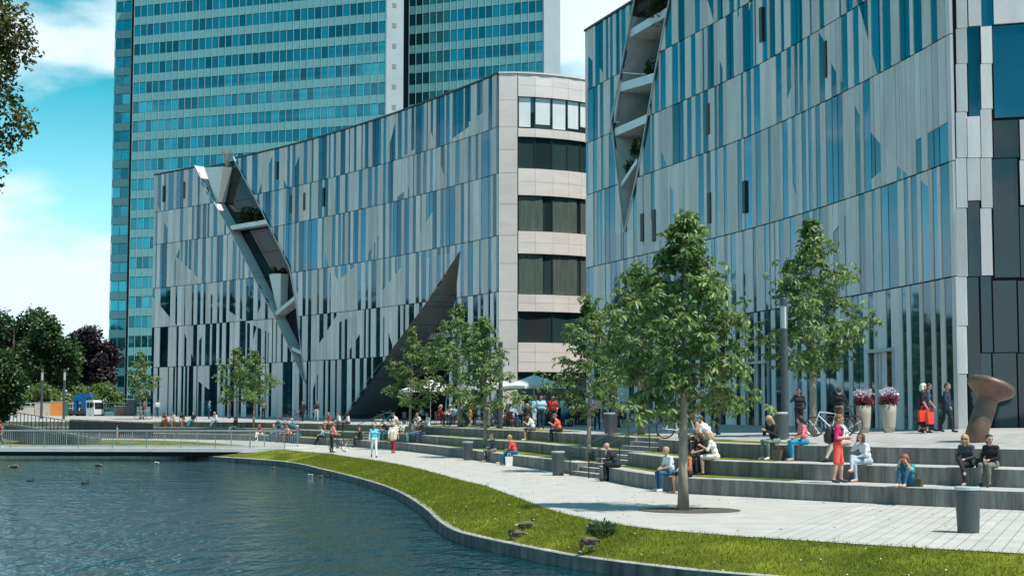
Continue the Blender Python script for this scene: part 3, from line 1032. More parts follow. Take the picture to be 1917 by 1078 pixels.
# diagonal ends of glass strips traced from the photograph (x0, y0, x1, y1, glass above the line)
diagL = dpx(FL, [(288, 365, 300, 394, True), (310, 420, 328, 452, False), (332, 482, 372, 520, True), (285, 554, 330, 608, True), (386, 540, 405, 560, False), (425, 579, 455, 600, True),
                 (345, 620, 362, 672, False), (460, 602, 503, 622, False), (370, 712, 388, 726, False),
                 (676, 500, 715, 430, False), (777, 453, 812, 393, True), (745, 300, 775, 280, True), (740, 372, 768, 350, False), (840, 265, 875, 240, True), (880, 228, 905, 210, True),
                 (715, 545, 755, 495, True), (600, 640, 640, 575, True), (620, 610, 675, 585, False), (640, 520, 672, 492, True), (588, 722, 605, 668, False), (655, 655, 680, 615, False)])
def more_diags(fc, levels, n, seed):
    r_ = random.Random(seed); out = []
    for _ in range(n):
        z = r_.uniform(levels[0] + 1, levels[-1] - 1); s = r_.uniform(1, fc.c.L - 3); w = r_.uniform(0.8, 2.6); sl = r_.choice((-1, 1)) * r_.uniform(0.9, 2.0)
        out.append(((s, z), (s + w, z + sl * w), r_.random() < 0.5))
    return out
diagL += more_diags(FL, LV, 26, 3)
ctL = striped(FL, LV, 11, M_STONE, M_GLASS, [opA, opB], diagL, (0.22, 0.45, 0.6, 0.75, 0.95, 0.5), (0.2, 0.36, 0.5, 0.7, 0.5), s_range=(0.02, LC.L - 0.02))
backing(FL, LV, [opA, opB])
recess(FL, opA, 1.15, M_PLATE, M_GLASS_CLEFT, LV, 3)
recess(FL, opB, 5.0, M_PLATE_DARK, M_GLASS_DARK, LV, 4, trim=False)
nA = (polyline_at(opA[0], LV[-1]), polyline_at(opA[1], LV[-1]))
roof_and_body(FL, LV, [(25, 155), (5, 195), (-22, 212)], notch=nA)
for (py, px, th, tl) in ((424, 470, 0.45, 0.0), (590, 530, 0.42, 1.6), (655, 552, 0.35, -0.5)):
    z = FL.c.sz(px, py)[1]
    slab_in(FL, opA, z, 1.12, th, M_PLATE, 0.02, tl)
z = FL.c.sz(815, 628)[1]
slab_in(FL, opB, z, 4.9, 0.5, M_TRIM, 2.6)
# wedge planter at the top of the cleft and a tall box lower down
def wedge(fc, px_top, px_bot, s_w, off0, off1, m, name="planter_box"):
    (sa, za) = fc.c.sz(*px_top[0]); (sb, zb) = fc.c.sz(*px_top[1]); (sc, zc) = fc.c.sz(*px_bot)
    v = [fc.pos(sa, za, off0), fc.pos(sb, zb, off0), fc.pos(sb, zb, off1), fc.pos(sa, za, off1),
         fc.pos(sc, zc, off0 * 0.5 + off1 * 0.5 + 0.3), fc.pos(sc + s_w, zc, off0 * 0.5 + off1 * 0.5 + 0.3), fc.pos(sc + s_w, zc, off1), fc.pos(sc, zc, off1)]
    mb = MB(); mb.add(v, [(3, 2, 1, 0), (4, 5, 6, 7), (0, 1, 5, 4), (1, 2, 6, 5), (2, 3, 7, 6), (3, 0, 4, 7)])
    return mb.build(name, m, fc.root)
wedge(FL, [(383, 314), (418, 312)], (402, 378), 0.25, 0.05, -1.1, M_PLATE)
wedge(FL, [(500, 512), (522, 512)], (514, 585), 0.5, -0.2, -1.1, M_PLATE)

SLOTS_L = [(307, 348, 378), (346, 341, 372), (545, 366, 400), (570.5, 361, 394), (606, 352, 387), (519, 303, 336)]
for (x, a, b) in SLOTS_L:
    FL.box_px("vent_slot", x - 1.6, x + 1.6, a, b, 0.10, 0.0, M_BLACKMETAL)

# rounded end of the left block, in the sun
LE = Curve(kc([(-0.89, 101.3), (0.37, 101.27), (1.5, 101.5), (2.65, 101.95), (4.75, 103.25), (7.2, 106.2), (8.8, 111.0)]), 0.2, -1)
FE = Facade(LBL, LE)
ROWS = [(182, 241), (257, 316), (366, 433), (475, 551), (583, 641), (696, 778)]
def zat(py): return at_y(1005, py, 101.5 * K).z
sPier = LE.s_at_px(969, 400)
for i in range(6):
    z0, z1 = LV[i], LV[i + 1]
    nk = 2 if i else 3
    for k in range(nk):
        for (a, b) in ((0.03, sPier - 0.02),):
            FE.prism([(a, z0 + (z1 - z0) * k / nk + 0.012), (b, z0 + (z1 - z0) * k / nk + 0.012), (b, z0 + (z1 - z0) * (k + 1) / nk - 0.012), (a, z0 + (z1 - z0) * (k + 1) / nk - 0.012)], 0.06, -0.1).build("stone_panel", M_STONE_END, LBL)
tile_s = [LE.s_at_px(x, 400) for x in (970, 1002, 1035, 1064, 1088)]
tile_s += [tile_s[-1] + d for d in (1.2, 2.4, 3.6, 4.8, 6.0)]
tile_s = [t for t in tile_s if t < LE.L]
bands = []
prev = LV[-1]
for (a, b) in ROWS:
    bands.append((zat(a), prev)); prev = zat(b)
for (z0, z1) in bands:
    nr = max(1, int(round((z1 - z0) / 0.85)))
    for r_ in range(nr):
        for a, b in zip(tile_s[:-1], tile_s[1:]):
            za, zb = z0 + (z1 - z0) * r_ / nr, z0 + (z1 - z0) * (r_ + 1) / nr
            FE.prism([(a + 0.008, za + 0.008), (b - 0.008, za + 0.008), (b - 0.008, zb - 0.008), (a + 0.008, zb - 0.008)], 0.05, -0.2).build("stone_tile", M_STONE_END, LBL)
for ri, (a, b) in enumerate(ROWS):
    z0, z1 = zat(b), zat(a)
    ts = tile_s if ri in (0, 1, 5) else tile_s[::2]
    for ti, (sa, sb) in enumerate(zip(ts[:-1], ts[1:])):
        w = FE.prism([(sa + 0.05, z0 + 0.03), (sb - 0.05, z0 + 0.03), (sb - 0.05, z1 - 0.03), (sa + 0.05, z1 - 0.03)], -0.16, -0.22)
        wo = w.build("window", M_GLASS_END, LBL)
        fr = MB()
        for q in (sa + 0.025, sb - 0.025):
            FE.prism([(q - 0.024, z0), (q + 0.024, z0), (q + 0.024, z1), (q - 0.024, z1)], -0.10, -0.25, fr)
        FE.prism([(sa + 0.05, z0), (sb - 0.05, z0), (sb - 0.05, z0 + 0.03), (sa + 0.05, z0 + 0.03)], -0.10, -0.25, fr)
        FE.prism([(sa + 0.05, z1 - 0.03), (sb - 0.05, z1 - 0.03), (sb - 0.05, z1), (sa + 0.05, z1)], -0.10, -0.25, fr)
        fr.build("frame", M_BLACKMETAL, wo)
        if ri in (2, 3):      # drawn greenish curtains with folds
            nf = 9; cv = MB()
            wd = (sb - sa - 0.16) * (0.72 if ti % 2 == 0 else 0.9)
            for q in range(nf * 2):
                u0 = sa + 0.08 + wd * q / (nf * 2); u1 = sa + 0.08 + wd * (q + 1) / (nf * 2)
                o0 = -0.150 + 0.006 * (q % 2); o1 = -0.150 + 0.006 * ((q + 1) % 2)
                cv.add([FE.pos(u0, z0 + 0.05, o0), FE.pos(u1, z0 + 0.05, o1), FE.pos(u1, z1 - 0.05, o1), FE.pos(u0, z1 - 0.05, o0)], [(0, 1, 2, 3)])
            cv.build("curtain", mat("green_grey_curtain", (0.075, 0.105, 0.09), 0.6, var=0.3, scale=2, stretch=(3, 3, 0.3)), wo)
        if ri == 0:      # pale blinds behind the topmost windows, drawn to different heights
            drop = (0.96, 0.86, 0.97, 0.9, 0.8)[ti % 5]
            ee = 0.75 if ti == 0 else 0.88
            FE.prism([(sa + 0.08, z1 - 0.04 - (z1 - z0 - 0.08) * drop), (sa + (sb - sa) * ee, z1 - 0.04 - (z1 - z0 - 0.08) * drop), (sa + (sb - sa) * ee, z1 - 0.04), (sa + 0.08, z1 - 0.04)], -0.145, -0.158).build("blind", M_BLIND, wo)
mb = MB()
for a, b in ((0, LE.L),):
    n = 30
    for k in range(n):
        s0, s1 = LE.L * k / n, LE.L * (k + 1) / n
        A = [FE.pos(s0, LV[-1] + 0.01, 0.12), FE.pos(s1, LV[-1] + 0.01, 0.12), FE.pos(s1, LV[-1] + 0.01, -0.4), FE.pos(s0, LV[-1] + 0.01, -0.4)]
        up = Vector((0, 0, 0.12))
        mb.add(A + [p + up for p in A], [(3, 2, 1, 0), (4, 5, 6, 7), (0, 1, 5, 4), (2, 3, 7, 6)])
mb.build("parapet_cap", M_STONE_END, LBL)
mb = MB()
for k in range(40):
    s0, s1 = LE.L * k / 40, LE.L * (k + 1) / 40
    mb.add([FE.pos(s0, BZ, -0.24), FE.pos(s1, BZ, -0.24), FE.pos(s1, LV[-1], -0.24), FE.pos(s0, LV[-1], -0.24)], [(0, 1, 2, 3)])
mb.build("inner_wall", M_DARK, LBL)

# --- right block
RC = Curve(kc([(4.30, 89.7), (7.35, 80.8), (10.16, 72.3), (11.85, 65.9), (13.1, 59.9), (14.1, 54.0), (14.56, 50.7)]), 0.4, -1)
RBL = empty("office_building", (11, 70, 1.5), 0, "larger striped stone and glass building at right with a planted cleft near its roof", "building")
FR = Facade(RBL, RC)
RV = [BZ] + [v * K + CAMZ for v in (4.38, 8.2, 12.45, 15.5, 18.6, 22.15)]
opR = opening_px(FR, [(1192, -12), (1146, 228), (1158, 330), (1170, 433)], [(1258, -14), (1230, 126), (1216, 208), (1195, 325), (1171, 434)])
diagR = dpx(FR, [(1098, 100, 1112, 118, False), (1127, 133, 1143, 157, True), (1345, 100, 1356, 140, False), (1325, 0, 1336, 38, True), (1277, 360, 1302, 290, False), (1535, 62, 1545, 80, False),
                 (1558, 120, 1580, 160, False), (1605, 205, 1612, 220, False), (1625, 240, 1643, 262, False), (1628, 340, 1645, 325, True), (1650, 268, 1680, 300, True), (1666, 300, 1700, 326, False),
                 (1698, 272, 1780, 225, False), (1565, 430, 1592, 393, False), (1715, 330, 1733, 345, False), (1548, 455, 1556, 445, False)])
diagR += more_diags(FR, RV, 16, 4)
ctR = striped(FR, RV, 23, M_STONE, M_GLASS_R, [opR], diagR, (0.2, 0.36, 0.5, 0.66, 0.85, 0.5), (0.2, 0.4, 0.5, 0.75, 0.6), s_range=(0.05, RC.L - 0.35))
# corner panels
for i in range(6):
    FR.prism([(RC.L - 0.33, RV[i] + 0.02), (RC.L - 0.01, RV[i] + 0.02), (RC.L - 0.01, RV[i + 1] - 0.02), (RC.L - 0.33, RV[i + 1] - 0.02)], 0.015, -0.1).build("stone_panel", M_STONE, RBL)
backing(FR, RV, [opR])
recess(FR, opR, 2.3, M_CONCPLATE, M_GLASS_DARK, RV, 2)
roof_and_body(FR, RV, [(69, 62), (69, 126), (34, 132)])
slab_in(FR, opR, FR.c.sz(1190, 156)[1], 2.2, 0.55, M_PLATE, 0.05, -0.5)
slab_in(FR, opR, FR.c.sz(1230, 40)[1], 2.2, 0.5, M_PLATE, 0.05, 0.0)
slab_in(FR, opR, FR.c.sz(1185, 240)[1], 2.2, 0.5, M_PLATE, 0.05, 0.0)
slab_in(FR, opR, FR.c.sz(1180, 345)[1], 2.2, 0.3, M_PLATE, 0.05, 1.2)
for (x, a, b) in [(1327, 195, 252), (1547, 78, 146), (1427, 15, 79), (1330, 361, 418), (1395.5, 339, 399), (1204, 400, 452), (1226, 393, 452)]:
    FR.box_px("vent_slot", x - 2.6, x + 2.6, a, b, 0.11, 0.0, M_BLACKMETAL)
# entrances on the ground floor
def entrance(fc, x0, x1, y0, y1, root):
    a, b, z0, z1 = fc.rect_px(x0, x1, y0, y1)
    z0 = BZ
    d = fc.prism([(a, z0), (b, z0), (b, z1), (a, z1)], 0.02, -0.09).build("door", M_GLASS_DARK, root)
    fr = MB()
    fc.prism([(a - 0.06, z1), (b + 0.06, z1), (b + 0.06, z1 + 0.14), (a - 0.06, z1 + 0.14)], 0.22, -0.09, fr)
    for q in (a, a + (b - a) * 0.36, a + (b - a) * 0.5, b):
        fc.prism([(q - 0.035, z0), (q + 0.035, z0), (q + 0.035, z1), (q - 0.035, z1)], 0.10, -0.09, fr)
    fr.build("frame", M_TRIM, d)
    h = MB(); m_ = a + (b - a) * 0.43
    h.tube([fc.pos(m_, 2.6, 0.1), fc.pos(m_, 3.6, 0.1)], 0.025, 6); h.build("handle", M_STEEL, d)
entrance(FR, 1630, 1676, 659, 797, RBL)
entrance(FR, 1402, 1440, 681, 797, RBL)

# right end face of the right block: stone piers and large dark windows
RE = Curve(kc([(14.56, 50.7), (15.7, 50.25), (20, 49.0), (27, 47.5)]), 0.2, -1)
FX = Facade(RBL, RE)
def stone_px(x0, x1, ys):
    for a, b in zip(ys[:-1], ys[1:]):
        FX.box_px("stone_panel", x0, x1, a, b, 0.06, -0.2, M_STONE, RBL, 0.012)
def glass_px(x0, x1, ys, m=None):
    for a, b in zip(ys[:-1], ys[1:]):
        FX.box_px("window", x0, x1, a, b, -0.02, -0.12, m or M_GLASS_DARK, RBL, 0.02)
sE = RE.s_at_px(1790, 400)
for a_, b_ in zip(RV[:-1], RV[1:]):
    FX.prism([(0.0, a_ + 0.02), (sE + 0.02, a_ + 0.02), (sE + 0.02, b_ - 0.02), (0.0, b_ - 0.02)], 0.045, -0.3).build("stone_panel", M_STONE, RBL)
stone_px(1790, 1811, [-130, -40, 54, 120, 210, 296, 390, 518, 610, 700, 812])
stone_px(1811, 1836, [-130, 50]); glass_px(1811, 1836, [50, 218], M_GLASS_R); stone_px(1811, 1836, [218, 296, 376]); glass_px(1811, 1836, [376, 518, 812])
stone_px(1836, 1858, [50, 120, 205, 296, 390, 516]); glass_px(1833, 1858, [-130, 50], M_GLASS_R); glass_px(1836, 1858, [516, 660, 812])
stone_px(1858, 1940, [-130, 44]); glass_px(1859, 1935, [46, 220], M_GLASS_R); glass_px(1859, 1908, [224, 296, 520]); stone_px(1909, 1932, [224, 300, 384]); glass_px(1909, 1932, [386, 520])
glass_px(1859, 1905, [524, 660, 812]); glass_px(1906, 1960, [524, 660, 812]); glass_px(1936, 2010, [-130, 46, 220, 520]); glass_px(1962, 2040, [524, 812])
mb = MB()
for k in range(20):
    s0, s1 = RE.L * k / 20, RE.L * (k + 1) / 20
    mb.add([FX.pos(s0, BZ, -0.15), FX.pos(s1, BZ, -0.15), FX.pos(s1, RV[-1], -0.15), FX.pos(s0, RV[-1], -0.15)], [(0, 1, 2, 3)])
mb.build("inner_wall", M_DARK, RBL)

# --- tower behind
M_TGLASS = glass_mat("tower_window_glass", (0.025, 0.27, 0.33), 1.6, 0.05, 0.45, 0.01, metal=0.75)
M_SPAN = mat("tower_spandrel_glass", (0.20, 0.47, 0.49), 0.3, var=0.05, scale=0.05, rnd=0.04)
M_TMETAL = mat("tower_steel", (0.40, 0.46, 0.48), 0.5, metal=0.2, var=0.06, scale=0.3)
M_TMULL = mat("tower_mullion", (0.38, 0.5, 0.52), 0.4, metal=0.4)
TW = empty("office_tower", (-30, 275, 1.4), 0, "tall teal glass slab tower rising behind the striped buildings", "building")
TO = Vector(TW.location)
FLH = 3.6; TBASE = 1.5; TTOP = 95.0
wparts = []; sparts = []
mull = MB(); tbody = MB()
win_me = None
def unit_box(name, w, d, h, m):
    mb = MB(); mb.box((0, 0, 0), (w, d, h)); me = mb.mesh(name); me.materials.append(m); return me
def tower_face(p0, p1, nmod, zoff, side=False):
    p0 = Vector((*p0, 0)); p1 = Vector((*p1, 0)); d = (p1 - p0); L = d.length; d.normalize()
    nn = Vector((d.y, -d.x, 0)); rz = math.atan2(d.y, d.x); w = L / nmod
    nfl = int((TTOP - TBASE) / FLH)
    for k in range(nmod + 1):
        p = p0 + d * (w * k) + nn * 0.06
        mull.box((p.x - TO.x, p.y - TO.y, (TBASE + TTOP) / 2 - TO.z), (0.09, 0.09, TTOP - TBASE), None)
    for fl in range(nfl):
        z = TBASE + zoff + fl * FLH
        for k in range(nmod):
            p = p0 + d * (w * (k + 0.5))
            wparts.append((p, z + 2.55, rz, w)); sparts.append((p, z + 0.78, rz, w))
tower_face((-70.1, 283.0), (-21.95, 265.3), 37, 0.0)
tower_face((-76.5, 294.0), (-73.1, 293.0), 2, 0.15)
tower_face((-18.6, 276.0), (5.45, 265.7), 19, 0.2)
def proj(p):
    v = Vector(p) - Vector((0, 0, CAMZ))
    yv = v.y * math.cos(PITCH) + v.z * math.sin(PITCH); zv = -v.y * math.sin(PITCH) + v.z * math.cos(PITCH)
    return (W / 2 + F * v.x / yv, H / 2 - F * zv / yv)
def roofline(x):
    return float(np.interp(x, [205, 284, 285, 365, 438, 563, 719, 875, 933, 1092], [745, 745, 326, 311, 294, 263, 214, 156, 132, 132]))
def tower_parts(parts, name, hw, hh, m, dep):
    vis = []
    for i, (p, z, rz, w) in enumerate(parts):
        x, y = proj((p.x, p.y, z))
        if -5 < y < roofline(x) and 195 < x < 1025: vis.append(i)
    vis.sort(key=lambda i: parts[i][0].length)
    keep = set(vis[:300])
    me_cache = {}
    rest = MB()
    for i, (p, z, rz, w) in enumerate(parts):
        ww = round(w - hw, 3)
        if i in keep:
            if ww not in me_cache: me_cache[ww] = unit_box(name, ww, dep, hh, m)
            link(name, me_cache[ww], m, TW, (p.x - TO.x, p.y - TO.y, z - TO.z), (0, 0, rz))
        else:
            M = Matrix.Translation((p.x - TO.x, p.y - TO.y, z - TO.z)) @ Matrix.Rotation(rz, 4, 'Z')
            rest.box((0, 0, 0), (ww, dep, hh), M)
    o = rest.build(name, m, TW); o["kind"] = "stuff"
tower_parts(wparts, "window", 0.20, 1.92, M_TGLASS, 0.05)
tower_parts(sparts, "spandrel_panel", 0.05, 1.52, M_SPAN, 0.11)
o = mull.build("mullion", M_TMULL, TW); o["kind"] = "stuff"
def solid(poly, z0, z1, name, m):
    poly = [(x - TO.x, y - TO.y) for x, y in poly]
    if area2(poly) < 0: poly = poly[::-1]
    mb = MB(); mb.prism(poly, z0 - TO.z, z1 - TO.z); return mb.build(name, m, TW)
M_TBODY = mat("tower_inner", (0.02, 0.05, 0.055), 0.6)
solid([(-70.0, 283.12), (-21.9, 265.42), (-19.5, 272.0), (-67.5, 290)], 1.4, TTOP, "slab_body", M_TBODY)
solid([(-76.4, 294.15), (-73.0, 293.15), (-55, 286.5), (-58, 300), (-74, 302)], 1.4, TTOP, "slab_body", M_TBODY)
solid([(-26, 279.3), (-18.5, 276.12), (5.5, 265.85), (8, 272), (-16, 283)], 1.4, TTOP, "slab_body", M_TBODY)
for (a, b) in (((-21.85, 265.2), (-18.95, 266.4)), ((5.55, 265.5), (8.45, 266.6))):
    a = Vector((*a, 0)); b = Vector((*b, 0)); d = (b - a).normalized(); nn = Vector((d.y, -d.x, 0))
    solid([(a.x, a.y), (b.x, b.y), (b.x - nn.x * 6, b.y - nn.y * 6), (a.x - nn.x * 6, a.y - nn.y * 6)], 1.4, TTOP, "end_wall", M_TMETAL)
    if a.x < 0:
        me = unit_box("vent", 0.7, 0.06, 0.8, mat("vent_grey", (0.20, 0.24, 0.25), 0.6))
        for k in range(int((TTOP - 10) / FLH)):
            c = a.lerp(b, 0.46) + nn * 0.02
            link("vent", me, M_GREYMETAL, TW, (c.x - TO.x, c.y - TO.y, TBASE + 2.9 + k * FLH - TO.z), (0, 0, math.atan2(d.y, d.x)))

# ------------------------------------------------------------------ foot bridge
M_BRIDGE = mat("bridge_fascia", (0.55, 0.56, 0.56), 0.55, var=0.08, scale=0.8)
BA = at_z(540, 842.5, 0.0); BA = Vector((-14.2, 97.2, 0)); BB = Vector((-62.0, 100.6, 0))
M_RAIL = mat("railing_metal", (0.24, 0.27, 0.275), 0.4, metal=0.3, var=0.08, scale=3)
bridge = empty("footbridge", tuple(BA), 0, "low pale footbridge with fine vertical railing crossing the pond", "bridge")
bd = (BB - BA).normalized(); bn = Vector((-bd.y, bd.x, 0))
if bn.y < 0: bn = -bn
BL = (BB - BA).length
def brel(t, off, z): return bd * t + bn * off + Vector((0, 0, z))
mb = MB(); mb.bar(brel(-1.2, 2.1, -0.04), brel(BL, 2.1, -0.04), 4.2, 0.22); mb.build("deck", M_BRIDGE, bridge)
mb = MB(); mb.bar(brel(2.3, 2.2, -0.30), brel(BL, 2.2, -0.30), 3.6, 0.26); mb.build("girder", M_DARK, bridge)
mb = MB(); mb.bar(brel(-1.1, 1.3, -0.62), brel(2.7, 1.3, -0.62), 4.6, 0.92); mb.build("abutment", M_COPE, bridge)
for off in (0.12, 4.05):
    mb = MB(); n = int(BL / 0.13)
    for k in range(n):
        t = 0.1 + k * 0.13
        mb.bar(brel(t, off, 0.07), brel(t, off, 1.10), 0.015, 0.015)
    bal = mb.build("balusters", M_RAIL, bridge); bal["kind"] = "stuff"
    mb = MB(); mb.tube([brel(0.0, off, 1.13), brel(BL, off, 1.13)], 0.035, 8); mb.build("handrail", M_RAIL, bridge)
    mb = MB(); mb.bar(brel(0.05, off, 0.13), brel(BL, off, 0.13), 0.04, 0.05); mb.build("bottom_rail", M_TRIM, bridge)
    me = None
    for k in range(0, int(BL / 2.2)):
        if me is None:
            q = MB(); q.box((0, 0, 0.55), (0.05, 0.05, 1.1)); me = q.mesh("post")
        link("post", me, M_RAIL, bridge, tuple(brel(k * 2.2 + 0.02, off, 0.05)))

# ------------------------------------------------------------------ trees
def leaf_mat(name, c1, c2, trans=0.35):
    m = bpy.data.materials.new(name); m.use_nodes = True
    n = m.node_tree; b = n.nodes["Principled BSDF"]; out = n.nodes["Material Output"]
    ge = n.nodes.new("ShaderNodeNewGeometry")
    mx = n.nodes.new("ShaderNodeMix"); mx.data_type = 'RGBA'
    mx.inputs[6].default_value = (*c1, 1); mx.inputs[7].default_value = (*c2, 1)
    n.links.new(ge.outputs["Random Per Island"], mx.inputs[0])
    n.links.new(mx.outputs[2], b.inputs["Base Color"])
    b.inputs["Roughness"].default_value = 0.42
    b.inputs["Specular IOR Level"].default_value = 0.5
    tr = n.nodes.new("ShaderNodeBsdfTranslucent")
    hs = n.nodes.new("ShaderNodeHueSaturation"); hs.inputs["Hue"].default_value = 0.475; hs.inputs["Value"].default_value = 1.5
    n.links.new(mx.outputs[2], hs.inputs["Color"]); n.links.new(hs.outputs[0], tr.inputs[0])
    ms = n.nodes.new("ShaderNodeMixShader"); ms.inputs[0].default_value = trans
    n.links.new(b.outputs[0], ms.inputs[1]); n.links.new(tr.outputs[0], ms.inputs[2]); n.links.new(ms.outputs[0], out.inputs["Surface"])
    MATS[name] = m
    return m
M_LEAF = leaf_mat("chestnut_leaf", (0.058, 0.135, 0.040), (0.20, 0.29, 0.085), 0.35)
M_LEAF_DK = leaf_mat("dark_green_leaf", (0.020, 0.055, 0.015), (0.055, 0.10, 0.022))
M_LEAF_MID = leaf_mat("park_tree_leaf", (0.022, 0.068, 0.022), (0.050, 0.115, 0.030))
M_LEAF_PURPLE = leaf_mat("copper_beech_leaf", (0.020, 0.014, 0.020), (0.045, 0.030, 0.036), 0.15)
M_LEAF_AUT = leaf_mat("maple_leaf", (0.050, 0.060, 0.012), (0.11, 0.12, 0.02))
M_BARK = mat("grey_bark", (0.30, 0.255, 0.21), 0.9, var=0.35, scale=5, stretch=(1, 1, 0.3), bump=0.5, bscale=25)
M_BARK_DK = mat("dark_bark", (0.07, 0.06, 0.05), 0.9, var=0.35, scale=4, stretch=(1, 1, 0.3), bump=0.5, bscale=15)

def tri_mesh(name, V, Fc, m):
    me = bpy.data.meshes.new(name)
    V = np.asarray(V, np.float32); Fc = np.asarray(Fc, np.int32)
    me.vertices.add(len(V)); me.vertices.foreach_set("co", V.ravel())
    me.loops.add(Fc.size); me.loops.foreach_set("vertex_index", Fc.ravel())
    me.polygons.add(len(Fc)); me.polygons.foreach_set("loop_start", np.arange(0, Fc.size, 3, dtype=np.int32))
    try: me.polygons.foreach_set("loop_total", np.full(len(Fc), 3, np.int32))
    except Exception: pass
    me.update(calc_edges=True); me.validate()
    if m: me.materials.append(m)
    return me

def leaves(C, D, N, length, width):
    """leaflets: base C, direction D, normal N (arrays)"""
    D = D / np.linalg.norm(D, axis=1, keepdims=True)
    S = np.cross(D, N); S /= np.maximum(np.linalg.norm(S, axis=1, keepdims=True), 1e-6)
    U = np.cross(S, D)
    L = length[:, None]; Wd = width[:, None]
    a = C; t = C + D * L - U * L * 0.14
    m = C + D * L * 0.58 + U * Wd * 0.22
    l = m + S * Wd * 0.5; r = m - S * Wd * 0.5
    n = len(C)
    V = np.stack([a, l, t, r], 1).reshape(-1, 3)
    i = np.arange(n) * 4
    Fc = np.concatenate([np.stack([i, i + 1, i + 2], 1), np.stack([i, i + 2, i + 3], 1)])
    return V, Fc

def make_tree(name, base, height, crown0, profile, nlimb, nstar, leaf, seed, label, m_leaf=None, m_bark=None, trunk_r=0.11, group=None, droop=0.55, cat="tree", lean=(0, 0), nleaf=6):
    rg = np.random.default_rng(seed); rr = random.Random(seed)
    root = empty(name, base, rr.uniform(0, 6.28), label, cat, group)
    tp = []
    for k in range(9):
        t = k / 8
        tp.append((lean[0] * t * t + 0.05 * math.sin(t * 5 + seed), lean[1] * t * t + 0.05 * math.cos(t * 4 + seed * 2), height * 0.97 * t))
    tr = [trunk_r * (1.25 if k == 0 else 1.0) * (1 - 0.90 * (k / 8) ** 1.2) + 0.008 for k in range(9)]
    mb = MB(); mb.tube(tp, tr, 10); mb.build("trunk", m_bark or M_BARK, root, smooth=True)
    P = []; br = MB()
    zs = [p[2] for p in tp]
    for k in range(nlimb):
        t = ((k + rr.random() * 0.8) / nlimb) ** 0.9
        zt = crown0 + (height * 0.98 - crown0) * t
        rad = float(np.interp(t, [p[0] for p in profile], [p[1] for p in profile])) * rr.uniform(0.5, 1.25)
        az = k * 2.4 + rr.uniform(-0.4, 0.4)
        x0 = float(np.interp(zt * 0.93, zs, [p[0] for p in tp])); y0 = float(np.interp(zt * 0.93, zs, [p[1] for p in tp]))
        a = Vector((x0, y0, max(crown0 * 0.9, zt - rad * 0.35)))
        e = Vector((x0 + math.cos(az) * rad, y0 + math.sin(az) * rad, zt + rad * rr.uniform(-0.12, 0.2)))
        mid = a.lerp(e, 0.5) + Vector((0, 0, rad * 0.10))
        br.tube([a, mid, e], [0.030 * trunk_r / 0.11 * (1.15 - t * 0.7), 0.018 * trunk_r / 0.11, 0.006], 5)
        ns = max(4, int(nstar / nlimb * (0.35 + rad / max(p[1] for p in profile))))
        for q in range(ns):
            u = rr.choice((0.45, 0.7, 0.98, 0.98)) + rr.uniform(-0.07, 0.06)
            c = (a.lerp(mid, u * 2) if u < 0.5 else mid.lerp(e, u * 2 - 1))
            sp = 0.13 * rad + 0.08
            P.append((c.x + rr.gauss(0, sp), c.y + rr.gauss(0, sp), c.z + rr.gauss(0, sp * 0.75)))
        # twigs
        for q in range(3):
            c = mid.lerp(e, rr.random()); d = Vector((rr.gauss(0, 1), rr.gauss(0, 1), rr.gauss(0.2, 0.6))).normalized() * rad * 0.3
            br.tube([c, c + d], [0.008, 0.003], 4)
    for q in range(max(6, nstar // 50)):
        P.append((tp[-1][0] + rr.gauss(0, 0.1), tp[-1][1] + rr.gauss(0, 0.1), height * rr.uniform(0.9, 1.0)))
    bo = br.build("branches", m_bark or M_BARK, root); bo["kind"] = "stuff"
    P = np.array(P); n = len(P)
    # each star of leaflets droops around an axis that leans outwards
    ax = np.stack([P[:, 0] * 0.35, P[:, 1] * 0.35, np.full(n, 1.0)], 1) + rg.normal(0, 0.35, (n, 3))
    ax /= np.linalg.norm(ax, axis=1, keepdims=True)
    tmp = np.cross(ax, rg.normal(0, 1, (n, 3))); tmp /= np.linalg.norm(tmp, axis=1, keepdims=True)
    bi = np.cross(ax, tmp)
    Cs, Ds, Ns, Ls, Ws = [], [], [], [], []
    sz = leaf * rg.uniform(0.7, 1.25, n)
    for k in range(nleaf):
        an = 2 * np.pi * k / nleaf + rg.uniform(-0.35, 0.35, n)
        d = tmp * np.cos(an)[:, None] + bi * np.sin(an)[:, None]
        D = d - ax * (droop * rg.uniform(0.4, 1.5, n))[:, None] - np.array([0, 0, 0.15])
        Cs.append(P + d * 0.02); Ds.append(D); Ns.append(ax + rg.normal(0, 0.25, (n, 3))); Ls.append(sz * rg.uniform(0.75, 1.15, n)); Ws.append(sz * 0.42)
    V, Fc = leaves(np.concatenate(Cs), np.concatenate(Ds), np.concatenate(Ns), np.concatenate(Ls), np.concatenate(Ws))
    link("crown", tri_mesh("crown", V, Fc, m_leaf or M_LEAF), None, root)
    return root

OVOID = lambda r: [(0, 0.62 * r), (0.15, 0.95 * r), (0.32, 1.0 * r), (0.55, 0.78 * r), (0.75, 0.48 * r), (0.9, 0.22 * r), (1, 0.08 * r)]
def on_ground(px, D, py=790):
    x = px_x(px, D, py); return (x, D, ground_z(x, D))
p = at_z(1283, 955, 0.0)
make_tree("chestnut_tree", (p.x, p.y, 0.0), 7.45, 2.35, OVOID(1.72), 40, 1250, 0.22, 3, "largest young chestnut tree in front, trunk standing in the promenade paving", trunk_r=0.115)
pit("tree_pit", (p.x + 0.1, p.y + 0.05), 1.27, 1.15, 0.011, M_EARTH)
x, y, z = on_ground(1522, 57.0)
make_tree("chestnut_tree", (x, y, z), 8.0, 2.3, OVOID(2.1), 34, 950, 0.24, 5, "young chestnut tree on the plaza behind the tall grey lamp post", trunk_r=0.12)
x, y, z = on_ground(1198, 64.0)
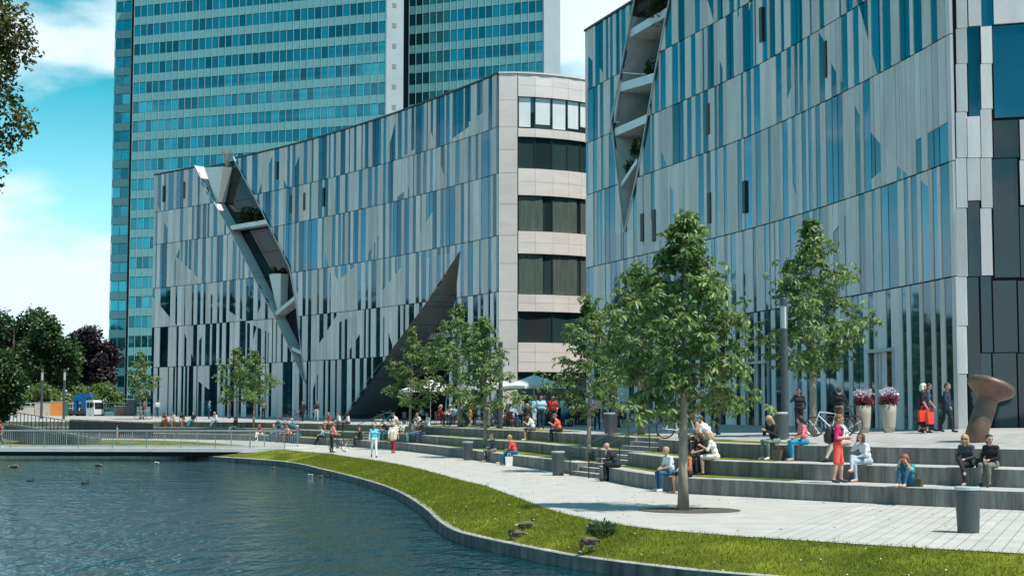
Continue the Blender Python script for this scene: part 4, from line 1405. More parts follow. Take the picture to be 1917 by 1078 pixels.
make_tree("chestnut_tree", (x, y, z), 7.2, 2.2, OVOID(1.75), 26, 800, 0.22, 8, "young chestnut tree on the plaza by the top of the near stairs", trunk_r=0.12)
def tier_pt(c, px, back=1.1):
    s = c.s_at_px(px, 820); p = c.at(s) - c.nrm(s) * back
    return p
p = tier_pt(E1, 1057, 1.0)
make_tree("chestnut_tree", (p.x, p.y, 0.48), 6.6, 2.0, OVOID(1.35), 28, 700, 0.20, 13, "slim young chestnut tree in front of the rounded sunlit building end", trunk_r=0.085)
p = tier_pt(E1, 865, 1.2)
make_tree("chestnut_tree", (p.x, p.y, 0.48), 6.9, 2.0, OVOID(1.75), 30, 800, 0.22, 17, "bushy young chestnut tree on the lowest step before the parasols", trunk_r=0.10)
p = tier_pt(E3, 829, 1.0)
make_tree("chestnut_tree", (p.x, p.y, 1.43), 7.6, 2.2, OVOID(2.0), 26, 650, 0.24, 19, "young chestnut tree on the plaza edge covering the dark triangular entrance", trunk_r=0.11)
p = tier_pt(E1, 735, 1.2)
make_tree("chestnut_tree", (p.x, p.y, 0.48), 7.2, 2.2, OVOID(1.45), 24, 560, 0.22, 23, "narrow young chestnut tree at the left foot of the dark triangular entrance", trunk_r=0.09)
p = tier_pt(E2, 424, 1.0)
make_tree("chestnut_tree", (p.x, p.y, 0.96), 7.0, 2.3, OVOID(1.7), 22, 420, 0.28, 29, "left one of two close young trees before the cleft building", trunk_r=0.085, nleaf=5)
p = tier_pt(E2, 456, 1.0)
make_tree("chestnut_tree", (p.x, p.y, 0.96), 6.7, 2.3, OVOID(1.6), 22, 420, 0.28, 31, "right one of two close young trees before the cleft building", trunk_r=0.09, nleaf=5)
x, y, z = on_ground(262, 147.0)
make_tree("chestnut_tree", (x, y, z), 6.6, 2.0, OVOID(1.3), 20, 380, 0.28, 37, "small young tree at the left corner of the striped building", trunk_r=0.09, nleaf=5)

# large park trees: many lobes of leaf clumps
def big_tree(name, base, height, rx, m_leaf, seed, label, nclump=2600, leaf=0.75, crown0=None, m_bark=None, trunk_r=0.35, group=None, lobes=16, trunk_off=(0, 0), rz=None):
    rg = np.random.default_rng(seed)
    root = empty(name, base, 0, label, "tree", group)
    c0 = crown0 if crown0 is not None else height * 0.22
    mb = MB()
    tp = [(trunk_off[0], trunk_off[1], 0), (trunk_off[0] * 0.8, trunk_off[1] * 0.8, height * 0.3), (trunk_off[0] * 0.3, trunk_off[1] * 0.3, height * 0.55), (0, 0, height * 0.8)]
    mb.tube(tp, [trunk_r, trunk_r * 0.75, trunk_r * 0.5, trunk_r * 0.15], 9)
    for k in range(8):
        a = k * 2.4; q = Vector(tp[1]).lerp(Vector(tp[3]), 0.1 + 0.1 * k)
        if q.z < c0: continue
        mb.tube([q, q + Vector((math.cos(a) * rx * 0.7, math.sin(a) * rx * 0.7, rx * 0.45))], [trunk_r * 0.3, trunk_r * 0.06], 6)
    mb.build("trunk", m_bark or M_BARK_DK, root, smooth=True)
    zc = (c0 + height) / 2; hz = (height - c0) / 2
    LC_, LR = [], []
    for k in range(lobes):
        v = rg.normal(0, 1, 3); v /= np.linalg.norm(v)
        f = rg.uniform(0.45, 0.78)
        LC_.append([v[0] * rx * f, v[1] * rx * f, zc + v[2] * hz * f]); LR.append(rg.uniform(0.28, 0.45) * min(rx, hz))
    LC_ = np.array(LC_); LR = np.array(LR)
    w = LR ** 2 / np.sum(LR ** 2)
    idx = rg.choice(lobes, nclump, p=w)
    v = rg.normal(0, 1, (nclump, 3)); v /= np.linalg.norm(v, axis=1, keepdims=True)
    rad = rg.uniform(0.55, 1.12, (nclump, 1)) ** 0.8
    P = LC_[idx] + v * LR[idx][:, None] * rad
    C, D, N, Ls = [], [], [], []
    for k in range(4):
        d = rg.normal(0, 1, (nclump, 3)) * np.array([1, 1, 0.6]) + v * 0.6
        C.append(P + rg.normal(0, leaf * 0.4, (nclump, 3))); D.append(d - np.array([0, 0, 0.3])); N.append(v + rg.normal(0, 0.4, (nclump, 3)) + np.array([0, 0, 0.4])); Ls.append(leaf * rg.uniform(0.5, 1.2, nclump))
    Ls = np.concatenate(Ls)
    V, Fc = leaves(np.concatenate(C), np.concatenate(D), np.concatenate(N), Ls, Ls * 0.62)
    link("crown", tri_mesh("crown", V, Fc, m_leaf), None, root)
    return root
def far(px, D, z=1.36): return (px_x(px, D), D, z)
big_tree("park_tree", far(22, 205), 15.2, 5.0, M_LEAF_MID, 41, "large rounded green tree at the far left behind the street", 3800, 0.6)
big_tree("park_tree", far(96, 200), 13.2, 3.6, M_LEAF_MID, 42, "rounded green tree beside the copper beech", 2800, 0.6)
big_tree("park_tree", far(172, 212), 13.8, 3.3, M_LEAF_PURPLE, 43, "dark purple copper beech left of the tower", 3200, 0.55)
big_tree("park_tree", far(135, 226), 11.5, 4.0, M_LEAF_PURPLE, 44, "lower dark purple tree half hidden behind the green one", 2200, 0.6)
for k, (px, h) in enumerate([(70, 4.6), (110, 4.0), (150, 4.4), (188, 4.6)]):
    big_tree("garden_shrub", far(px, 190 + k * 2), h, 2.6, M_LEAF, 50 + k, ["leftmost low green shrub under the park trees", "second low green shrub under the park trees", "low green shrub behind the blue and white truck", "low green shrub against the tower foot"][k], 700, 0.45, 0.3, trunk_r=0.1, lobes=8)
big_tree("waterside_tree", (px_x(-2, 112), 112, 0.9), 6.6, 1.75, M_LEAF_DK, 61, "dark leafy tree at the left edge behind the footbridge", 1900, 0.33, 0.4, trunk_r=0.15)
big_tree("overhanging_tree", (px_x(-128, 38), 38, -0.4), 15.5, 2.2, M_LEAF_AUT, 62, "yellowish green maple crown hanging in from the top left edge", 5200, 0.16, 7.3, trunk_r=0.3, lobes=26, trunk_off=(-1.6, 1.0))
# the park beyond the left edge, one mass of foliage that the glass fronts mirror
rg = np.random.default_rng(77)
NC = 42000
cx = []
while len(cx) < 115:
    q = (rg.uniform(-240, -55), rg.uniform(140, 330))
    if q[0] < -0.375 * q[1] - 6: cx.append(q)
cx = np.array(cx)
idx = rg.integers(0, len(cx), NC)
v = rg.normal(0, 1, (NC, 3)); v /= np.linalg.norm(v, axis=1, keepdims=True)
P = np.stack([cx[idx, 0], cx[idx, 1], 10.0 + 2.5 * np.sin(cx[idx, 0])], 1) + v * np.array([7.5, 7.5, 9.5]) * rg.uniform(0.7, 1.05, (NC, 1))
Ls = rg.uniform(1.2, 2.6, NC)
V, Fc = leaves(P, rg.normal(0, 1, (NC, 3)), v + rg.normal(0, 0.4, (NC, 3)), Ls, Ls * 0.8)
o = link("park_wood", tri_mesh("park_wood", V, Fc, M_LEAF_MID)); tag(o, "dense green park wood continuing beyond the left edge", "wood", kind="stuff")

# plants in the clefts of the buildings
def shrub(name, at, r, n, leaf, m_leaf, seed, label, up=1.0, cat="shrub"):
    rg = np.random.default_rng(seed)
    root = empty(name, at, 0, label, cat)
    mb = MB()
    for k in range(6):
        a = k * 1.1; mb.tube([(0, 0, 0), (math.cos(a) * r * 0.3, math.sin(a) * r * 0.3, r * 0.5 * up), (math.cos(a) * r * 0.6, math.sin(a) * r * 0.6, r * 0.9 * up)], [0.03, 0.02, 0.008], 5)
    mb.build("stems", M_BARK_DK, root)
    v = rg.normal(0, 1, (n, 3)); v /= np.linalg.norm(v, axis=1, keepdims=True)
    P = v * rg.uniform(0.35, 1.0, (n, 1)) * np.array([r, r, r * 0.75]) + np.array([0, 0, r * 0.65 * up])
    P += 0.12 * r * np.sin(P * 6 / r)
    Ls = leaf * rg.uniform(0.6, 1.3, n)
    V, Fc = leaves(P, v + rg.normal(0, 0.6, (n, 3)) - np.array([0, 0, 0.2]), rg.normal(0, 0.6, (n, 3)) + np.array([0, 0, 1.0]), Ls, Ls * 0.4)
    link("foliage", tri_mesh("foliage", V, Fc, m_leaf), None, root)
    return root
def on_facade(fc, px, py, off):
    s, z = fc.c.sz(px, py); p = fc.pos(s, z, off) + fc.org
    return tuple(p)
shrub("hanging_shrub", on_facade(FL, 452, 414, -0.7), 0.9, 700, 0.3, M_LEAF_DK, 71, "dark shrub on the upper shelf of the slanting cleft")
shrub("hanging_shrub", on_facade(FL, 480, 416, -0.6), 0.75, 600, 0.3, M_LEAF_DK, 72, "dark trailing shrub right on the upper shelf of the slanting cleft")
shrub("hanging_shrub", on_facade(FL, 503, 514, -0.6), 0.45, 300, 0.25, M_LEAF_DK, 73, "small dark plant on the tall box halfway down the cleft")
shrub("cleft_pine", on_facade(FR, 1226, 40, -0.6), 1.35, 1500, 0.22, M_LEAF_DK, 74, "dark bushy pine in the top of the right building's cleft", cat="shrub")
shrub("cleft_shrub", on_facade(FR, 1206, 140, -0.7), 0.7, 600, 0.2, M_LEAF_DK, 75, "reddish green shrub on the shelf of the right building's cleft")
shrub("cleft_creeper", on_facade(FR, 1184, 290, -0.5), 0.6, 300, 0.3, M_LEAF_DK, 76, "leafy creeper climbing in the lower point of the right cleft")
shrub("cleft_creeper", on_facade(FR, 1172, 322, -0.4), 0.4, 200, 0.28, M_LEAF_DK, 78, "small drooping plant at the tip of the right cleft")
# bare twiggy shrub on the roof
rt = empty("bare_shrub", on_facade(FL, 412, 311, -0.8), 0, "leafless twiggy shrub on the roof at the top of the cleft", "shrub")
mb = MB(); r2 = random.Random(5)
for k in range(26):
    a = r2.uniform(0, 6.28); d = Vector((math.cos(a) * r2.uniform(0.1, 0.55), math.sin(a) * r2.uniform(0.1, 0.55), 1)).normalized()
    m1 = d * r2.uniform(0.8, 1.3); e = m1 + (d + Vector((r2.gauss(0, 0.25), r2.gauss(0, 0.25), 0.2))).normalized() * r2.uniform(0.5, 1.0)
    mb.tube([(0, 0, 0), m1, e], [0.022, 0.015, 0.005], 4)
    for q in range(4):
        b0 = m1.lerp(e, r2.random()); mb.tube([b0, b0 + Vector((r2.gauss(0, 0.2), r2.gauss(0, 0.2), r2.uniform(0.1, 0.4)))], [0.009, 0.004], 4)
mb.build("twigs", mat("dry_twigs", (0.28, 0.20, 0.14), 0.9), rt)

# grass blades and daisies on the bank
rg = np.random.default_rng(90)
NG = 90000
kk = rg.integers(60, NB - 2, NG)
kk = np.where(rg.random(NG) < 0.75, rg.integers(NB // 2, NB - 2, NG), kk)
rowsA = np.array(rows)
tj = rg.random(NG) * (MBK - 1.02); j0 = tj.astype(int); fj = (tj - j0)[:, None]; fk = rg.random((NG, 1))
P = (rowsA[kk, j0] * (1 - fj) + rowsA[kk, j0 + 1] * fj) * (1 - fk) + (rowsA[kk + 1, j0] * (1 - fj) + rowsA[kk + 1, j0 + 1] * fj) * fk
clump = 0.5 + 0.5 * np.sin(P[:, 0] * 3.1 + np.sin(P[:, 1] * 2.3) * 2) * np.sin(P[:, 1] * 1.7 + 0.6)
hh = (0.035 + 0.06 * rg.random(NG) * (0.4 + clump))[:, None]
an = rg.uniform(0, 6.28, NG); sd = np.stack([np.cos(an), np.sin(an), np.zeros(NG)], 1) * 0.009
lean = rg.normal(0, 0.45, (NG, 3)) * hh; lean[:, 2] = 0
V = np.stack([P - sd, P + sd, P + lean + np.array([0, 0, 1]) * hh], 1).reshape(-1, 3)
Fc = np.arange(NG * 3).reshape(-1, 3)
M_BLADE = leaf_mat("grass_blade", (0.085, 0.13, 0.012), (0.25, 0.28, 0.03), 0.4)
MATS["grass_blade"].node_tree.nodes["Principled BSDF"].inputs["Specular IOR Level"].default_value = 0.2
o = link("grass", tri_mesh("grass", V, Fc, M_BLADE)); tag(o, "short mown grass on the sloping pond bank", "grass", kind="stuff")
sel = rg.choice(NG, 260, replace=False); Pd = P[sel] + np.array([0, 0, 0.05])
an = rg.uniform(0, 6.28, 260); q = np.stack([np.cos(an), np.sin(an), np.zeros(260)], 1) * 0.013; q2 = np.stack([-np.sin(an), np.cos(an), np.full(260, 0.4)], 1) * 0.013
V = np.stack([Pd - q - q2, Pd + q - q2, Pd + q + q2, Pd - q - q2, Pd + q + q2, Pd - q + q2], 1).reshape(-1, 3)
o = link("daisies", tri_mesh("daisies", V, np.arange(len(V)).reshape(-1, 3), mat("daisy_white", (0.7, 0.7, 0.55), 0.8))); tag(o, "tiny white daisies scattered in the bank grass", "flowers", kind="stuff")
# leafy tuft by the geese
h = at_z(1126, 1016, -0.28)
tuft = empty("leafy_tuft", (h.x, h.y, ground_z(h.x, h.y, -0.3)), 0, "tall bluish green leafy tuft growing on the bank beside the standing goose", "plant")
n = 420; an = rg.uniform(0, 6.28, n); r_ = rg.random(n) ** 0.5 * 0.26
P = np.stack([np.cos(an) * r_, np.sin(an) * r_, rg.uniform(0.0, 0.30, n) * (1 - r_ / 0.5)], 1)
D = np.stack([np.cos(an) * 0.7, np.sin(an) * 0.7, rg.uniform(0.4, 1.4, n)], 1) + rg.normal(0, 0.3, (n, 3))
Ls = rg.uniform(0.10, 0.2, n)
V, Fc = leaves(P, D, rg.normal(0, 0.5, (n, 3)) + np.array([0, 0, 1.0]), Ls, Ls * 0.22)
link("foliage", tri_mesh("foliage", V, Fc, leaf_mat("tuft_leaf", (0.05, 0.10, 0.05), (0.12, 0.19, 0.09))), None, tuft)

# ------------------------------------------------------------------ street furniture
def lamp(px, D, label, h=4.8):
    x, y, z = on_ground(px, D)
    r = empty("lamp_post", (x, y, z), 0, label, "lamp post", "grey lamp posts")
    mb = MB(); mb.lathe([(0.16, 0), (0.16, 0.02), (0.125, 0.03), (0.122, h - 1.05)], 20); mb.build("pole", M_GREYMETAL, r, smooth=False)
    mb = MB(); mb.lathe([(0.105, h - 1.05), (0.105, h - 0.28)], 18); mb.build("glass_tube", mat("lamp_glass", (0.55, 0.6, 0.6), 0.15, var=0.05), r)
    mb = MB(); mb.lathe([(0.125, h - 0.28), (0.125, h - 0.02), (0.11, h)], 20); mb.build("cap", M_GREYMETAL, r)
    for k in range(8):
        a = k * math.pi / 4
        q = MB(); q.tube([(0.118 * math.cos(a), 0.118 * math.sin(a), h - 1.06), (0.118 * math.cos(a), 0.118 * math.sin(a), h - 0.27)], 0.008, 5); q.build("rod", M_STEEL, r)
    return r
lamp(1470, 53.0, "tall grey lamp post beside the woman in pink on the top step")
lamp(937, 86.0, "dark lamp post in front of the left building's sunlit end")
lamp(1150, 68.5, "lamp post half hidden by the largest chestnut tree")
lamp(77, 152.0, "left one of two thin lamp posts by the street")
lamp(119, 150.0, "right one of two thin lamp posts left of the truck")

def bin_at(p, label, h=0.92, r=0.25):
    b = empty("litter_bin", p, 0, label, "litter bin", "grey litter bins")
    mb = MB(); mb.lathe([(r * 0.84, 0.0), (r * 0.86, 0.03), (r, h * 0.93)], 26); mb.build("body", M_GREYMETAL, b, smooth=False)
    mb = MB(); mb.lathe([(r * 1.03, h * 0.93), (r * 1.03, h - 0.01), (r * 0.98, h), (r * 0.72, h), (r * 0.70, h - 0.02)], 26); mb.build("rim", M_TRIM, b)
    mb = MB(); mb.lathe([(r * 0.69, h - 0.03), (r * 0.69, h - 0.018)], 20); mb.build("opening", M_DARK, b)
    return b
p = at_z(1813, 997, 0); bin_at((p.x, p.y, 0.008), "large grey litter bin in the right foreground")
p = at_z(1045, 889.6, 0); bin_at((p.x, p.y, 0), "dark grey litter bin left of the near stairs")
p = at_z(876, 861, 0); bin_at((p.x, p.y, 0), "grey litter bin left of the man in striped trousers")
p = at_z(613, 833, 0); bin_at((p.x, p.y, 0), "far grey litter bin beside the man with the bicycle")
x, y, z = on_ground(1461, 52.0); bin_at((x, y, z), "grey litter bin standing against the tall lamp post")
x, y, z = on_ground(1141, 68.0); bin_at((x, y, z), "grey litter bin standing at the half hidden lamp post")

# parasols of the cafe
M_CANVAS = mat("white_canvas", (0.74, 0.73, 0.70), 0.85, var=0.05, scale=2)
def parasol(px, D, w, label, zt=None, rz=0.3):
    x, y, z = on_ground(px, D)
    r = empty("parasol", (x, y, z), rz, label, "parasol", "white cafe parasols")
    he, ha = 2.35, 3.05
    mb = MB(); h = w / 2
    ring = []
    for k in range(4):
        a = math.pi / 4 + k * math.pi / 2; ring.append(Vector((h * 1.414 * math.cos(a), h * 1.414 * math.sin(a), he)))
    vs = [(0, 0, ha)]; fs = []
    for k in range(4):
        for q in range(4):
            p = ring[k].lerp(ring[(k + 1) % 4], q / 4); sag = 0.05 * math.sin(math.pi * q / 4); vs.append((p.x * (1 - sag * .3), p.y * (1 - sag * .3), p.z + sag))
    n = 16
    for k in range(n): fs.append((0, 1 + k, 1 + (k + 1) % n))
    mb.add(vs, fs); mb.build("canopy", M_CANVAS, r)
    mv = MB()
    for k in range(n):
        a = Vector(vs[1 + k]); b = Vector(vs[1 + (k + 1) % n]); dz = Vector((0, 0, -0.16))
        mv.add([a, b, b + dz, a + dz], [(0, 1, 2, 3)])
    mv.build("valance", M_CANVAS, r)
    mb = MB(); mb.tube([(0, 0, 0.0), (0, 0, ha)], 0.035, 10); mb.build("pole", M_TRIM, r)
    mb = MB(); mb.lathe([(0.32, 0.0), (0.32, 0.06), (0.06, 0.09)], 18); mb.build("base", M_GREYMETAL, r)
    for k in range(8):
        p = Vector(vs[1 + k * 2]); q = MB(); q.bar((0, 0, ha - 0.08), p - Vector((0, 0, 0.03)), 0.02, 0.03); q.build("rib", M_TRIM, r)
    return r
parasol(806, 106, 3.6, "leftmost white parasol at the dark triangular entrance")
parasol(918, 95, 3.2, "middle white parasol left of the dark lamp post", rz=0.2)
parasol(1000, 93, 2.8, "right white parasol in front of the sunlit building end", rz=0.5)
x, y, z = on_ground(1106, 88)
r = empty("parasol", (x, y, z), 0, "folded white parasol left of the larger building", "parasol")
mb = MB(); mb.tube([(0, 0, 0), (0, 0, 3.2)], 0.035, 10); mb.build("pole", M_TRIM, r)
mb = MB(); mb.lathe([(0.36, 1.15), (0.30, 1.6), (0.20, 2.4), (0.05, 3.15)], 9); mb.build("canopy", M_CANVAS, r)
mb = MB(); mb.lathe([(0.3, 0.0), (0.3, 0.06), (0.06, 0.09)], 18); mb.build("base", M_GREYMETAL, r)

# cafe tables and chairs
M_CHAIR = mat("dark_wicker", (0.03, 0.03, 0.032), 0.7, var=0.3, scale=12)
M_CHAIR_RED = mat("red_wicker", (0.16, 0.03, 0.025), 0.7, var=0.3, scale=12)
TABLES = [(775, 108), (838, 103), (878, 104), (945, 93), (972, 89), (1028, 92), (1062, 88), (1088, 92), (1160, 82)]
CHAIRPOS = []
for k, (px, D) in enumerate(TABLES):
    x, y, z = on_ground(px, D)
    t = empty("cafe_table", (x, y, z), 0, f"{['first','second','third','fourth','fifth','sixth','seventh','eighth','ninth'][k]} small round cafe table counted from the left under the parasols", "table", "cafe tables")
    mb = MB(); mb.lathe([(0.36, 0.72), (0.37, 0.735), (0.36, 0.75)], 18); mb.build("table_top", M_TRIM if k % 2 else M_CHAIR, t)
    mb = MB(); mb.tube([(0, 0, 0.03), (0, 0, 0.72)], 0.03, 8); mb.build("leg", M_BLACKMETAL, t)
    mb = MB(); mb.lathe([(0.22, 0.0), (0.22, 0.02), (0.03, 0.05)], 14); mb.build("foot", M_BLACKMETAL, t)
    for q in range(3 if k % 2 else 2):
        a = k * 0.9 + q * 2.2 + 0.4
        CHAIRPOS.append((x + 0.62 * math.cos(a), y + 0.62 * math.sin(a), z, a + math.pi / 2, k, q))
def chair_meshes():
    out = []
    q = MB(); q.box((0, 0, 0.45), (0.44, 0.44, 0.045)); out.append(("seat", q.mesh("seat")))
    q = MB(); q.box((0, -0.215, 0.68), (0.44, 0.035, 0.40)); out.append(("backrest", q.mesh("backrest")))
    for sx in (-1, 1):
        q = MB(); q.bar((sx * 0.19, 0.19, 0), (sx * 0.19, 0.19, 0.43), 0.03); out.append(("leg", q.mesh("leg")))
        q = MB(); q.bar((sx * 0.19, -0.21, 0), (sx * 0.19, -0.195, 0.48), 0.03); out.append(("leg", q.mesh("leg")))
    return out
CM = {}
ORD = ['first', 'second', 'third', 'fourth', 'fifth', 'sixth', 'seventh', 'eighth', 'ninth', 'tenth', 'eleventh', 'twelfth']
for i, (x, y, z, a, k, q) in enumerate(CHAIRPOS):
    m = M_CHAIR_RED if k in (4, 1) else M_CHAIR
    if m.name not in CM:
        CM[m.name] = chair_meshes()
        for _, me in CM[m.name]: me.materials.append(m)
    c = empty("cafe_chair", (x, y, z), a, f"{'red' if m is M_CHAIR_RED else 'dark'} wicker chair, {ORD[q]} at the {ORD[k]} cafe table from the left", "chair", "cafe chairs")
    for nm, me in CM[m.name]: link(nm, me, None, c)

# flower tubs at the entrance
M_TUB = mat("cream_tub", (0.46, 0.41, 0.35), 0.6, var=0.06, scale=2)
M_FLOWER = leaf_mat("red_flower", (0.20, 0.015, 0.04), (0.45, 0.10, 0.16), 0.2)
M_FLOWERP = leaf_mat("pale_flower", (0.45, 0.40, 0.50), (0.75, 0.72, 0.78), 0.2)
for k, px in enumerate((1617, 1664)):
    x, y, z = on_ground(px, 57.5 if k else 59.0)
    t = empty("flower_tub", (x, y, z), 0, "tall cream tub with red and pale flowers " + ("right" if k else "left") + " of the glass entrance door", "flower tub", "flower tubs at the entrance")
    mb = MB(); mb.lathe([(0.19, 0.0), (0.235, 0.25), (0.275, 0.7), (0.285, 1.02), (0.26, 1.04), (0.25, 1.0)], 24); mb.build("tub", M_TUB, t, smooth=True)
    rg = np.random.default_rng(5 + k)
    for nm, mm, n, zz, rr_ in (("leaves", M_LEAF_DK, 240, 1.1, 0.3), ("red_flowers", M_FLOWER, 420, 1.22, 0.34), ("pale_flowers", M_FLOWERP, 240, 1.48, 0.36)):
        v = rg.normal(0, 1, (n, 3)); v /= np.linalg.norm(v, axis=1, keepdims=True)
        P = v * rg.uniform(0.4, 1, (n, 1)) * np.array([rr_, rr_, 0.17]) + np.array([0, 0, zz])
        Ls = rg.uniform(0.06, 0.12, n); V, Fc = leaves(P, v + rg.normal(0, .5, (n, 3)), rg.normal(0, 1, (n, 3)), Ls, Ls * 0.7)
        o = link(nm, tri_mesh(nm, V, Fc, mm), None, t); o["kind"] = "stuff"

# big bronze nail-shaped sculpture
M_BRONZE = mat("brown_bronze", (0.17, 0.105, 0.078), 0.5, metal=0.35, var=0.3, scale=2.0, bump=0.25, bscale=9)
D = 46.5
nb = Vector((px_x(1822, D, 805), D, 0)); nb.z = ground_z(nb.x, nb.y)
sc_ = D / F
nail = empty("sculpture", tuple(nb), 0, "large leaning bronze sculpture shaped like a nail with a tilted round head", "sculpture")
top = Vector((38 * sc_, 0.15, 98 * sc_)); ax = top.normalized()
mb = MB(); mb.tube([Vector((0, 0, -0.08)), ax * 0.5, top * 0.85, top * 1.0], [0.335, 0.325, 0.30, 0.30], 24); mb.build("shaft", M_BRONZE, nail, smooth=True)
hd = Vector((0.36, 0.16, 0.92)).normalized(); hc = top + Vector((-0.02, 0, 0.02))
M4 = Matrix.Translation(hc) @ hd.to_track_quat('Z', 'Y').to_matrix().to_4x4()
q = MB(); q.lathe([(0.30, -0.36), (0.40, -0.24), (0.64, -0.06), (0.72, 0.03), (0.725, 0.12), (0.66, 0.20), (0.4, 0.225)], 36)
# slightly hammered rim
q.v = [tuple(M4 @ (Vector(v) * (1.0 + 0.012 * math.sin(9 * math.atan2(v[1], v[0])) + 0.008 * math.sin(17 * math.atan2(v[1], v[0]))))) for v in q.v]
q.build("head", M_BRONZE, nail, smooth=True)

# letters of the cafe sign on the dark band of the rounded end
sg = empty("cafe_sign", tuple(FE.pos(LE.s_at_px(1066, 700), 0, 0.05) + FE.org), 0, "white cafe lettering on the dark window band of the rounded end", "sign")
zt = at_y(1066, 706, LE.at(LE.s_at_px(1066, 700)).y).z
for (ch, px) in (("L", 1046), ("R", 1061), ("F", 1066), ("O", 1081)):
    cu = bpy.data.curves.new("letter", 'FONT'); cu.body = ch; cu.size = 0.62; cu.extrude = 0.02; cu.align_x = 'CENTER'
    tmp = bpy.data.objects.new("letter_tmp", cu); COL.objects.link(tmp)
    bpy.context.view_layer.update()
    me = bpy.data.meshes.new_from_object(tmp.evaluated_get(bpy.context.evaluated_depsgraph_get()))
    bpy.data.objects.remove(tmp); me.name = "letter"
    s = LE.s_at_px(px, 700); p = LE.at(s) + LE.nrm(s) * 0.0; t = LE.tan(s)
    me.materials.clear(); me.materials.append(M_BLIND)
    o = link("letter", me, None, sg, tuple(Vector((p.x, p.y, zt)) - Vector(sg.location)), (math.pi / 2, 0, math.atan2(t.y, t.x)))

# ------------------------------------------------------------------ bicycles
M_TYRE = mat("rubber", (0.015, 0.015, 0.016), 0.85)
def ring_mesh(R0, r, n=28, k=6):
    mb = MB(); vs = []; fs = []
    for i in range(n):
        a = 2 * math.pi * i / n
        for j in range(k):
            b = 2 * math.pi * j / k
            vs.append(((R0 + r * math.cos(b)) * math.cos(a), r * math.sin(b), (R0 + r * math.cos(b)) * math.sin(a)))
    for i in range(n):
        for j in range(k):
            fs.append((i * k + j, i * k + (j + 1) % k, ((i + 1) % n) * k + (j + 1) % k, ((i + 1) % n) * k + j))
    mb.add(vs, fs); return mb
BIKE = {}
def bike(p, rz, col, label, lean=0.0):
    if not BIKE:
        BIKE['tyre'] = ring_mesh(0.33, 0.020).mesh("tyre"); BIKE['tyre'].materials.append(M_TYRE)
        q = ring_mesh(0.305, 0.009, 24, 4)
        for k in range(14):
            a = k * 2 * math.pi / 14; q.tube([(0, 0, 0), (0.305 * math.cos(a), 0, 0.305 * math.sin(a))], 0.0035, 4)
        q.tube([(0, -0.05, 0), (0, 0.05, 0)], 0.02, 8)
        BIKE['rim'] = q.mesh("rim"); BIKE['rim'].materials.append(M_STEEL)
        rw, fw = Vector((-0.52, 0, 0.35)), Vector((0.54, 0, 0.35)); bb = Vector((-0.07, 0, 0.30)); st = Vector((-0.20, 0, 0.80)); hd_ = Vector((0.36, 0, 0.86)); hb = Vector((0.40, 0, 0.74))
        q = MB()
        for a, b, r in ((bb, st, 0.018), (st, hd_, 0.018), (bb, hb, 0.02), (hd_, hb, 0.022)): q.tube([a, b], r, 7)
        for sy in (-0.05, 0.05):
            y_ = Vector((0, sy, 0)); q.tube([bb + y_ * .6, rw + y_], 0.011, 6); q.tube([st, rw + y_], 0.010, 6); q.tube([hb + y_ * .8, fw + y_], 0.013, 6)
        BIKE['frame'] = q.mesh("frame")
        q = MB(); q.tube([hd_, hd_ + Vector((-0.03, 0, 0.16))], 0.014, 6)
        q.tube([hd_ + Vector((-0.14, -0.29, 0.14)), hd_ + Vector((0.0, -0.2, 0.17)), hd_ + Vector((-0.02, 0, 0.17)), hd_ + Vector((0.0, 0.2, 0.17)), hd_ + Vector((-0.14, 0.29, 0.14))], 0.013, 6)
        BIKE['handlebar'] = q.mesh("handlebar"); BIKE['handlebar'].materials.append(M_BLACKMETAL)
        q = MB(); q.tube([st, st + Vector((-0.03, 0, 0.12))], 0.014, 6); q.add([(-0.36, -0.09, 0.93), (-0.36, 0.09, 0.93), (-0.10, 0.03, 0.95), (-0.10, -0.03, 0.95), (-0.35, -0.07, 0.99), (-0.35, 0.07, 0.99), (-0.10, 0.02, 0.985), (-0.10, -0.02, 0.985)], [(3, 2, 1, 0), (4, 5, 6, 7), (0, 1, 5, 4), (1, 2, 6, 5), (2, 3, 7, 6), (3, 0, 4, 7)])
        BIKE['saddle'] = q.mesh("saddle"); BIKE['saddle'].materials.append(M_TYRE)
        q = MB(); q.tube([bb + Vector((0, -0.012, 0)), bb + Vector((0, 0.012, 0))], 0.09, 16); q.bar(bb + Vector((0, -0.06, 0)), bb + Vector((0.14, -0.06, -0.09)), 0.02); q.bar(bb + Vector((0, 0.06, 0)), bb + Vector((-0.14, 0.06, 0.09)), 0.02)
        q.box(tuple(bb + Vector((0.15, -0.1, -0.09))), (0.09, 0.08, 0.02)); q.box(tuple(bb + Vector((-0.15, 0.1, 0.09))), (0.09, 0.08, 0.02))
        BIKE['crank'] = q.mesh("crank"); BIKE['crank'].materials.append(M_STEEL)
        q = MB(); q.bar((-0.75, 0, 0.74), (-0.3, 0, 0.74), 0.10, 0.015); q.tube([(-0.7, 0.06, 0.73), (-0.53, 0.06, 0.35)], 0.006, 5); q.tube([(-0.7, -0.06, 0.73), (-0.53, -0.06, 0.35)], 0.006, 5)
        BIKE['rack'] = q.mesh("luggage_rack"); BIKE['rack'].materials.append(M_BLACKMETAL)
    b = empty("bicycle", p, rz, label, "bicycle", "bicycles on the plaza")
    b.rotation_euler = (lean, 0, rz)
    for x in (-0.52, 0.54):
        w = bpy.data.objects.new("wheel", None); COL.objects.link(w); w.parent = b; w.location = (x, 0, 0.35); w.empty_display_size = 0.1
        link("tyre", BIKE['tyre'], None, w); link("rim", BIKE['rim'], None, w)
    f = link("frame", BIKE['frame'], None, b)
    if not BIKE['frame'].materials: BIKE['frame'].materials.append(M_BLACKMETAL)
    f.material_slots[0].link = 'OBJECT'; f.material_slots[0].material = col
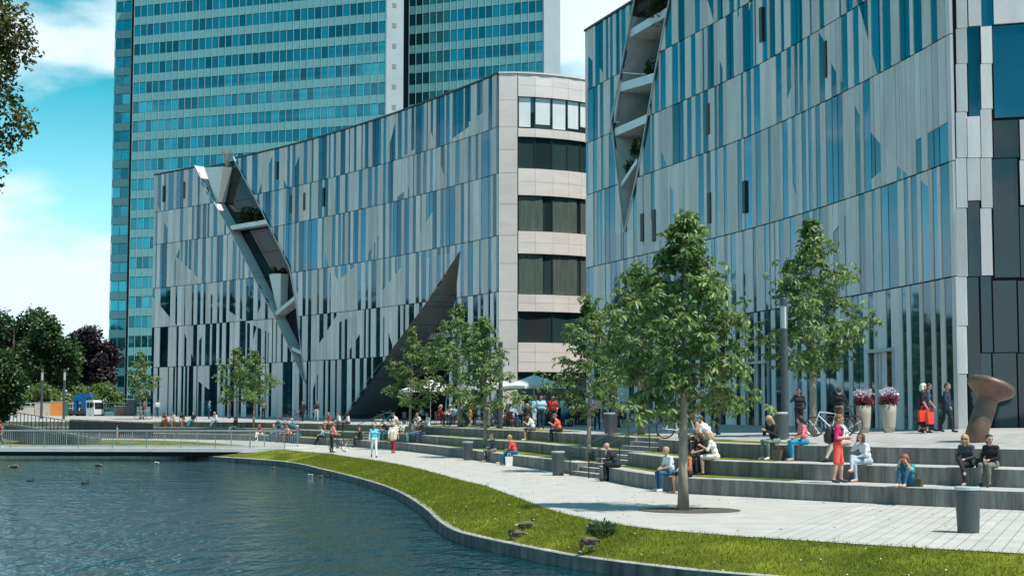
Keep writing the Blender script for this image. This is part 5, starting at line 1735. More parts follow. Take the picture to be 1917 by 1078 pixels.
    for nm in ('handlebar', 'saddle', 'crank'): link(nm, BIKE[nm], None, b)
    link("luggage_rack", BIKE['rack'], None, b)
    return b
BK_BLACK = M_BLACKMETAL
BK_TEAL = mat("teal_bike_paint", (0.02, 0.20, 0.24), 0.35, var=0.05)
BK_WHITE = mat("white_bike_paint", (0.7, 0.72, 0.72), 0.35, var=0.05)
BK_GREY = mat("grey_bike_paint", (0.3, 0.33, 0.34), 0.35, var=0.05)
def gb(px, D): x, y, z = on_ground(px, D); return (x, y, z)
bike(gb(722, 110.5), 0.3, BK_TEAL, "teal bicycle by the far stairs rail", 0.18)
bike(gb(852, 95), 0.2, BK_GREY, "silver bicycle parked left of the woman in orange")
bike(gb(880, 96), 0.5, BK_BLACK, "black bicycle behind the silver one near the parasols")
bike(gb(915, 89.5), 0.1, BK_BLACK, "black bicycle at the foot of the dark lamp post")
bike(gb(1272, 57.0), 0.05, BK_WHITE, "white bicycle at the top of the near stairs behind the largest tree")
bike(gb(1553, 53.5), 2.7, BK_WHITE, "white bicycle behind the man with the backpack", 0.1)
bike(gb(1578, 57.5), 0.4, BK_BLACK, "black bicycle pushed by the dark dressed man at the facade")
bike(gb(545, 130), 0.3, BK_BLACK, "far black bicycle on the plaza behind the seated group")
bike(gb(268, 146), 0.4, BK_GREY, "far bicycle at the small tree by the building corner")

# ------------------------------------------------------------------ street at the left: truck, fence, barriers
M_BLUE = mat("blue_machine_paint", (0.015, 0.16, 0.42), 0.4, var=0.12, scale=2)
M_WHITE = mat("white_vehicle_paint", (0.72, 0.73, 0.73), 0.35, var=0.04, scale=2)
M_ORANGE = mat("orange_board", (0.70, 0.25, 0.05), 0.6, var=0.15, scale=3)
M_VGLASS = mat("vehicle_window", (0.02, 0.03, 0.035), 0.08, ior=1.7)
TD = 172.0
tx = px_x(157, TD); tk = empty("lift_truck", (tx, TD, 1.36), -0.5, "white truck with a folded blue lifting boom on the street at left", "truck")
tk.scale = (0.72, 0.72, 0.8)
mb = MB(); mb.box((-0.2, 0, 0.72), (6.2, 1.0, 0.22)); mb.build("chassis", M_BLACKMETAL, tk)
def cab_mesh():
    prof = [(1.45, 0.55), (3.05, 0.55), (3.12, 1.35), (2.95, 2.55), (2.75, 2.72), (1.55, 2.72), (1.45, 2.6)]
    q = MB(); n = len(prof)
    q.add([(x, -1.05, z) for x, z in prof] + [(x, 1.05, z) for x, z in prof], [tuple(range(n)), tuple(reversed(range(n, 2 * n)))] + [((i + 1) % n, i, i + n, (i + 1) % n + n) for i in range(n)])
    return q
cab = cab_mesh().build("cab", M_WHITE, tk)
for (x0, x1) in ((1.6, 2.05), (2.15, 2.75)):
    q = MB(); q.box(((x0 + x1) / 2, -1.06, 2.05), (x1 - x0, 0.02, 0.75)); q.build("side_window", M_VGLASS, cab)
q = MB(); q.add([(3.13, -0.92, 1.5), (3.13, 0.92, 1.5), (2.99, 0.92, 2.4), (2.99, -0.92, 2.4)], [(0, 1, 2, 3)]); q.build("windscreen", M_VGLASS, cab)
q = MB(); q.box((3.1, 0, 0.6), (0.16, 2.1, 0.3)); q.build("bumper", M_BLACKMETAL, cab)
for sy in (-1.22, 1.22):
    q = MB(); q.box((3.05, sy, 2.1), (0.06, 0.18, 0.42)); q.build("mirror", M_BLACKMETAL, cab)
q = MB(); q.box((-1.0, 0, 0.92), (4.6, 2.1, 0.16)); q.box((-1.0, -1.02, 1.15), (4.6, 0.05, 0.35)); q.build("flatbed", M_GREYMETAL, tk)
for wx in (2.3, -1.0, -2.3):
    for sy in (-0.9, 0.9):
        w = bpy.data.objects.new("wheel", None); COL.objects.link(w); w.parent = tk; w.location = (wx, sy, 0.46); w.empty_display_size = 0.2
        q = MB(); q.tube([(0, -0.14, 0), (0, 0.14, 0)], 0.46, 18); q.build("tyre", M_TYRE, w)
        q = MB(); q.tube([(0, -0.15, 0), (0, 0.15, 0)], 0.25, 14); q.build("rim", M_TRIM, w)
bm_ = MB(); bm_.box((0.2, 0, 1.9), (0.9, 0.9, 1.7)); bm_.build("turret", M_BLUE, tk)
bm_ = MB(); bm_.bar((0.4, 0, 2.6), (-1.9, 0, 3.2), 0.55, 0.6); bm_.bar((-1.9, 0.1, 3.3), (1.3, 0.1, 3.45), 0.5, 0.5); bm_.bar((-1.5, 0, 1.0), (-1.75, 0, 3.2), 0.5, 0.5); bm_.bar((0.5, 0.3, 2.0), (1.3, 0.3, 3.3), 0.4, 0.4)
bm_.build("boom", M_BLUE, tk)
bm_ = MB(); bm_.box((-2.7, 0, 1.08), (1.1, 1.6, 0.06))
for sx in (-3.2, -2.2):
    for sy in (-0.75, 0.75): bm_.bar((sx, sy, 1.1), (sx, sy, 2.2), 0.05)
for zz in (1.6, 2.2):
    bm_.bar((-3.2, -0.75, zz), (-2.2, -0.75, zz), 0.05); bm_.bar((-3.2, 0.75, zz), (-2.2, 0.75, zz), 0.05); bm_.bar((-3.2, -0.75, zz), (-3.2, 0.75, zz), 0.05)
bm_.build("work_basket", M_TRIM, tk)
# street fence
FD = 179.0
fx0, fx1 = px_x(18, FD), px_x(292, FD)
fe = empty("street_fence", (fx0, FD, 1.36), 0, "galvanised pipe fence along the street behind the truck", "fence")
for k in range(15):
    q = MB(); q.box(((fx1 - fx0) * k / 14, 0, 0.95), (0.09, 0.09, 1.9)); q.build("post", M_TRIM, fe)
for zz in (0.7, 1.3, 1.9):
    q = MB(); q.box(((fx1 - fx0) / 2, 0.05, zz), (fx1 - fx0, 0.05, 0.09)); q.build("rail", M_TRIM, fe)
def block(px0, px1, D, h, m, name, label, cat, d=0.6, feet=True):
    x0, x1 = px_x(px0, D), px_x(px1, D)
    o = empty(name, ((x0 + x1) / 2, D, 1.36), 0, label, cat)
    w = x1 - x0
    q = MB(); q.box((0, 0, h * 0.56), (w, d, h * 0.88)); q.build("panel", m, o)
    for sx in (-0.4, 0.4):
        q = MB(); q.box((sx * w, 0, h * 0.06), (0.18, d + 0.2, h * 0.12)); q.build("foot", M_BLACKMETAL, o)
    q = MB(); q.box((0, 0, h * 1.02), (w + 0.06, d + 0.06, h * 0.035)); q.build("top_rail", M_TRIM, o)
    return o
M_CREAM = mat("cream_hoarding", (0.55, 0.48, 0.42), 0.8, var=0.12, scale=1)
M_BRICK = mat("brick_red_box", (0.30, 0.16, 0.12), 0.8, var=0.2, scale=3)
block(66, 92, 176, 1.9, M_CREAM, "site_hoarding", "cream site hoarding panel behind the left lamp posts", "hoarding")
block(94, 117, 175, 2.0, M_ORANGE, "warning_board", "orange barrier board between the two thin lamp posts", "barrier", 0.2)
block(30, 62, 174, 1.5, M_CREAM, "site_hoarding", "low pale hoarding at the far left under the dark tree", "hoarding")
block(120, 126, 165, 2.0, mat("green_box_paint", (0.03, 0.16, 0.09), 0.6), "switch_cabinet", "narrow green cabinet left of the truck", "cabinet", 0.5)
block(216, 236, 170, 1.5, M_BRICK, "brown_crate", "brownish red crate right of the truck", "crate", 0.9)
block(238, 254, 168, 2.2, M_GREYMETAL, "grey_container", "upright grey container beside the crate", "container", 0.9)
block(190, 212, 172, 0.9, M_TRIM, "street_bench", "pale low bench between truck and crate", "bench", 0.5)

# ramp with black railing at the far left
RA = at_y(24, 794, 127.0); RB = at_y(172, 819, 121.5)
rp = empty("ramp", tuple(RA), 0, "pale sloping ramp with black railing at the left behind the bridge", "ramp")
q = MB(); q.bar(Vector((0, 0, -0.6)), RB - RA + Vector((0, 0, -0.6)), 1.8, 1.1); q.build("ramp_body", mat("mossy_concrete", (0.10, 0.12, 0.10), 0.9, var=0.3, scale=1), rp)
q = MB(); q.bar(Vector((0, -0.85, 0.0)), RB - RA + Vector((0, -0.85, 0.0)), 0.16, 0.12); q.build("coping", M_COPE, rp)
n = 22
for k in range(n):
    p = (RB - RA) * (k / (n - 1)); q = MB(); q.bar(p + Vector((0, -0.85, 0.05)), p + Vector((0, -0.85, 1.05)), 0.05); q.build("post", M_BLACKMETAL, rp)
q = MB(); q.bar(Vector((0, -0.85, 1.05)), RB - RA + Vector((0, -0.85, 1.05)), 0.05, 0.05); q.build("handrail", M_BLACKMETAL, rp)
SA = at_y(132, 786, 133.0); SB = at_y(286, 792, 133.5)
sl = empty("slatted_wall", tuple(SA), 0, "dark slatted wall under the plaza edge left of the seating steps", "wall")
n = 40
for k in range(n):
    p = (SB - SA) * (k / (n - 1)); q = MB(); q.bar(p + Vector((0, -0.08, -1.0)), p + Vector((0, -0.08, 0.0)), 0.10, 0.10); q.build("slat", M_BLACKMETAL, sl)
q = MB(); q.bar(Vector((0, 0.15, -0.55)), SB - SA + Vector((0, 0.15, -0.55)), 0.3, 1.0); q.build("backing", mat("teal_grey_wall", (0.10, 0.13, 0.14), 0.8, var=0.2), sl)
q = MB(); q.bar(Vector((0, 0.1, 0.04)), SB - SA + Vector((0, 0.1, 0.04)), 0.5, 0.1); q.build("coping", M_COPE, sl)

# ------------------------------------------------------------------ people and animals: smooth bodies from blended round cones
def surface_net(prims, res, k=0.03, pad=0.08):
    """prims: (a, b, ra, rb, id). Returns verts, quads, face ids of the blended surface."""
    P = np.array([[*p[0], *p[1]] for p in prims], float)
    rr = max(max(p[2], p[3]) for p in prims)
    lo = np.minimum(P[:, :3], P[:, 3:]).min(0) - rr - pad; hi = np.maximum(P[:, :3], P[:, 3:]).max(0) + rr + pad
    n = np.ceil((hi - lo) / res).astype(int) + 1
    g = [lo[i] + res * np.arange(n[i]) for i in range(3)]
    X, Y, Z = np.meshgrid(*g, indexing='ij')
    G = np.stack([X, Y, Z], -1).reshape(-1, 3).astype(np.float32)
    best = np.full(len(G), 1e9, np.float32); idm = np.zeros(len(G), np.int16); raw = np.full(len(G), 1e9, np.float32)
    for (a, b, ra, rb, mid) in prims:
        a = np.array(a, np.float32); b = np.array(b, np.float32); ab = b - a; L2 = float(ab @ ab) + 1e-9
        t = np.clip(((G - a) @ ab) / L2, 0, 1)
        d = np.linalg.norm(G - a - t[:, None] * ab, axis=1) - (ra + (rb - ra) * t)
        h = np.clip(0.5 + 0.5 * (best - d) / k, 0, 1)
        best = np.where(best > 1e8, d, best * (1 - h) + d * h - k * h * (1 - h))
        idm = np.where(d < raw, mid, idm); raw = np.minimum(raw, d)
    S = best.reshape(n); I = idm.reshape(n)
    ins = S < 0
    c = [ins[i:n[0] - 1 + i, j:n[1] - 1 + j, l:n[2] - 1 + l] for i in (0, 1) for j in (0, 1) for l in (0, 1)]
    cs = sum(x.astype(int) for x in c); act = (cs > 0) & (cs < 8)
    idx = -np.ones(act.shape, int); cells = np.argwhere(act); idx[act] = np.arange(len(cells))
    acc = np.zeros((len(cells), 3)); cnt = np.zeros(len(cells))
    offs = [(i, j, l) for i in (0, 1) for j in (0, 1) for l in (0, 1)]
    def sv(o): return S[cells[:, 0] + o[0], cells[:, 1] + o[1], cells[:, 2] + o[2]]
    for o in offs:
        for ax in range(3):
            if o[ax] == 1: continue
            q = list(o); q[ax] = 1
            s0, s1 = sv(o), sv(q); m = (s0 < 0) != (s1 < 0)
            t = np.where(m, s0 / np.where(np.abs(s0 - s1) < 1e-9, 1, s0 - s1), 0)
            p = np.tile(np.array(o, float), (len(cells), 1)); p[:, ax] += t
            acc[m] += p[m]; cnt[m] += 1
    V = lo + (cells + acc / np.maximum(cnt, 1)[:, None]) * res
    quads = []; fid = []
    for ax in range(3):
        o1, o2 = [(1, 2), (2, 0), (0, 1)][ax]
        sl0 = [slice(None)] * 3; sl1 = [slice(None)] * 3
        sl0[ax] = slice(0, n[ax] - 1); sl1[ax] = slice(1, n[ax])
        a = ins[tuple(sl0)]; b = ins[tuple(sl1)]
        e = np.argwhere(a != b)
        e = e[(e[:, o1] > 0) & (e[:, o2] > 0) & (e[:, o1] < n[o1] - 1) & (e[:, o2] < n[o2] - 1)]
        fl = a[tuple(e.T)]
        def ci(d1, d2):
            q = e.copy(); q[:, o1] += d1; q[:, o2] += d2; return idx[tuple(q.T)]
        Q = np.stack([ci(-1, -1), ci(0, -1), ci(0, 0), ci(-1, 0)], 1)
        Q = np.where(fl[:, None], Q, Q[:, ::-1])
        quads.append(Q); fid.append(I[tuple(e.T)])
    Q = np.concatenate(quads); fi = np.concatenate(fid)
    ok = (Q >= 0).all(1)
    return V, Q[ok], fi[ok]

SKIN, TOP, BOT, SHOE, FORE, SHIN = range(6)
def lerp3(a, b, t): return tuple(a[i] + (b[i] - a[i]) * t for i in range(3))

def body_prims(J, w=1.0, skirt=None, coat=None):
    """J: joints of a pose"""
    p = []
    pel, che, nek, hed = J['pel'], J['che'], J['nek'], J['hed']
    mid = lerp3(pel, che, 0.5)
    def side(c, dx, r): return (c[0] + dx[0] * r, c[1] + dx[1] * r, c[2] + dx[2] * r)
    sh = [J['shL'], J['shR']]; ac = tuple((sh[1][i] - sh[0][i]) for i in range(3)); L = math.sqrt(sum(v * v for v in ac)); ac = tuple(v / L for v in ac)
    hp = [J['hiL'], J['hiR']]
    p.append((side(pel, ac, -0.075 * w), side(pel, ac, 0.075 * w), 0.112 * w, 0.112 * w, BOT))
    p.append((side(mid, ac, -0.065 * w), side(mid, ac, 0.065 * w), 0.105 * w, 0.105 * w, TOP))
    p.append((side(che, ac, -0.085 * w), side(che, ac, 0.085 * w), 0.115 * w, 0.115 * w, TOP))
    p.append((lerp3(che, nek, 0.7), lerp3(sh[0], che, 0.05), 0.07, 0.072, TOP)); p.append((lerp3(che, nek, 0.7), lerp3(sh[1], che, 0.05), 0.07, 0.072, TOP))
    p.append((lerp3(che, nek, 0.85), lerp3(nek, hed, 0.45), 0.058, 0.05, SKIN))
    for s in 'LR':
        p.append((J['sh' + s], J['el' + s], 0.058 * w, 0.045 * w, TOP))
        p.append((J['el' + s], J['wr' + s], 0.042, 0.031, FORE))
        p.append((J['hi' + s], J['kn' + s], 0.092 * w, 0.062 * w, BOT))
        p.append((J['kn' + s], J['an' + s], 0.058 * w, 0.040, SHIN))
        cf = lerp3(J['kn' + s], J['an' + s], 0.3); p.append((cf, lerp3(cf, J['an' + s], 0.3), 0.056 * w, 0.048, SHIN))
        an, to = J['an' + s], J['to' + s]
        p.append(((an[0], an[1], an[2] - 0.03), to, 0.045, 0.035, SHOE))
    if skirt: p += skirt(J)
    return p

def head_template():
    pr = [((0, -0.012, 0.045), (0, 0.012, 0.055), 0.090, 0.086, 0), ((0, 0.035, -0.035), (0, 0.05, -0.055), 0.055, 0.042, 0), ((0, 0.0, 0.0), (0, 0.03, -0.01), 0.07, 0.06, 0),
          ((0, 0.098, 0.018), (0, 0.118, -0.012), 0.010, 0.016, 0), ((0.088, -0.005, 0.01), (0.09, -0.012, -0.02), 0.014, 0.01, 0), ((-0.088, -0.005, 0.01), (-0.09, -0.012, -0.02), 0.014, 0.01, 0),
          ((-0.02, 0.088, -0.048), (0.02, 0.088, -0.048), 0.011, 0.011, 1)]
    V, Q, fi = surface_net(pr, 0.014, 0.02, 0.02)
    ey = []
    for i in range(len(Q)):
        c = V[Q[i]].mean(0)
        if c[1] > 0.07 and 0.015 < c[2] < 0.036 and 0.016 < abs(c[0]) < 0.048: ey.append(i)
    fi = np.where(fi == 1, 2, 0); fi[ey] = 1
    return V, Q, fi
HEAD = head_template()
def hair_template(kind):
    pr = [((0, -0.022, 0.066), (0, 0.000, 0.074), 0.094, 0.090, 0), ((0, -0.045, 0.02), (0, -0.03, 0.05), 0.082, 0.085, 0)]
    if kind == 'long':
        for sx in (-1, 1): pr += [((sx * 0.062, -0.02, 0.05), (sx * 0.085, -0.01, -0.13), 0.045, 0.035, 0)]
        pr += [((0, -0.07, 0.03), (0, -0.085, -0.17), 0.07, 0.06, 0)]
    if kind == 'curly':
        for sx in (-1, 1): pr += [((sx * 0.07, -0.01, 0.06), (sx * 0.09, 0.0, -0.06), 0.055, 0.05, 0)]
        pr += [((0, -0.06, 0.05), (0, -0.08, -0.08), 0.085, 0.075, 0)]
    if kind == 'tail':
        pr += [((0, -0.10, 0.06), (0, -0.155, -0.06), 0.035, 0.028, 0), ((0, -0.155, -0.06), (0, -0.14, -0.16), 0.028, 0.012, 0)]
    V, Q, fi = surface_net(pr, 0.017, 0.025, 0.02)
    # open the face: drop faces in front of and below the hairline
    keep = []
    for i in range(len(Q)):
        c = V[Q[i]].mean(0)
        face = c[1] > 0.035 and c[2] < 0.085 and (abs(c[0]) < 0.085)
        if kind in ('long', 'curly') and abs(c[0]) > 0.062: face = False
        keep.append(not face)
    return V, Q[np.array(keep)]
HAIRV = {}
def cap_template():
    V, Q, fi = surface_net([((0, -0.015, 0.075), (0, 0.005, 0.078), 0.098, 0.094, 0), ((-0.04, 0.10, 0.062), (0.04, 0.10, 0.062), 0.018, 0.018, 0)], 0.017, 0.02, 0.02)
    k = [V[q].mean(0)[2] > 0.045 for q in Q]
    return V, Q[np.array(k)]

def hand_faces(w, el, curl):
    """palm and five unequal fingers at wrist w, pointing away from the elbow"""
    w = Vector(w); d = (w - Vector(el)).normalized()
    s = d.cross(Vector((0, 0, 1)))
    if s.length < 0.2: s = d.cross(Vector((0, 1, 0)))
    s.normalize(); u = s.cross(d).normalized()
    mb = MB()
    mb.tube([w - d * 0.01, w + d * 0.04, w + d * 0.085], [0.026, 0.034, 0.030], 8)
    for k, (o, ln) in enumerate(((-0.028, 0.062), (-0.0095, 0.074), (0.0095, 0.070), (0.028, 0.054))):
        a = w + d * 0.075 + s * o
        b = a + (d * math.cos(curl * .5) - u * math.sin(curl * .5)) * ln * 0.5
        c = b + (d * math.cos(curl * 1.3) - u * math.sin(curl * 1.3)) * ln * 0.5
        mb.tube([a, b, c], [0.0095, 0.0085, 0.0065], 5)
    a = w + d * 0.028 - s * 0.026; b = a + (d * 0.6 - s * 0.75 - u * 0.2).normalized() * 0.035; c = b + (d * 0.9 - s * 0.2 - u * 0.3).normalized() * 0.03
    mb.tube([a, b, c], [0.012, 0.010, 0.007], 5)
    return mb

POSES = {}
def pose(name, J, tilt=(0, 0), curl=0.5, w=1.0, skirt=None, res=0.024):
    """tilt = (nod forward, turn) of the head; six material slots plus eyes and mouth"""
    V, Q, fi = surface_net(body_prims(J, w, skirt), res, 0.028)
    HM = Matrix.Translation(J['hed']) @ Matrix.Rotation(tilt[1], 4, 'Z') @ Matrix.Rotation(-tilt[0], 4, 'X')
    Vh = np.array([(HM @ Vector(v))[:] for v in HEAD[0]])
    allV = [V, Vh]; faces = [tuple(q) for q in Q] + [tuple(q + len(V)) for q in HEAD[1]]
    mi = list(fi) + [(SKIN, 6, 7)[i] for i in HEAD[2]]
    off = len(V) + len(Vh)
    for s in 'LR':
        hb = hand_faces(J['wr' + s], J['el' + s], curl)
        allV.append(np.array(hb.v)); faces += [tuple(i + off for i in f) for f in hb.f]; mi += [SKIN] * len(hb.f); off += len(hb.v)
    me = bpy.data.meshes.new("person_" + name)
    me.from_pydata(np.concatenate(allV).tolist(), [], faces)
    me.polygons.foreach_set("material_index", [int(i) for i in mi]); me.polygons.foreach_set("use_smooth", [True] * len(faces))
    me.update()
    POSES[name] = (me, HM, J)

def stand_J(lean=0.0, arms='down', step=0.0):
    J = dict(pel=(0, 0, 0.96), che=(0, 0.01 + lean * .5, 1.28), nek=(0, 0.0 + lean, 1.46), hed=(0, 0.025 + lean * 1.2, 1.60),
             shL=(-0.175, lean * .9, 1.41), shR=(0.175, lean * .9, 1.41), hiL=(-0.085, 0, 0.92), hiR=(0.085, 0, 0.92),
             knL=(-0.10, 0.02 + step * .5, 0.50), knR=(0.10, 0.02 - step * .35, 0.50), anL=(-0.11, -0.02 + step, 0.085), anR=(0.11, -0.02 - step * 1.05, 0.085 + step * .15),
             toL=(-0.13, 0.14 + step, 0.035), toR=(0.13, 0.14 - step * 1.0, 0.035 + step * .05))
    if arms == 'down': J.update(elL=(-0.245, -0.03 - step * .4, 1.13), elR=(0.245, -0.03 + step * .4, 1.13), wrL=(-0.25, 0.06 - step * .6, 0.89), wrR=(0.25, 0.06 + step * .8, 0.90))
    if arms == 'pocket': J.update(elL=(-0.29, -0.08, 1.15), elR=(0.29, -0.08, 1.15), wrL=(-0.19, 0.04, 0.96), wrR=(0.19, 0.04, 0.96))
    if arms == 'phone': J.update(elL=(-0.245, -0.02, 1.13), wrL=(-0.23, 0.08, 0.90), elR=(0.30, 0.10, 1.22), wrR=(0.13, 0.10, 1.52))
    if arms == 'hold': J.update(elL=(-0.25, 0.0, 1.14), elR=(0.25, 0.0, 1.14), wrL=(-0.10, 0.26, 1.12), wrR=(0.12, 0.26, 1.16))
    if arms == 'bike': J.update(elL=(-0.25, 0.10, 1.17), elR=(0.25, 0.10, 1.17), wrL=(-0.22, 0.36, 1.05), wrR=(0.22, 0.36, 1.05))
    return J
def sit_J(seat=0.475, lean=0.06, legs='down', arms='lap', back=0.0):
    """seat height over the feet; y is forwards, pelvis over the origin"""
    z = seat + 0.10
    J = dict(pel=(0, 0, z), che=(0, 0.02 + lean, z + 0.32), nek=(0, 0.03 + lean * 1.8, z + 0.49), hed=(0, 0.06 + lean * 2.1, z + 0.63),
             shL=(-0.17, 0.01 + lean * 1.7, z + 0.44), shR=(0.17, 0.01 + lean * 1.7, z + 0.44), hiL=(-0.09, 0.03, z - 0.01), hiR=(0.09, 0.03, z - 0.01))
    if legs == 'down': J.update(knL=(-0.12, 0.44, z - 0.01), knR=(0.12, 0.44, z - 0.01), anL=(-0.12, 0.42, 0.085), anR=(0.13, 0.40, 0.085), toL=(-0.14, 0.58, 0.035), toR=(0.15, 0.56, 0.035))
    if legs == 'stretch': J.update(knL=(-0.11, 0.45, z + 0.0), knR=(0.12, 0.44, z - 0.02), anL=(-0.13, 0.72, 0.13), anR=(0.12, 0.60, 0.09), toL=(-0.16, 0.84, 0.11), toR=(0.14, 0.74, 0.04))
    if legs == 'cross': J.update(knL=(-0.06, 0.44, z + 0.0), knR=(0.03, 0.47, z + 0.12), anL=(-0.10, 0.42, 0.085), anR=(-0.20, 0.60, z - 0.22), toL=(-0.12, 0.58, 0.035), toR=(-0.26, 0.72, z - 0.25))
    if legs == 'hug':
        J.update(pel=(0, 0, 0.10), che=(0, 0.08, 0.42), nek=(0, 0.16, 0.58), hed=(0, 0.24, 0.70), shL=(-0.17, 0.15, 0.53), shR=(0.17, 0.15, 0.53), hiL=(-0.09, 0.03, 0.10), hiR=(0.09, 0.03, 0.10),
                 knL=(-0.10, 0.34, 0.47), knR=(0.10, 0.34, 0.47), anL=(-0.09, 0.50, 0.08), anR=(0.09, 0.50, 0.08), toL=(-0.10, 0.64, 0.035), toR=(0.10, 0.64, 0.035),
                 elL=(-0.22, 0.30, 0.42), elR=(0.22, 0.30, 0.42), wrL=(-0.10, 0.36, 0.62), wrR=(0.11, 0.36, 0.62))
        return J
    s = J['shL'][1]
    if arms == 'lap': J.update(elL=(-0.24, s + 0.05, z + 0.18), elR=(0.24, s + 0.05, z + 0.18), wrL=(-0.07, s + 0.24, z + 0.12), wrR=(0.07, s + 0.26, z + 0.13))
    if arms == 'phone': J.update(elL=(-0.22, s + 0.10, z + 0.20), elR=(0.22, s + 0.10, z + 0.20), wrL=(-0.05, s + 0.30, z + 0.32), wrR=(0.05, s + 0.30, z + 0.33))
    if arms == 'face': J.update(elL=(-0.22, s + 0.05, z + 0.18), wrL=(-0.02, s + 0.22, z + 0.11), elR=(0.24, s + 0.22, z + 0.30), wrR=(0.10, s + 0.14, z + 0.56))
    if arms == 'prop': J.update(elL=(-0.25, s - 0.10, z + 0.20), wrL=(-0.26, s - 0.12, z - 0.03), elR=(0.24, s + 0.05, z + 0.18), wrR=(0.12, s + 0.28, z + 0.10))
    if arms == 'table': J.update(elL=(-0.25, s + 0.12, z + 0.16), elR=(0.25, s + 0.12, z + 0.16), wrL=(-0.10, s + 0.32, z + 0.26), wrR=(0.10, s + 0.32, z + 0.22))
    return J
def dress(J): return [((0, 0, 0.95), (0, 0.0, 0.42), 0.15, 0.23, BOT), ((-0.06, 0, 0.9), (0.06, 0.0, 0.4), 0.14, 0.2, BOT)]
def short_skirt(J): return [((0, 0, 0.95), (0, 0.0, 0.62), 0.14, 0.18, BOT)]
def shorts_stand(J): return [(J['hiL'], lerp3(J['hiL'], J['knL'], 0.9), 0.095, 0.088, BOT), (J['hiR'], lerp3(J['hiR'], J['knR'], 0.9), 0.095, 0.088, BOT)]
def jacket(J): return [((-0.06, 0, 1.2), (-0.07, 0, 0.86), 0.14, 0.14, TOP), ((0.06, 0, 1.2), (0.07, 0, 0.86), 0.14, 0.14, TOP)]

pose('stand', stand_J(), (0.05, 0.1))
pose('stand_pocket', stand_J(arms='pocket'), (0.0, -0.4), skirt=jacket)
pose('stand_phone', stand_J(arms='phone'), (0.1, 0.0))
pose('stand_hold', stand_J(arms='hold', lean=0.02), (0.35, 0.0))
JS = stand_J(arms='hold', lean=0.02)
JS.update(knL=(-0.13, 0.06, 0.50), knR=(0.13, -0.02, 0.50), anL=(-0.15, 0.05, 0.085), anR=(0.16, -0.10, 0.085), toL=(-0.18, 0.21, 0.035), toR=(0.20, 0.05, 0.035))
pose('stand_shorts', JS, (0.25, 0.0), w=1.04, skirt=shorts_stand)
pose('stand_big', stand_J(arms='pocket'), (0.0, 0.2), w=1.22)
pose('stand_bike', stand_J(arms='bike', lean=0.05), (0.15, 0.0))
pose('walk', stand_J(step=0.22, lean=0.03), (0.1, 0.0))
pose('walk_coat', stand_J(step=0.20, lean=0.03), (0.05, 0.0), skirt=jacket)
pose('walk_dress', stand_J(step=0.12), (0.05, -0.3), w=1.12, skirt=dress)
pose('stand_skirt', stand_J(arms='hold'), (0.1, 0.3), w=0.94, skirt=short_skirt)
pose('sit', sit_J(), (0.1, 0.2), 0.9)
pose('sit_cross', sit_J(legs='cross', lean=0.05), (0.0, 0.3), 0.9)
pose('sit_face', sit_J(legs='cross', lean=0.07, arms='face'), (0.05, 0.5), 0.9)
pose('sit_bow', sit_J(lean=0.15), (0.75, 0.0), 1.0)
pose('sit_phone', sit_J(lean=0.09, arms='phone'), (0.55, 0.0), 0.9)
pose('sit_turn', sit_J(lean=0.03), (0.05, 0.9), 0.9)
pose('sit_turn_right', sit_J(lean=0.04, arms='lap'), (0.1, -0.9), 0.9)
pose('sit_prop', sit_J(legs='stretch', lean=-0.02, arms='prop'), (0.0, 0.4), 0.3)
pose('sit_stretch', sit_J(legs='stretch', lean=0.10), (0.35, 0.2), 0.9)
pose('sit_hug', sit_J(legs='hug'), (0.55, 0.0), 0.5)
pose('sit_table', sit_J(0.46, lean=0.07, arms='table'), (0.2, 0.1), 0.9, res=0.028)
pose('sit_table_turn', sit_J(0.46, lean=0.05, arms='table'), (0.1, 0.8), 0.9, res=0.028)

CLOTH = {}
def cloth(c, rough=0.85):
    key = tuple(c)
    if key not in CLOTH:
        CLOTH[key] = mat("cloth_%d_%d_%d" % key, lin(c), rough, var=0.12, scale=9, bump=0.3, bscale=14, detail=3)
    return CLOTH[key]
def stripe_mat(c1, c2):
    nm = "striped_%d_%d" % (c1[0], c2[0])
    if nm in MATS: return MATS[nm]
    m = mat(nm, lin(c1), 0.85); n = m.node_tree; b = n.nodes["Principled BSDF"]
    tc = n.nodes.new("ShaderNodeTexCoord"); wv = n.nodes.new("ShaderNodeTexWave"); wv.inputs["Scale"].default_value = 5.0; wv.inputs["Distortion"].default_value = 0.6
    n.links.new(tc.outputs["Object"], wv.inputs["Vector"])
    cr = n.nodes.new("ShaderNodeValToRGB"); cr.color_ramp.interpolation = 'CONSTANT'; cr.color_ramp.elements[0].color = (*lin(c1), 1); cr.color_ramp.elements[1].position = 0.5; cr.color_ramp.elements[1].color = (*lin(c2), 1)
    n.links.new(wv.outputs["Fac"], cr.inputs[0]); n.links.new(cr.outputs[0], b.inputs["Base Color"])
    return m
M_SKIN = mat("skin", (0.52, 0.30, 0.215), 0.55, var=0.06, scale=6)
M_SKIN2 = mat("skin_tanned", (0.36, 0.19, 0.125), 0.55, var=0.06, scale=6)
M_EYE = mat("eye_dark", (0.03, 0.02, 0.018), 0.3)
M_LIP = mat("lips", (0.40, 0.15, 0.13), 0.5)
HAIRC = {'blonde': (0.42, 0.27, 0.12), 'brown': (0.085, 0.045, 0.025), 'dark': (0.022, 0.016, 0.014), 'red': (0.24, 0.085, 0.035), 'grey': (0.42, 0.41, 0.39), 'white': (0.66, 0.64, 0.60)}
PEOPLE = []
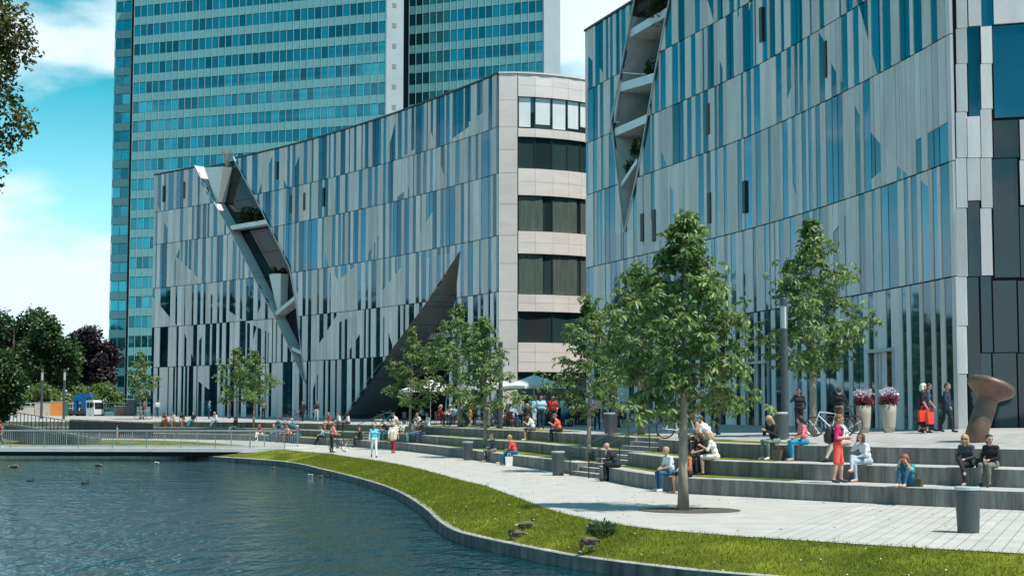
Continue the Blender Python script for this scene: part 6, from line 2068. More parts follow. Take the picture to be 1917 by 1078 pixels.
def person(pz, p, rz, top, bot, shoe, hair, label, hk='short', sleeves='short', legs='long', skin=None, scale=1.0, group=None, glasses=False, cap=None, stripes=None):
    me, HM, J = POSES[pz]
    o = link("person", me, None, None, p, (0, 0, rz))
    o.scale = (scale,) * 3
    tag(o, label, "person", group)
    skin = skin or M_SKIN
    T, B, S_ = cloth(top), cloth(bot), cloth(shoe, 0.6)
    if stripes: T, B = (stripe_mat(top, stripes[1]) if stripes[0] == 'top' else T), (stripe_mat(bot, stripes[1]) if stripes[0] == 'bot' else B)
    ms = [skin, T, B, S_, T if sleeves == 'long' else skin, B if legs == 'long' else skin, M_EYE, M_LIP]
    while len(me.materials) < 8: me.materials.append(M_EYE if len(me.materials) == 6 else skin)
    for i, m in enumerate(ms):
        o.material_slots[i].link = 'OBJECT'; o.material_slots[i].material = m
    if hair != 'bald':
        if hk not in HAIRV:
            V, Q = hair_template(hk); hm = bpy.data.meshes.new("hair"); hm.from_pydata(V.tolist(), [], [tuple(int(i) for i in q) for q in Q]); hm.polygons.foreach_set("use_smooth", [True] * len(Q)); hm.update(); HAIRV[hk] = hm
            hm.materials.append(mat("hair_brown", HAIRC['brown'], 0.6, var=0.3, scale=20))
        h = link("hair", HAIRV[hk], None, o); h.matrix_local = HM
        h.material_slots[0].link = 'OBJECT'; h.material_slots[0].material = mat("hair_" + hair, HAIRC[hair], 0.55, var=0.35, scale=22, stretch=(1, 1, 0.3))
    if glasses:
        q = MB()
        for sx in (-0.034, 0.034): q.box((sx, 0.104, 0.024), (0.052, 0.012, 0.036))
        q.box((0, 0.104, 0.03), (0.02, 0.008, 0.008))
        for sx in (-0.088, 0.088): q.bar((sx * 0.7, 0.1, 0.03), (sx, 0.0, 0.028), 0.008)
        g = q.build("sunglasses", M_BLACKMETAL, o); g.matrix_local = HM
    if cap is not None:
        if 'cap' not in HAIRV:
            V, Q = cap_template(); hm = bpy.data.meshes.new("cap"); hm.from_pydata(V.tolist(), [], [tuple(int(i) for i in q) for q in Q]); hm.polygons.foreach_set("use_smooth", [True] * len(Q)); hm.update(); HAIRV['cap'] = hm
            hm.materials.append(cloth(cap))
        c = link("cap", HAIRV['cap'], None, o); c.matrix_local = HM
    PEOPLE.append(o)
    return o

def seat(c, px, zs, turn=0.0, back=0.20):
    """on the front edge of a step, facing the pond"""
    s = c.s_at_px(px, 840); p = c.at(s); n = c.nrm(s)
    q = p - n * back
    rz = math.atan2(n.y, n.x) - math.pi / 2 + turn
    return (q.x, q.y, zs - 0.475), rz
def foot(px, D):
    x, y, z = on_ground(px, D); return (x, y, z + 0.004)
def prom_at(px, py):
    p = at_z(px, py, 0.0); return (p.x, p.y, 0.008)
LEFT = math.pi / 2; RIGHT = -math.pi / 2; TOCAM = math.pi; AWAY = 0.0
S1, S2, S3 = 0.475, 0.95, 1.425
G_SEAT = "people sitting on the seating steps"
def sit(c, z, px, pz, top, bot, shoe, hair, label, turn=0.0, back=0.18, **k):
    p, rz = seat(c, px, z, turn, back)
    return person(pz, p, rz, top, bot, shoe, hair, label, group=G_SEAT, **k)
WHT = (225, 225, 222); BLK = (28, 30, 33); NAVY = (34, 42, 62); JEAN = (52, 88, 120); GREY = (110, 115, 118); DGREY = (60, 64, 70); TEAL = (20, 140, 160); BEIGE = (205, 190, 165); LBLUE = (150, 195, 215)
# right side
sit(E2, S2, 1806, 'sit_cross', DGREY, BLK, (190, 150, 130), 'blonde', "blonde woman in dark grey blouse and sunglasses above the foreground litter bin", hk='long', glasses=True, sleeves='long')
sit(E2, S2, 1851, 'sit_turn', BLK, (120, 115, 108), (40, 40, 45), 'dark', "dark haired woman in black top and taupe trousers, rightmost on the steps", hk='tail', sleeves='long')
p, rz = seat(E1, 1689, S1, 0.15, 0.30); person('sit_hug', (p[0], p[1], S1 + 0.004), rz, TEAL, (30, 85, 115), (200, 170, 150), 'red', "auburn woman in teal crouching with knees drawn up on the lowest step", hk='curly', group=G_SEAT)
sit(E2, S2, 1618, 'sit_face', (215, 218, 225), (165, 178, 190), (205, 165, 145), 'brown', "curly haired woman in white cardigan and pale grey jeans with legs crossed", turn=-0.55, hk='curly', sleeves='long')
s = E1.s_at_px(1546, 880); q = E1.at(s) - E1.nrm(s) * 0.55
man = person('stand_shorts', (q.x, q.y, S1 + 0.006), RIGHT - 0.35, (190, 35, 95), (238, 92, 82), (40, 60, 75), 'red', "young man in red shirt and coral shorts with backpack standing on the lowest step", legs='short', scale=1.07)
sit(E3, S3, 1578, 'sit_stretch', (210, 205, 200), (190, 175, 160), (60, 50, 45), 'grey', "man in white shirt bending forward behind the man with backpack", turn=-0.5, sleeves='short')
sit(E3, S3, 1444, 'sit_phone', (35, 36, 42), (110, 130, 120), WHT, 'blonde', "blonde woman in black cardigan and grey green trousers looking at her phone", hk='long', sleeves='long', glasses=True)
sit(E3, S3, 1500, 'sit_turn_right', (235, 120, 135), (40, 150, 175), (200, 160, 140), 'dark', "woman in pink blouse and turquoise trousers seated beside the lamp post", turn=-0.6, hk='tail')
sit(E2, S2, 1332, 'sit_phone', (240, 235, 230), (225, 215, 200), (60, 45, 40), 'blonde', "blonde woman in white sleeveless top reading right of the largest tree trunk", turn=-0.6, hk='long', legs='short')
sit(E2, S2, 1306, 'sit_bow', (30, 28, 30), (40, 42, 50), (50, 45, 45), 'brown', "brown haired woman in black vest reading next to the woman in white", turn=0.2, hk='long', back=0.32)
sit(E3, S3, 1322, 'sit_bow', WHT, (120, 120, 120), (70, 70, 70), 'brown', "man in white shirt and turquoise cap on the topmost step", turn=-0.8, sleeves='long', cap=(30, 165, 190))
sit(E3, S3, 1303, 'sit', (190, 140, 110), (70, 60, 60), (70, 70, 70), 'red', "red haired woman left of the man with turquoise cap", turn=-0.4, hk='tail')
sit(E1, S1, 1246, 'sit', (205, 215, 225), (40, 95, 125), WHT, 'blonde', "blond youth in white tee and rolled jeans left of the largest tree trunk", turn=0.15)
sit(E1, S1, 1278, 'sit_turn', (205, 100, 75), (30, 30, 34), (200, 160, 140), 'brown', "woman in orange patterned top half hidden behind the largest tree trunk", turn=0.1, hk='tail', legs='short')
sit(E1, S1, 1143, 'sit_bow', (32, 38, 44), (30, 34, 40), (25, 25, 28), 'bald', "bald elderly man in dark suit with bowed head right of the near stairs", turn=-0.55, sleeves='long', back=0.25)
# middle
sit(E1, S1, 918, 'sit_turn', NAVY, (150, 145, 140), (190, 150, 130), 'brown', "man in navy tee and striped trousers right of the grey litter bin", turn=-0.5, stripes=('bot', (70, 68, 70)))
sit(E1, S1, 958, 'sit_stretch', (230, 75, 70), (30, 110, 140), (210, 200, 190), 'blonde', "blond man in red tee and blue jeans next to a white bag", turn=-0.5)
sit(E3, S3, 993, 'sit_phone', (232, 232, 235), (95, 85, 80), WHT, 'dark', "man in white tee and shorts looking at his phone on the topmost step", turn=-0.45, legs='short')
sit(E3, S3, 1042, 'sit_phone', (238, 105, 75), BLK, (45, 45, 50), 'red', "person in orange tee and black trousers reading on the topmost step", turn=-0.4)
sit(E2, S2, 787, 'sit', (40, 44, 52), JEAN, (50, 50, 55), 'brown', "man in black tee and jeans in the couple on the middle step", turn=0.1)
sit(E2, S2, 770, 'sit_turn_right', (215, 200, 190), (215, 225, 225), (180, 160, 150), 'brown', "woman in white trousers in the couple on the middle step", hk='tail')
sit(E3, S3, 781, 'sit_face', (225, 215, 210), (160, 150, 145), GREY, 'brown', "left person in white of the pair above the couple", turn=0.2, hk='short')
sit(E3, S3, 797, 'sit_turn', WHT, (190, 185, 180), GREY, 'dark', "right person in white shirt of the pair above the couple", sleeves='long')
sit(E3, S3, 742, 'sit_bow', WHT, GREY, BLK, 'brown', "person in white bending down near the narrow tree", turn=-0.5)
sit(E1, S1, 671, 'sit_turn', (38, 36, 40), (45, 42, 46), (60, 55, 55), 'brown', "woman in black with long hair beside the far stairs", hk='long', sleeves='long')
sit(E2, S2, 722, 'sit_bow', (42, 40, 45), (30, 110, 130), BLK, 'brown', "person in black top and teal jeans behind the walking pair", hk='short')
sit(E1, S1, 603, 'sit_stretch', (150, 175, 180), (30, 32, 36), BLK, 'brown', "woman in pale blue top and black trousers beside the far litter bin", turn=-0.4, hk='tail')
# group at the far steps
sit(E1, S1, 486, 'sit_face', (200, 70, 75), (210, 205, 200), WHT, 'brown', "person in red top and pale trousers at the left of the far group", hk='long')
sit(E1, S1, 512, 'sit', (40, 135, 155), (35, 90, 120), BLK, 'blonde', "person in turquoise top in the far group", hk='short')
sit(E1, S1, 527, 'sit_turn', (45, 70, 95), DGREY, BLK, 'dark', "man in dark blue shirt in the far group")
sit(E1, S1, 541, 'sit_bow', (220, 165, 155), (60, 50, 50), BLK, 'red', "person in salmon pink shirt in the far group", hk='short')
sit(E1, S1, 556, 'sit', (40, 80, 125), (40, 100, 135), BLK, 'grey', "grey haired man in blue shirt at the right of the far group")
sit(E2, S2, 548, 'sit_phone', (60, 150, 175), (50, 55, 60), BLK, 'grey', "grey haired man in light blue sweater behind the far group", sleeves='long')
sit(E2, S2, 521, 'sit_face', (35, 110, 140), (60, 60, 66), BLK, 'dark', "man in blue shirt above the far group", sleeves='long')
sit(E3, S3, 613, 'sit_turn', (170, 60, 70), (200, 160, 140), BLK, 'red', "red haired woman in dark red on the far topmost step", hk='long', legs='short')
sit(E3, S3, 632, 'sit', (230, 220, 215), (90, 80, 80), BLK, 'brown', "person in white blouse left in the far pair on the topmost step", hk='tail')
sit(E3, S3, 648, 'sit_turn_right', (235, 210, 205), (60, 50, 55), BLK, 'dark', "person in pale pink right in the far pair on the topmost step", hk='long')
# far left
sit(E3, S3, 308, 'sit_bow', (150, 95, 50), (120, 75, 45), BLK, 'brown', "brown dressed woman at the left end of the far steps", hk='long')
sit(E3, S3, 322, 'sit', (215, 205, 200), (190, 150, 135), BLK, 'brown', "person in white top next to the brown dressed woman", hk='long', legs='short')
sit(E3, S3, 341, 'sit_bow', (40, 40, 45), (190, 150, 130), BLK, 'dark', "person in black bending over on the far left steps", hk='long', legs='short')
sit(E3, S3, 358, 'sit_prop', (32, 34, 40), (25, 130, 155), BLK, 'dark', "man in black tee and teal jeans leaning back on the far left steps")
sit(E3, S3, 402, 'sit_stretch', WHT, (140, 165, 185), (60, 130, 160), 'blonde', "woman in white shirt with stretched legs near the close tree pair", hk='long', sleeves='long')
sit(E2, S2, 436, 'sit_prop', (70, 55, 50), (175, 190, 200), BLK, 'brown', "dark haired woman with pale trousers between the two close trees", hk='long')

# walking and standing
WALK = "people walking or standing"
def st(px, D, pz, rz, top, bot, shoe, hair, label, **k):
    return person(pz, foot(px, D), rz, top, bot, shoe, hair, label, group=WALK, **k)
person('walk', prom_at(700, 856), TOCAM + 0.15, (110, 200, 215), (215, 228, 230), BLK, 'blonde', "woman in turquoise top and white trousers walking on the promenade", group=WALK, hk='short', sleeves='long', glasses=True)
person('walk_coat', prom_at(736, 848.5), AWAY - 0.2, (222, 210, 190), (150, 30, 50), (120, 60, 50), 'grey', "man in beige jacket and burgundy trousers walking away on the promenade", group=WALK, sleeves='long')
person('stand_bike', prom_at(621, 847), RIGHT + 0.6, (225, 150, 140), (55, 50, 52), (60, 50, 45), 'red', "man in pink jacket standing with his bicycle on the promenade", group=WALK, sleeves='long')
pb = prom_at(631, 846); bike((pb[0] + 0.1, pb[1] - 0.05, 0.006), 0.95, BK_BLACK, "black bicycle held by the man in pink on the promenade")
st(745, 104, 'stand_skirt', AWAY + 0.4, (215, 230, 235), (70, 75, 80), BLK, 'blonde', "woman in white blouse standing by the narrow tree", hk='long', legs='short')
st(757, 103, 'stand', AWAY - 0.2, (235, 230, 225), (230, 135, 110), (90, 60, 50), 'brown', "man in white shirt and salmon trousers standing by the narrow tree", sleeves='long')
st(906, 97, 'stand_pocket', TOCAM + 0.2, (40, 42, 48), (30, 32, 36), BLK, 'dark', "man in dark jacket walking between the parasols", sleeves='long')
st(890, 97, 'stand', RIGHT, (38, 38, 44), (30, 75, 100), BLK, 'brown', "woman in black top and jeans left of the man in dark jacket", hk='long', sleeves='long')
st(880, 99, 'stand_skirt', LEFT, (225, 145, 60), (225, 150, 70), (170, 120, 90), 'brown', "woman in orange dress among the cafe guests", hk='long', legs='short')
st(1013, 83, 'stand_big', TOCAM, (165, 215, 230), (38, 60, 80), BLK, 'dark', "heavy man in pale blue polo shirt and sunglasses on the plaza", glasses=True, scale=1.02)
st(1035, 82, 'stand_big', TOCAM + 0.15, (195, 35, 50), (26, 28, 34), BLK, 'dark', "heavy man in red polo shirt on the plaza", glasses=True)
st(1000, 85, 'stand_hold', RIGHT - 0.5, (135, 195, 215), (190, 205, 215), BLK, 'dark', "person in light blue shirt left of the heavy man in pale blue", skin=M_SKIN2, legs='short')
st(1118, 77, 'stand', AWAY + 0.1, (190, 90, 110), (30, 34, 42), (70, 60, 55), 'dark', "man in red striped shirt seen from behind left of the half hidden lamp post", sleeves='long', stripes=('top', (230, 220, 225)))
st(1343, 60.5, 'walk', AWAY - 0.5, (60, 80, 95), (32, 40, 55), (40, 40, 45), 'red', "red haired man in dark grey tee walking away right of the largest tree")
st(1496, 62, 'stand_phone', TOCAM - 0.2, (36, 42, 52), (30, 34, 42), BLK, 'dark', "man in dark suit telephoning behind the tall lamp post", sleeves='long', skin=M_SKIN2)
st(1571, 58.6, 'stand_bike', RIGHT + 1.0, (34, 40, 46), (130, 105, 90), BLK, 'brown', "dark dressed man pushing a bicycle left of the flower tubs", sleeves='long')
lady = st(1729, 55.0, 'walk_dress', RIGHT - 0.4, (38, 26, 34), (36, 25, 33), BLK, 'white', "white haired woman in long black dress carrying red shopping bags", hk='curly', legs='short')
st(1737, 56.5, 'walk', RIGHT - 0.3, (55, 80, 100), (45, 50, 58), BLK, 'dark', "man with sunglasses walking behind the woman in black dress", glasses=True)
st(1772, 55.0, 'walk_coat', RIGHT - 0.6, (36, 50, 68), (30, 34, 44), BLK, 'brown', "man in navy jacket walking towards the bronze sculpture", sleeves='long')
st(493, 143, 'walk', TOCAM, (120, 130, 135), (40, 42, 48), BLK, 'brown', "person in grey pullover walking past the far facade", sleeves='long')
st(567, 132, 'walk_coat', TOCAM - 0.3, (38, 40, 46), (34, 36, 42), BLK, 'dark', "man in dark suit walking under the tip of the slanting cleft", sleeves='long')
st(592, 130, 'walk', TOCAM + 0.2, (42, 42, 48), (165, 170, 175), BLK, 'dark', "dark haired woman carrying a white bag right of the cleft tip", hk='long', sleeves='long')
st(391, 146, 'stand_phone', RIGHT, (75, 130, 175), (45, 60, 90), BLK, 'brown', "man in blue shirt telephoning before the far facade", sleeves='long')
st(294, 152, 'stand', AWAY, (200, 205, 205), (60, 95, 110), BLK, 'brown', "person in white jacket at the left corner of the striped building", sleeves='long')
st(430, 147, 'stand', LEFT, (110, 60, 50), (70, 55, 50), BLK, 'brown', "person in brown standing behind the two close trees", sleeves='long')
st(268, 146.5, 'stand_bike', RIGHT, (120, 75, 60), (50, 45, 45), BLK, 'brown', "cyclist in brown at the small tree by the building corner", sleeves='long')
pp = Vector(bridge.location) + brel((BA - Vector((px_x(10, 100.3), 100.3, 0))).length, 1.2, 0.075)
person('walk', tuple(pp), LEFT + 0.3, (185, 35, 45), (40, 60, 80), WHT, 'brown', "person in red top walking on the footbridge at the left edge", group=WALK, hk='tail')
pp = prom_at(220, 824); pp = (px_x(220, 121), 121, 0.01)
person('stand', pp, LEFT, (70, 140, 190), (190, 150, 140), BLK, 'brown', "child in blue top behind the footbridge railing", group=WALK, scale=0.72, legs='short')
# cafe guests on the chairs
GC = [(150, 195, 210), (60, 35, 40), (215, 205, 195), (140, 40, 45), (90, 160, 185), (40, 44, 52), (225, 225, 225), (70, 75, 85), (185, 120, 100), (35, 60, 85), (160, 200, 205), (50, 46, 50)]
HCOL = ['brown', 'dark', 'grey', 'blonde', 'dark', 'white', 'red', 'brown']
CN = ['pale blue', 'dark maroon', 'cream', 'dark red', 'sky blue', 'black', 'white', 'slate grey', 'dusty rose', 'navy', 'light turquoise', 'charcoal']
for i, (x, y, z, a, k, q) in enumerate(CHAIRPOS):
    if k in (0, 8) and q == 1: continue
    fw = Vector((-math.cos(a - math.pi / 2), -math.sin(a - math.pi / 2), 0))
    j = i % 12
    person('sit_table' if i % 2 else 'sit_table_turn', (x - fw.x * 0.05, y - fw.y * 0.05, z + 0.01), a, GC[j], ((34, 36, 42), JEAN, (120, 110, 100))[i % 3], BLK, HCOL[i % 8],
           f"cafe guest in {CN[j]} top, {ORD[q]} at the {ORD[k]} table from the left", hk=('short', 'long', 'short', 'tail')[i % 4], sleeves='long' if i % 2 else 'short', group="cafe guests at the tables", glasses=(i % 5 == 0))

# more guests standing and sitting about under the parasols
rc = random.Random(31)
spots = [(860 + 9.6 * i + rc.uniform(-3, 3), rc.uniform(88, 101)) for i in range(26)]
SN = ['pale blue', 'white', 'black', 'salmon', 'grey', 'dark blue', 'beige', 'mint', 'brick red', 'violet grey', 'olive', 'cream', 'light grey']
SC_ = [(150, 190, 210), (228, 228, 225), (34, 34, 38), (225, 150, 130), (120, 124, 128), (40, 55, 85), (205, 190, 165), (150, 205, 190), (170, 60, 50), (120, 110, 130), (90, 95, 60), (225, 215, 195), (175, 178, 180)]
for i, (px, D) in enumerate(spots):
    x, y, z = on_ground(px, D)
    if z < 1.40 or any((x - o.location.x) ** 2 + (y - o.location.y) ** 2 < 0.3 for o in PEOPLE): continue
    j = i % 13
    person(('stand_hold', 'stand', 'stand_pocket', 'stand_phone', 'stand_skirt')[i % 5], (x, y, z + 0.004), rc.uniform(0, 6.28), SC_[j], ((40, 42, 50), JEAN, (150, 140, 125), (34, 34, 38))[i % 4], BLK, HCOL[(i * 3) % 8],
           f"{'first' if i < 13 else 'second'} standing cafe guest in {SN[j]} top counted from the left", hk=('short', 'long', 'tail', 'short')[i % 4], sleeves='long' if i % 3 else 'short', group="cafe guests standing about", scale=rc.uniform(0.94, 1.04))

# things they carry
M_BAG_RED = mat("red_bag", lin((225, 70, 45)), 0.6, var=0.08)
def bag(p, w, d, h, m, label, rz=0.0, name="shopping_bag"):
    r = empty(name, p, rz, label, "bag")
    q = MB(); q.add([(-w * .42, -d * .45, 0), (w * .42, -d * .45, 0), (w * .42, d * .45, 0), (-w * .42, d * .45, 0), (-w / 2, -d / 3, h), (w / 2, -d / 3, h), (w / 2, d / 3, h), (-w / 2, d / 3, h)], [(3, 2, 1, 0), (4, 5, 6, 7), (0, 1, 5, 4), (1, 2, 6, 5), (2, 3, 7, 6), (3, 0, 4, 7)])
    q.build("body", m, r)
    for sy in (-d / 3, d / 3):
        t = MB(); t.tube([(-w * .25, sy, h), (-w * .15, sy * .5, h + 0.14), (w * .15, sy * .5, h + 0.14), (w * .25, sy, h)], 0.008, 5); t.build("handle", m, r)
    return r
lp = Vector(lady.location); lf = Matrix.Rotation(lady.rotation_euler.z, 3, 'Z')
hp = lp + lf @ Vector((0.25, 0.08, 0.0))
bag((hp.x - 0.05, hp.y - 0.05, lp.z + 0.40), 0.42, 0.16, 0.40, M_BAG_RED, "larger red shopping bag held by the woman in black dress", 0.3)
bag((hp.x + 0.10, hp.y - 0.28, lp.z + 0.32), 0.34, 0.14, 0.42, M_BAG_RED, "smaller red shopping bag in front of the woman in black dress", 0.6)
p = prom_at(953, 872.5); bag((p[0], p[1], 0.006), 0.34, 0.2, 0.42, mat("white_plastic_bag", (0.75, 0.74, 0.74), 0.5, var=0.05), "white bag standing on the promenade before the man in red tee")
(sp, srz) = seat(E3, 1466, S3, 0, -0.25); bag((sp[0], sp[1], S2 + 0.004), 0.36, 0.2, 0.30, mat("brown_leather", (0.16, 0.10, 0.07), 0.55, var=0.15), "brown bag on the middle step below the lamp post", srz, "handbag")
(sp, srz) = seat(E2, 1830, S2, 0, 0.25); bag((sp[0], sp[1], S2 + 0.004), 0.36, 0.18, 0.24, BK_BLACK, "black handbag between the two women on the right steps", srz, "handbag")
(sp, srz) = seat(E1, 1706, S1, 0, 0.30); bag((sp[0], sp[1], S1 + 0.004), 0.26, 0.16, 0.2, mat("olive_bag", (0.09, 0.09, 0.06), 0.7, var=0.15), "small olive bag behind the crouching woman in teal", srz, "handbag")
# backpack of the man in red
bp = bpy.data.objects.new("backpack", None); COL.objects.link(bp); bp.empty_display_size = 0.1
bp.location = man.location; bp.rotation_euler = man.rotation_euler; bp.scale = man.scale
tag(bp, "black backpack worn by the young man in red shirt", "backpack")
V, Q, fi = surface_net([((-0.08, -0.20, 1.10), (-0.07, -0.20, 1.36), 0.11, 0.09, 0), ((0.08, -0.20, 1.10), (0.07, -0.20, 1.36), 0.11, 0.09, 0), ((-0.05, -0.28, 1.08), (0.05, -0.28, 1.2), 0.08, 0.07, 0)], 0.028, 0.04)
me = bpy.data.meshes.new("bag_body"); me.from_pydata(V.tolist(), [], [tuple(int(i) for i in q) for q in Q]); me.polygons.foreach_set("use_smooth", [True] * len(Q)); me.update()
link("bag_body", me, mat("black_nylon", (0.02, 0.021, 0.025), 0.6, var=0.2, scale=8), bp)
for sx in (-0.1, 0.1):
    t = MB(); t.tube([(sx, -0.13, 1.42), (sx * 1.05, 0.0, 1.475), (sx * 1.1, 0.13, 1.38), (sx * 1.3, 0.125, 1.25), (sx * 1.6, -0.05, 1.10)], 0.02, 6); t.build("strap", M_BLACKMETAL, bp)

# geese on the bank, ducks on the water
def goose(p, rz, kind, label, scale=1.0):
    r = empty("goose", p, rz, label, "goose", "geese on the lawn bank"); scale *= 0.66; r.scale = (scale,) * 3
    if kind == 'graze':
        pr = [((-0.22, 0, 0.36), (0.14, 0, 0.40), 0.10, 0.12, 0), ((-0.10, 0, 0.37), (0.05, 0, 0.38), 0.14, 0.14, 0), ((-0.25, 0, 0.37), (-0.40, 0, 0.34), 0.06, 0.02, 1), ((-0.18, 0, 0.30), (0.02, 0, 0.28), 0.09, 0.09, 2),
              ((0.20, 0, 0.40), (0.30, 0, 0.28), 0.065, 0.042, 3), ((0.30, 0, 0.28), (0.36, 0, 0.11), 0.042, 0.034, 3), ((0.36, 0, 0.11), (0.385, 0, 0.075), 0.042, 0.036, 3), ((0.37, 0, 0.085), (0.375, 0, 0.085), 0.041, 0.041, 4), ((0.40, 0, 0.05), (0.42, 0, 0.02), 0.018, 0.010, 3)]
        legs = True
    elif kind == 'rest':
        pr = [((-0.24, 0, 0.13), (0.14, 0, 0.15), 0.10, 0.12, 0), ((-0.10, 0, 0.14), (0.05, 0, 0.15), 0.145, 0.14, 0), ((-0.28, 0, 0.15), (-0.42, 0, 0.15), 0.06, 0.02, 2), ((0.12, 0, 0.12), (0.17, 0, 0.13), 0.11, 0.10, 2),
              ((0.20, 0, 0.2), (0.22, 0, 0.34), 0.055, 0.040, 3), ((0.22, 0, 0.36), (0.27, 0, 0.37), 0.042, 0.034, 3), ((0.225, 0, 0.335), (0.24, 0, 0.34), 0.043, 0.04, 4), ((0.29, 0, 0.36), (0.335, 0, 0.35), 0.018, 0.010, 3)]
        legs = False
    else:
        pr = [((-0.24, 0, 0.13), (0.14, 0, 0.14), 0.10, 0.12, 0), ((-0.10, 0, 0.14), (0.05, 0, 0.15), 0.145, 0.14, 0), ((-0.28, 0, 0.15), (-0.42, 0, 0.15), 0.06, 0.02, 2), ((-0.15, 0, 0.09), (0.08, 0, 0.08), 0.11, 0.10, 2),
              ((0.19, 0.0, 0.18), (0.20, 0.05, 0.25), 0.055, 0.045, 3), ((0.20, 0.05, 0.27), (0.10, 0.08, 0.27), 0.042, 0.036, 3), ((0.07, 0.09, 0.26), (0.03, 0.1, 0.25), 0.018, 0.010, 3)]
        legs = False
    V, Q, fi = surface_net(pr, 0.018, 0.035)
    me = bpy.data.meshes.new("body"); me.from_pydata(V.tolist(), [], [tuple(int(i) for i in q) for q in Q]); me.polygons.foreach_set("use_smooth", [True] * len(Q)); me.polygons.foreach_set("material_index", [int(i) for i in fi]); me.update()
    for m in (mat("goose_brown", (0.13, 0.095, 0.065), 0.8, var=0.35, scale=16), mat("goose_black", (0.015, 0.014, 0.014), 0.7), mat("goose_white", (0.62, 0.58, 0.52), 0.8, var=0.1), MATS.get("goose_black"), MATS.get("goose_white")):
        me.materials.append(m)
    b = link("body", me, None, r)
    for sy in (-1, 1):
        w = MB(); n = 7
        pts = [(0.16 - 0.52 * t, sy * (0.142 - 0.06 * t * t), (0.40 if kind == 'graze' else 0.17) + 0.03 - 0.03 * t) for t in [k / n for k in range(n + 1)]]
        w.tube(pts, [0.03, 0.055, 0.065, 0.06, 0.05, 0.04, 0.028, 0.01], 8); w.v = [(v[0], v[1] * 1.0 - sy * 0.02, v[2]) for v in w.v]
        w.build("wing", mat("goose_wing", (0.10, 0.072, 0.05), 0.8, var=0.4, scale=22), r, smooth=True)
        if legs:
            l = MB(); l.tube([(-0.02, sy * 0.07, 0.27), (-0.03, sy * 0.07, 0.14), (0.0, sy * 0.07, 0.012)], [0.022, 0.012, 0.010], 6)
            l.add([(-0.01, sy * 0.07, 0.006), (0.09, sy * 0.07 - 0.04, 0.005), (0.10, sy * 0.07, 0.006), (0.09, sy * 0.07 + 0.04, 0.005), (-0.01, sy * 0.07, 0.02)], [(0, 3, 2), (0, 2, 1), (4, 1, 2), (4, 2, 3)])
            l.build("leg", MATS["goose_black"], r)
    return r
def bank_hit(px, py):
    d = ray(px, py).normalized(); h = LAWN_BVH.ray_cast(Vector((0, 0, CAMZ)), d)
    return h[0] if h[0] is not None else at_z(px, py, -0.3)
h = bank_hit(1104, 1037); goose(tuple(h + Vector((0, 0, 0.012))), math.radians(215), 'graze', "goose standing and grazing beside the leafy tuft")
h = bank_hit(965, 1007); goose(tuple(h), math.radians(200), 'sleep', "goose lying in the sun with its head turned back")
h = bank_hit(986, 990); goose(tuple(h), math.radians(20), 'rest', "goose lying behind the other with raised black neck")
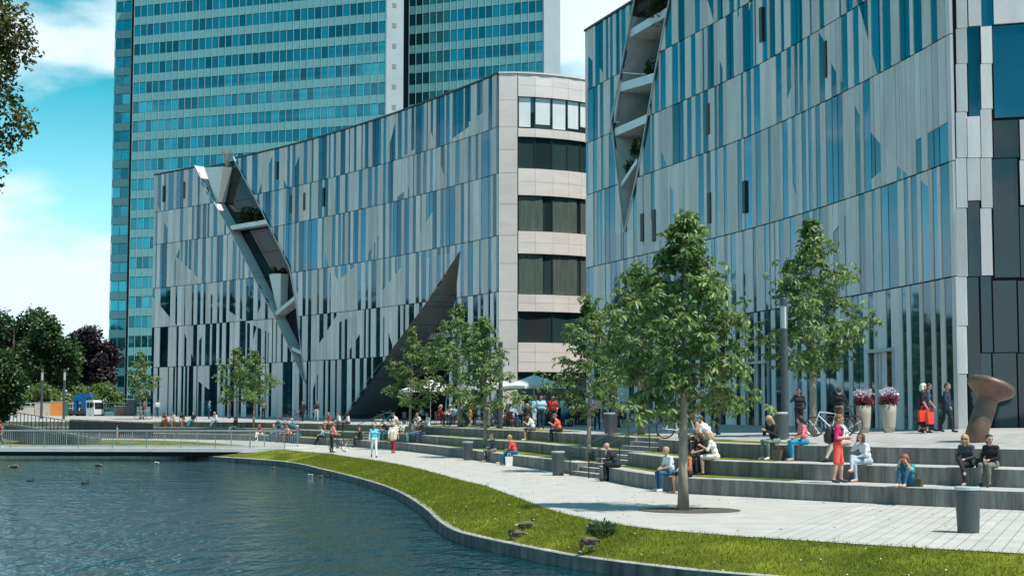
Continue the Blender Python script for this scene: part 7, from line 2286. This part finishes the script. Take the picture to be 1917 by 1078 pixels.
def duck(px, py, rz, label, s=1.0, col='duck_brown'):
    s *= 0.62
    p = at_z(px, py, -0.70)
    r = empty("duck", (p.x, p.y, -0.73), rz, label, "duck", "ducks on the pond"); r.scale = (s,) * 3
    V, Q, fi = surface_net([((-0.16, 0, 0.07), (0.10, 0, 0.07), 0.075, 0.09, 0), ((-0.2, 0, 0.09), (-0.27, 0, 0.13), 0.05, 0.015, 1), ((0.13, 0, 0.10), (0.16, 0, 0.20), 0.045, 0.035, 2), ((0.165, 0, 0.225), (0.19, 0, 0.225), 0.042, 0.036, 2), ((0.21, 0, 0.215), (0.26, 0, 0.205), 0.018, 0.012, 3)], 0.018, 0.03)
    me = bpy.data.meshes.new("body"); me.from_pydata(V.tolist(), [], [tuple(int(i) for i in q) for q in Q]); me.polygons.foreach_set("use_smooth", [True] * len(Q)); me.polygons.foreach_set("material_index", [int(i) for i in fi]); me.update()
    for m in (mat(col, {'duck_brown': (0.15, 0.11, 0.08), 'duck_white': (0.6, 0.57, 0.52), 'duck_black': (0.02, 0.02, 0.022)}[col], 0.8, var=0.3, scale=14), MATS["goose_black"], mat("duck_head", (0.02, 0.03, 0.025), 0.5), mat("duck_bill", (0.5, 0.3, 0.06), 0.6)): me.materials.append(m)
    link("body", me, None, r)
    for sy in (-1, 1):
        w = MB(); w.tube([(0.08, sy * 0.085, 0.10), (-0.05, sy * 0.09, 0.11), (-0.2, sy * 0.05, 0.10)], [0.02, 0.038, 0.008], 7); w.build("wing", mat("duck_wing", (0.09, 0.07, 0.055), 0.8, var=0.3, scale=20), r, smooth=True)
duck(186, 872, 0.0, "larger brown duck swimming left in front of the bridge", 1.7)
duck(294, 868, 2.6, "white chested duck swimming below the bridge", 1.6, 'duck_white')
duck(160, 905, 0.2, "dark duck swimming left of the pond middle", 1.2, 'duck_black')
duck(58, 900, 0.4, "small dark duck near the left bank", 1.1, 'duck_black')
duck(511, 876, 0.5, "small duck below the bridge abutment", 1.1, 'duck_brown')
duck(581, 890, 2.8, "white duck near the pond wall", 1.1, 'duck_white')
duck(600, 892, 0.3, "brown duck right of the white one near the pond wall", 1.0, 'duck_brown')
duck(614, 892, 0.1, "dark duck closest to the pond wall", 1.0, 'duck_black')
p = at_z(28, 869, -0.2); 
goose((p.x, p.y, -0.40), 0.3, 'rest', "goose resting on the stony left bank", 1.1)

# fallen leaves and scraps on the paving
rg = np.random.default_rng(123)
pts = []
while len(pts) < 260:
    x, y = rg.uniform(-8, 13), rg.uniform(27, 90)
    zz = GROUND_BVH[1].ray_cast(Vector((x, y, 5)), Vector((0, 0, -1)))
    if zz[0] is not None: pts.append((x, y, 0.012))
P = np.array(pts); n = len(P)
Ls = rg.uniform(0.03, 0.09, n)
V, Fc = leaves(P, np.stack([rg.normal(0, 1, n), rg.normal(0, 1, n), np.zeros(n)], 1), np.tile(np.array([[0.1, 0, 1.0]]), (n, 1)), Ls, Ls * 0.6)
V[:, 2] = np.maximum(V[:, 2], 0.010)
o = link("fallen_leaves", tri_mesh("fallen_leaves", V, Fc, leaf_mat("dry_leaf", (0.06, 0.045, 0.025), (0.16, 0.12, 0.05), 0.1))); tag(o, "small dry leaves scattered over the promenade paving", "leaves", kind="stuff")
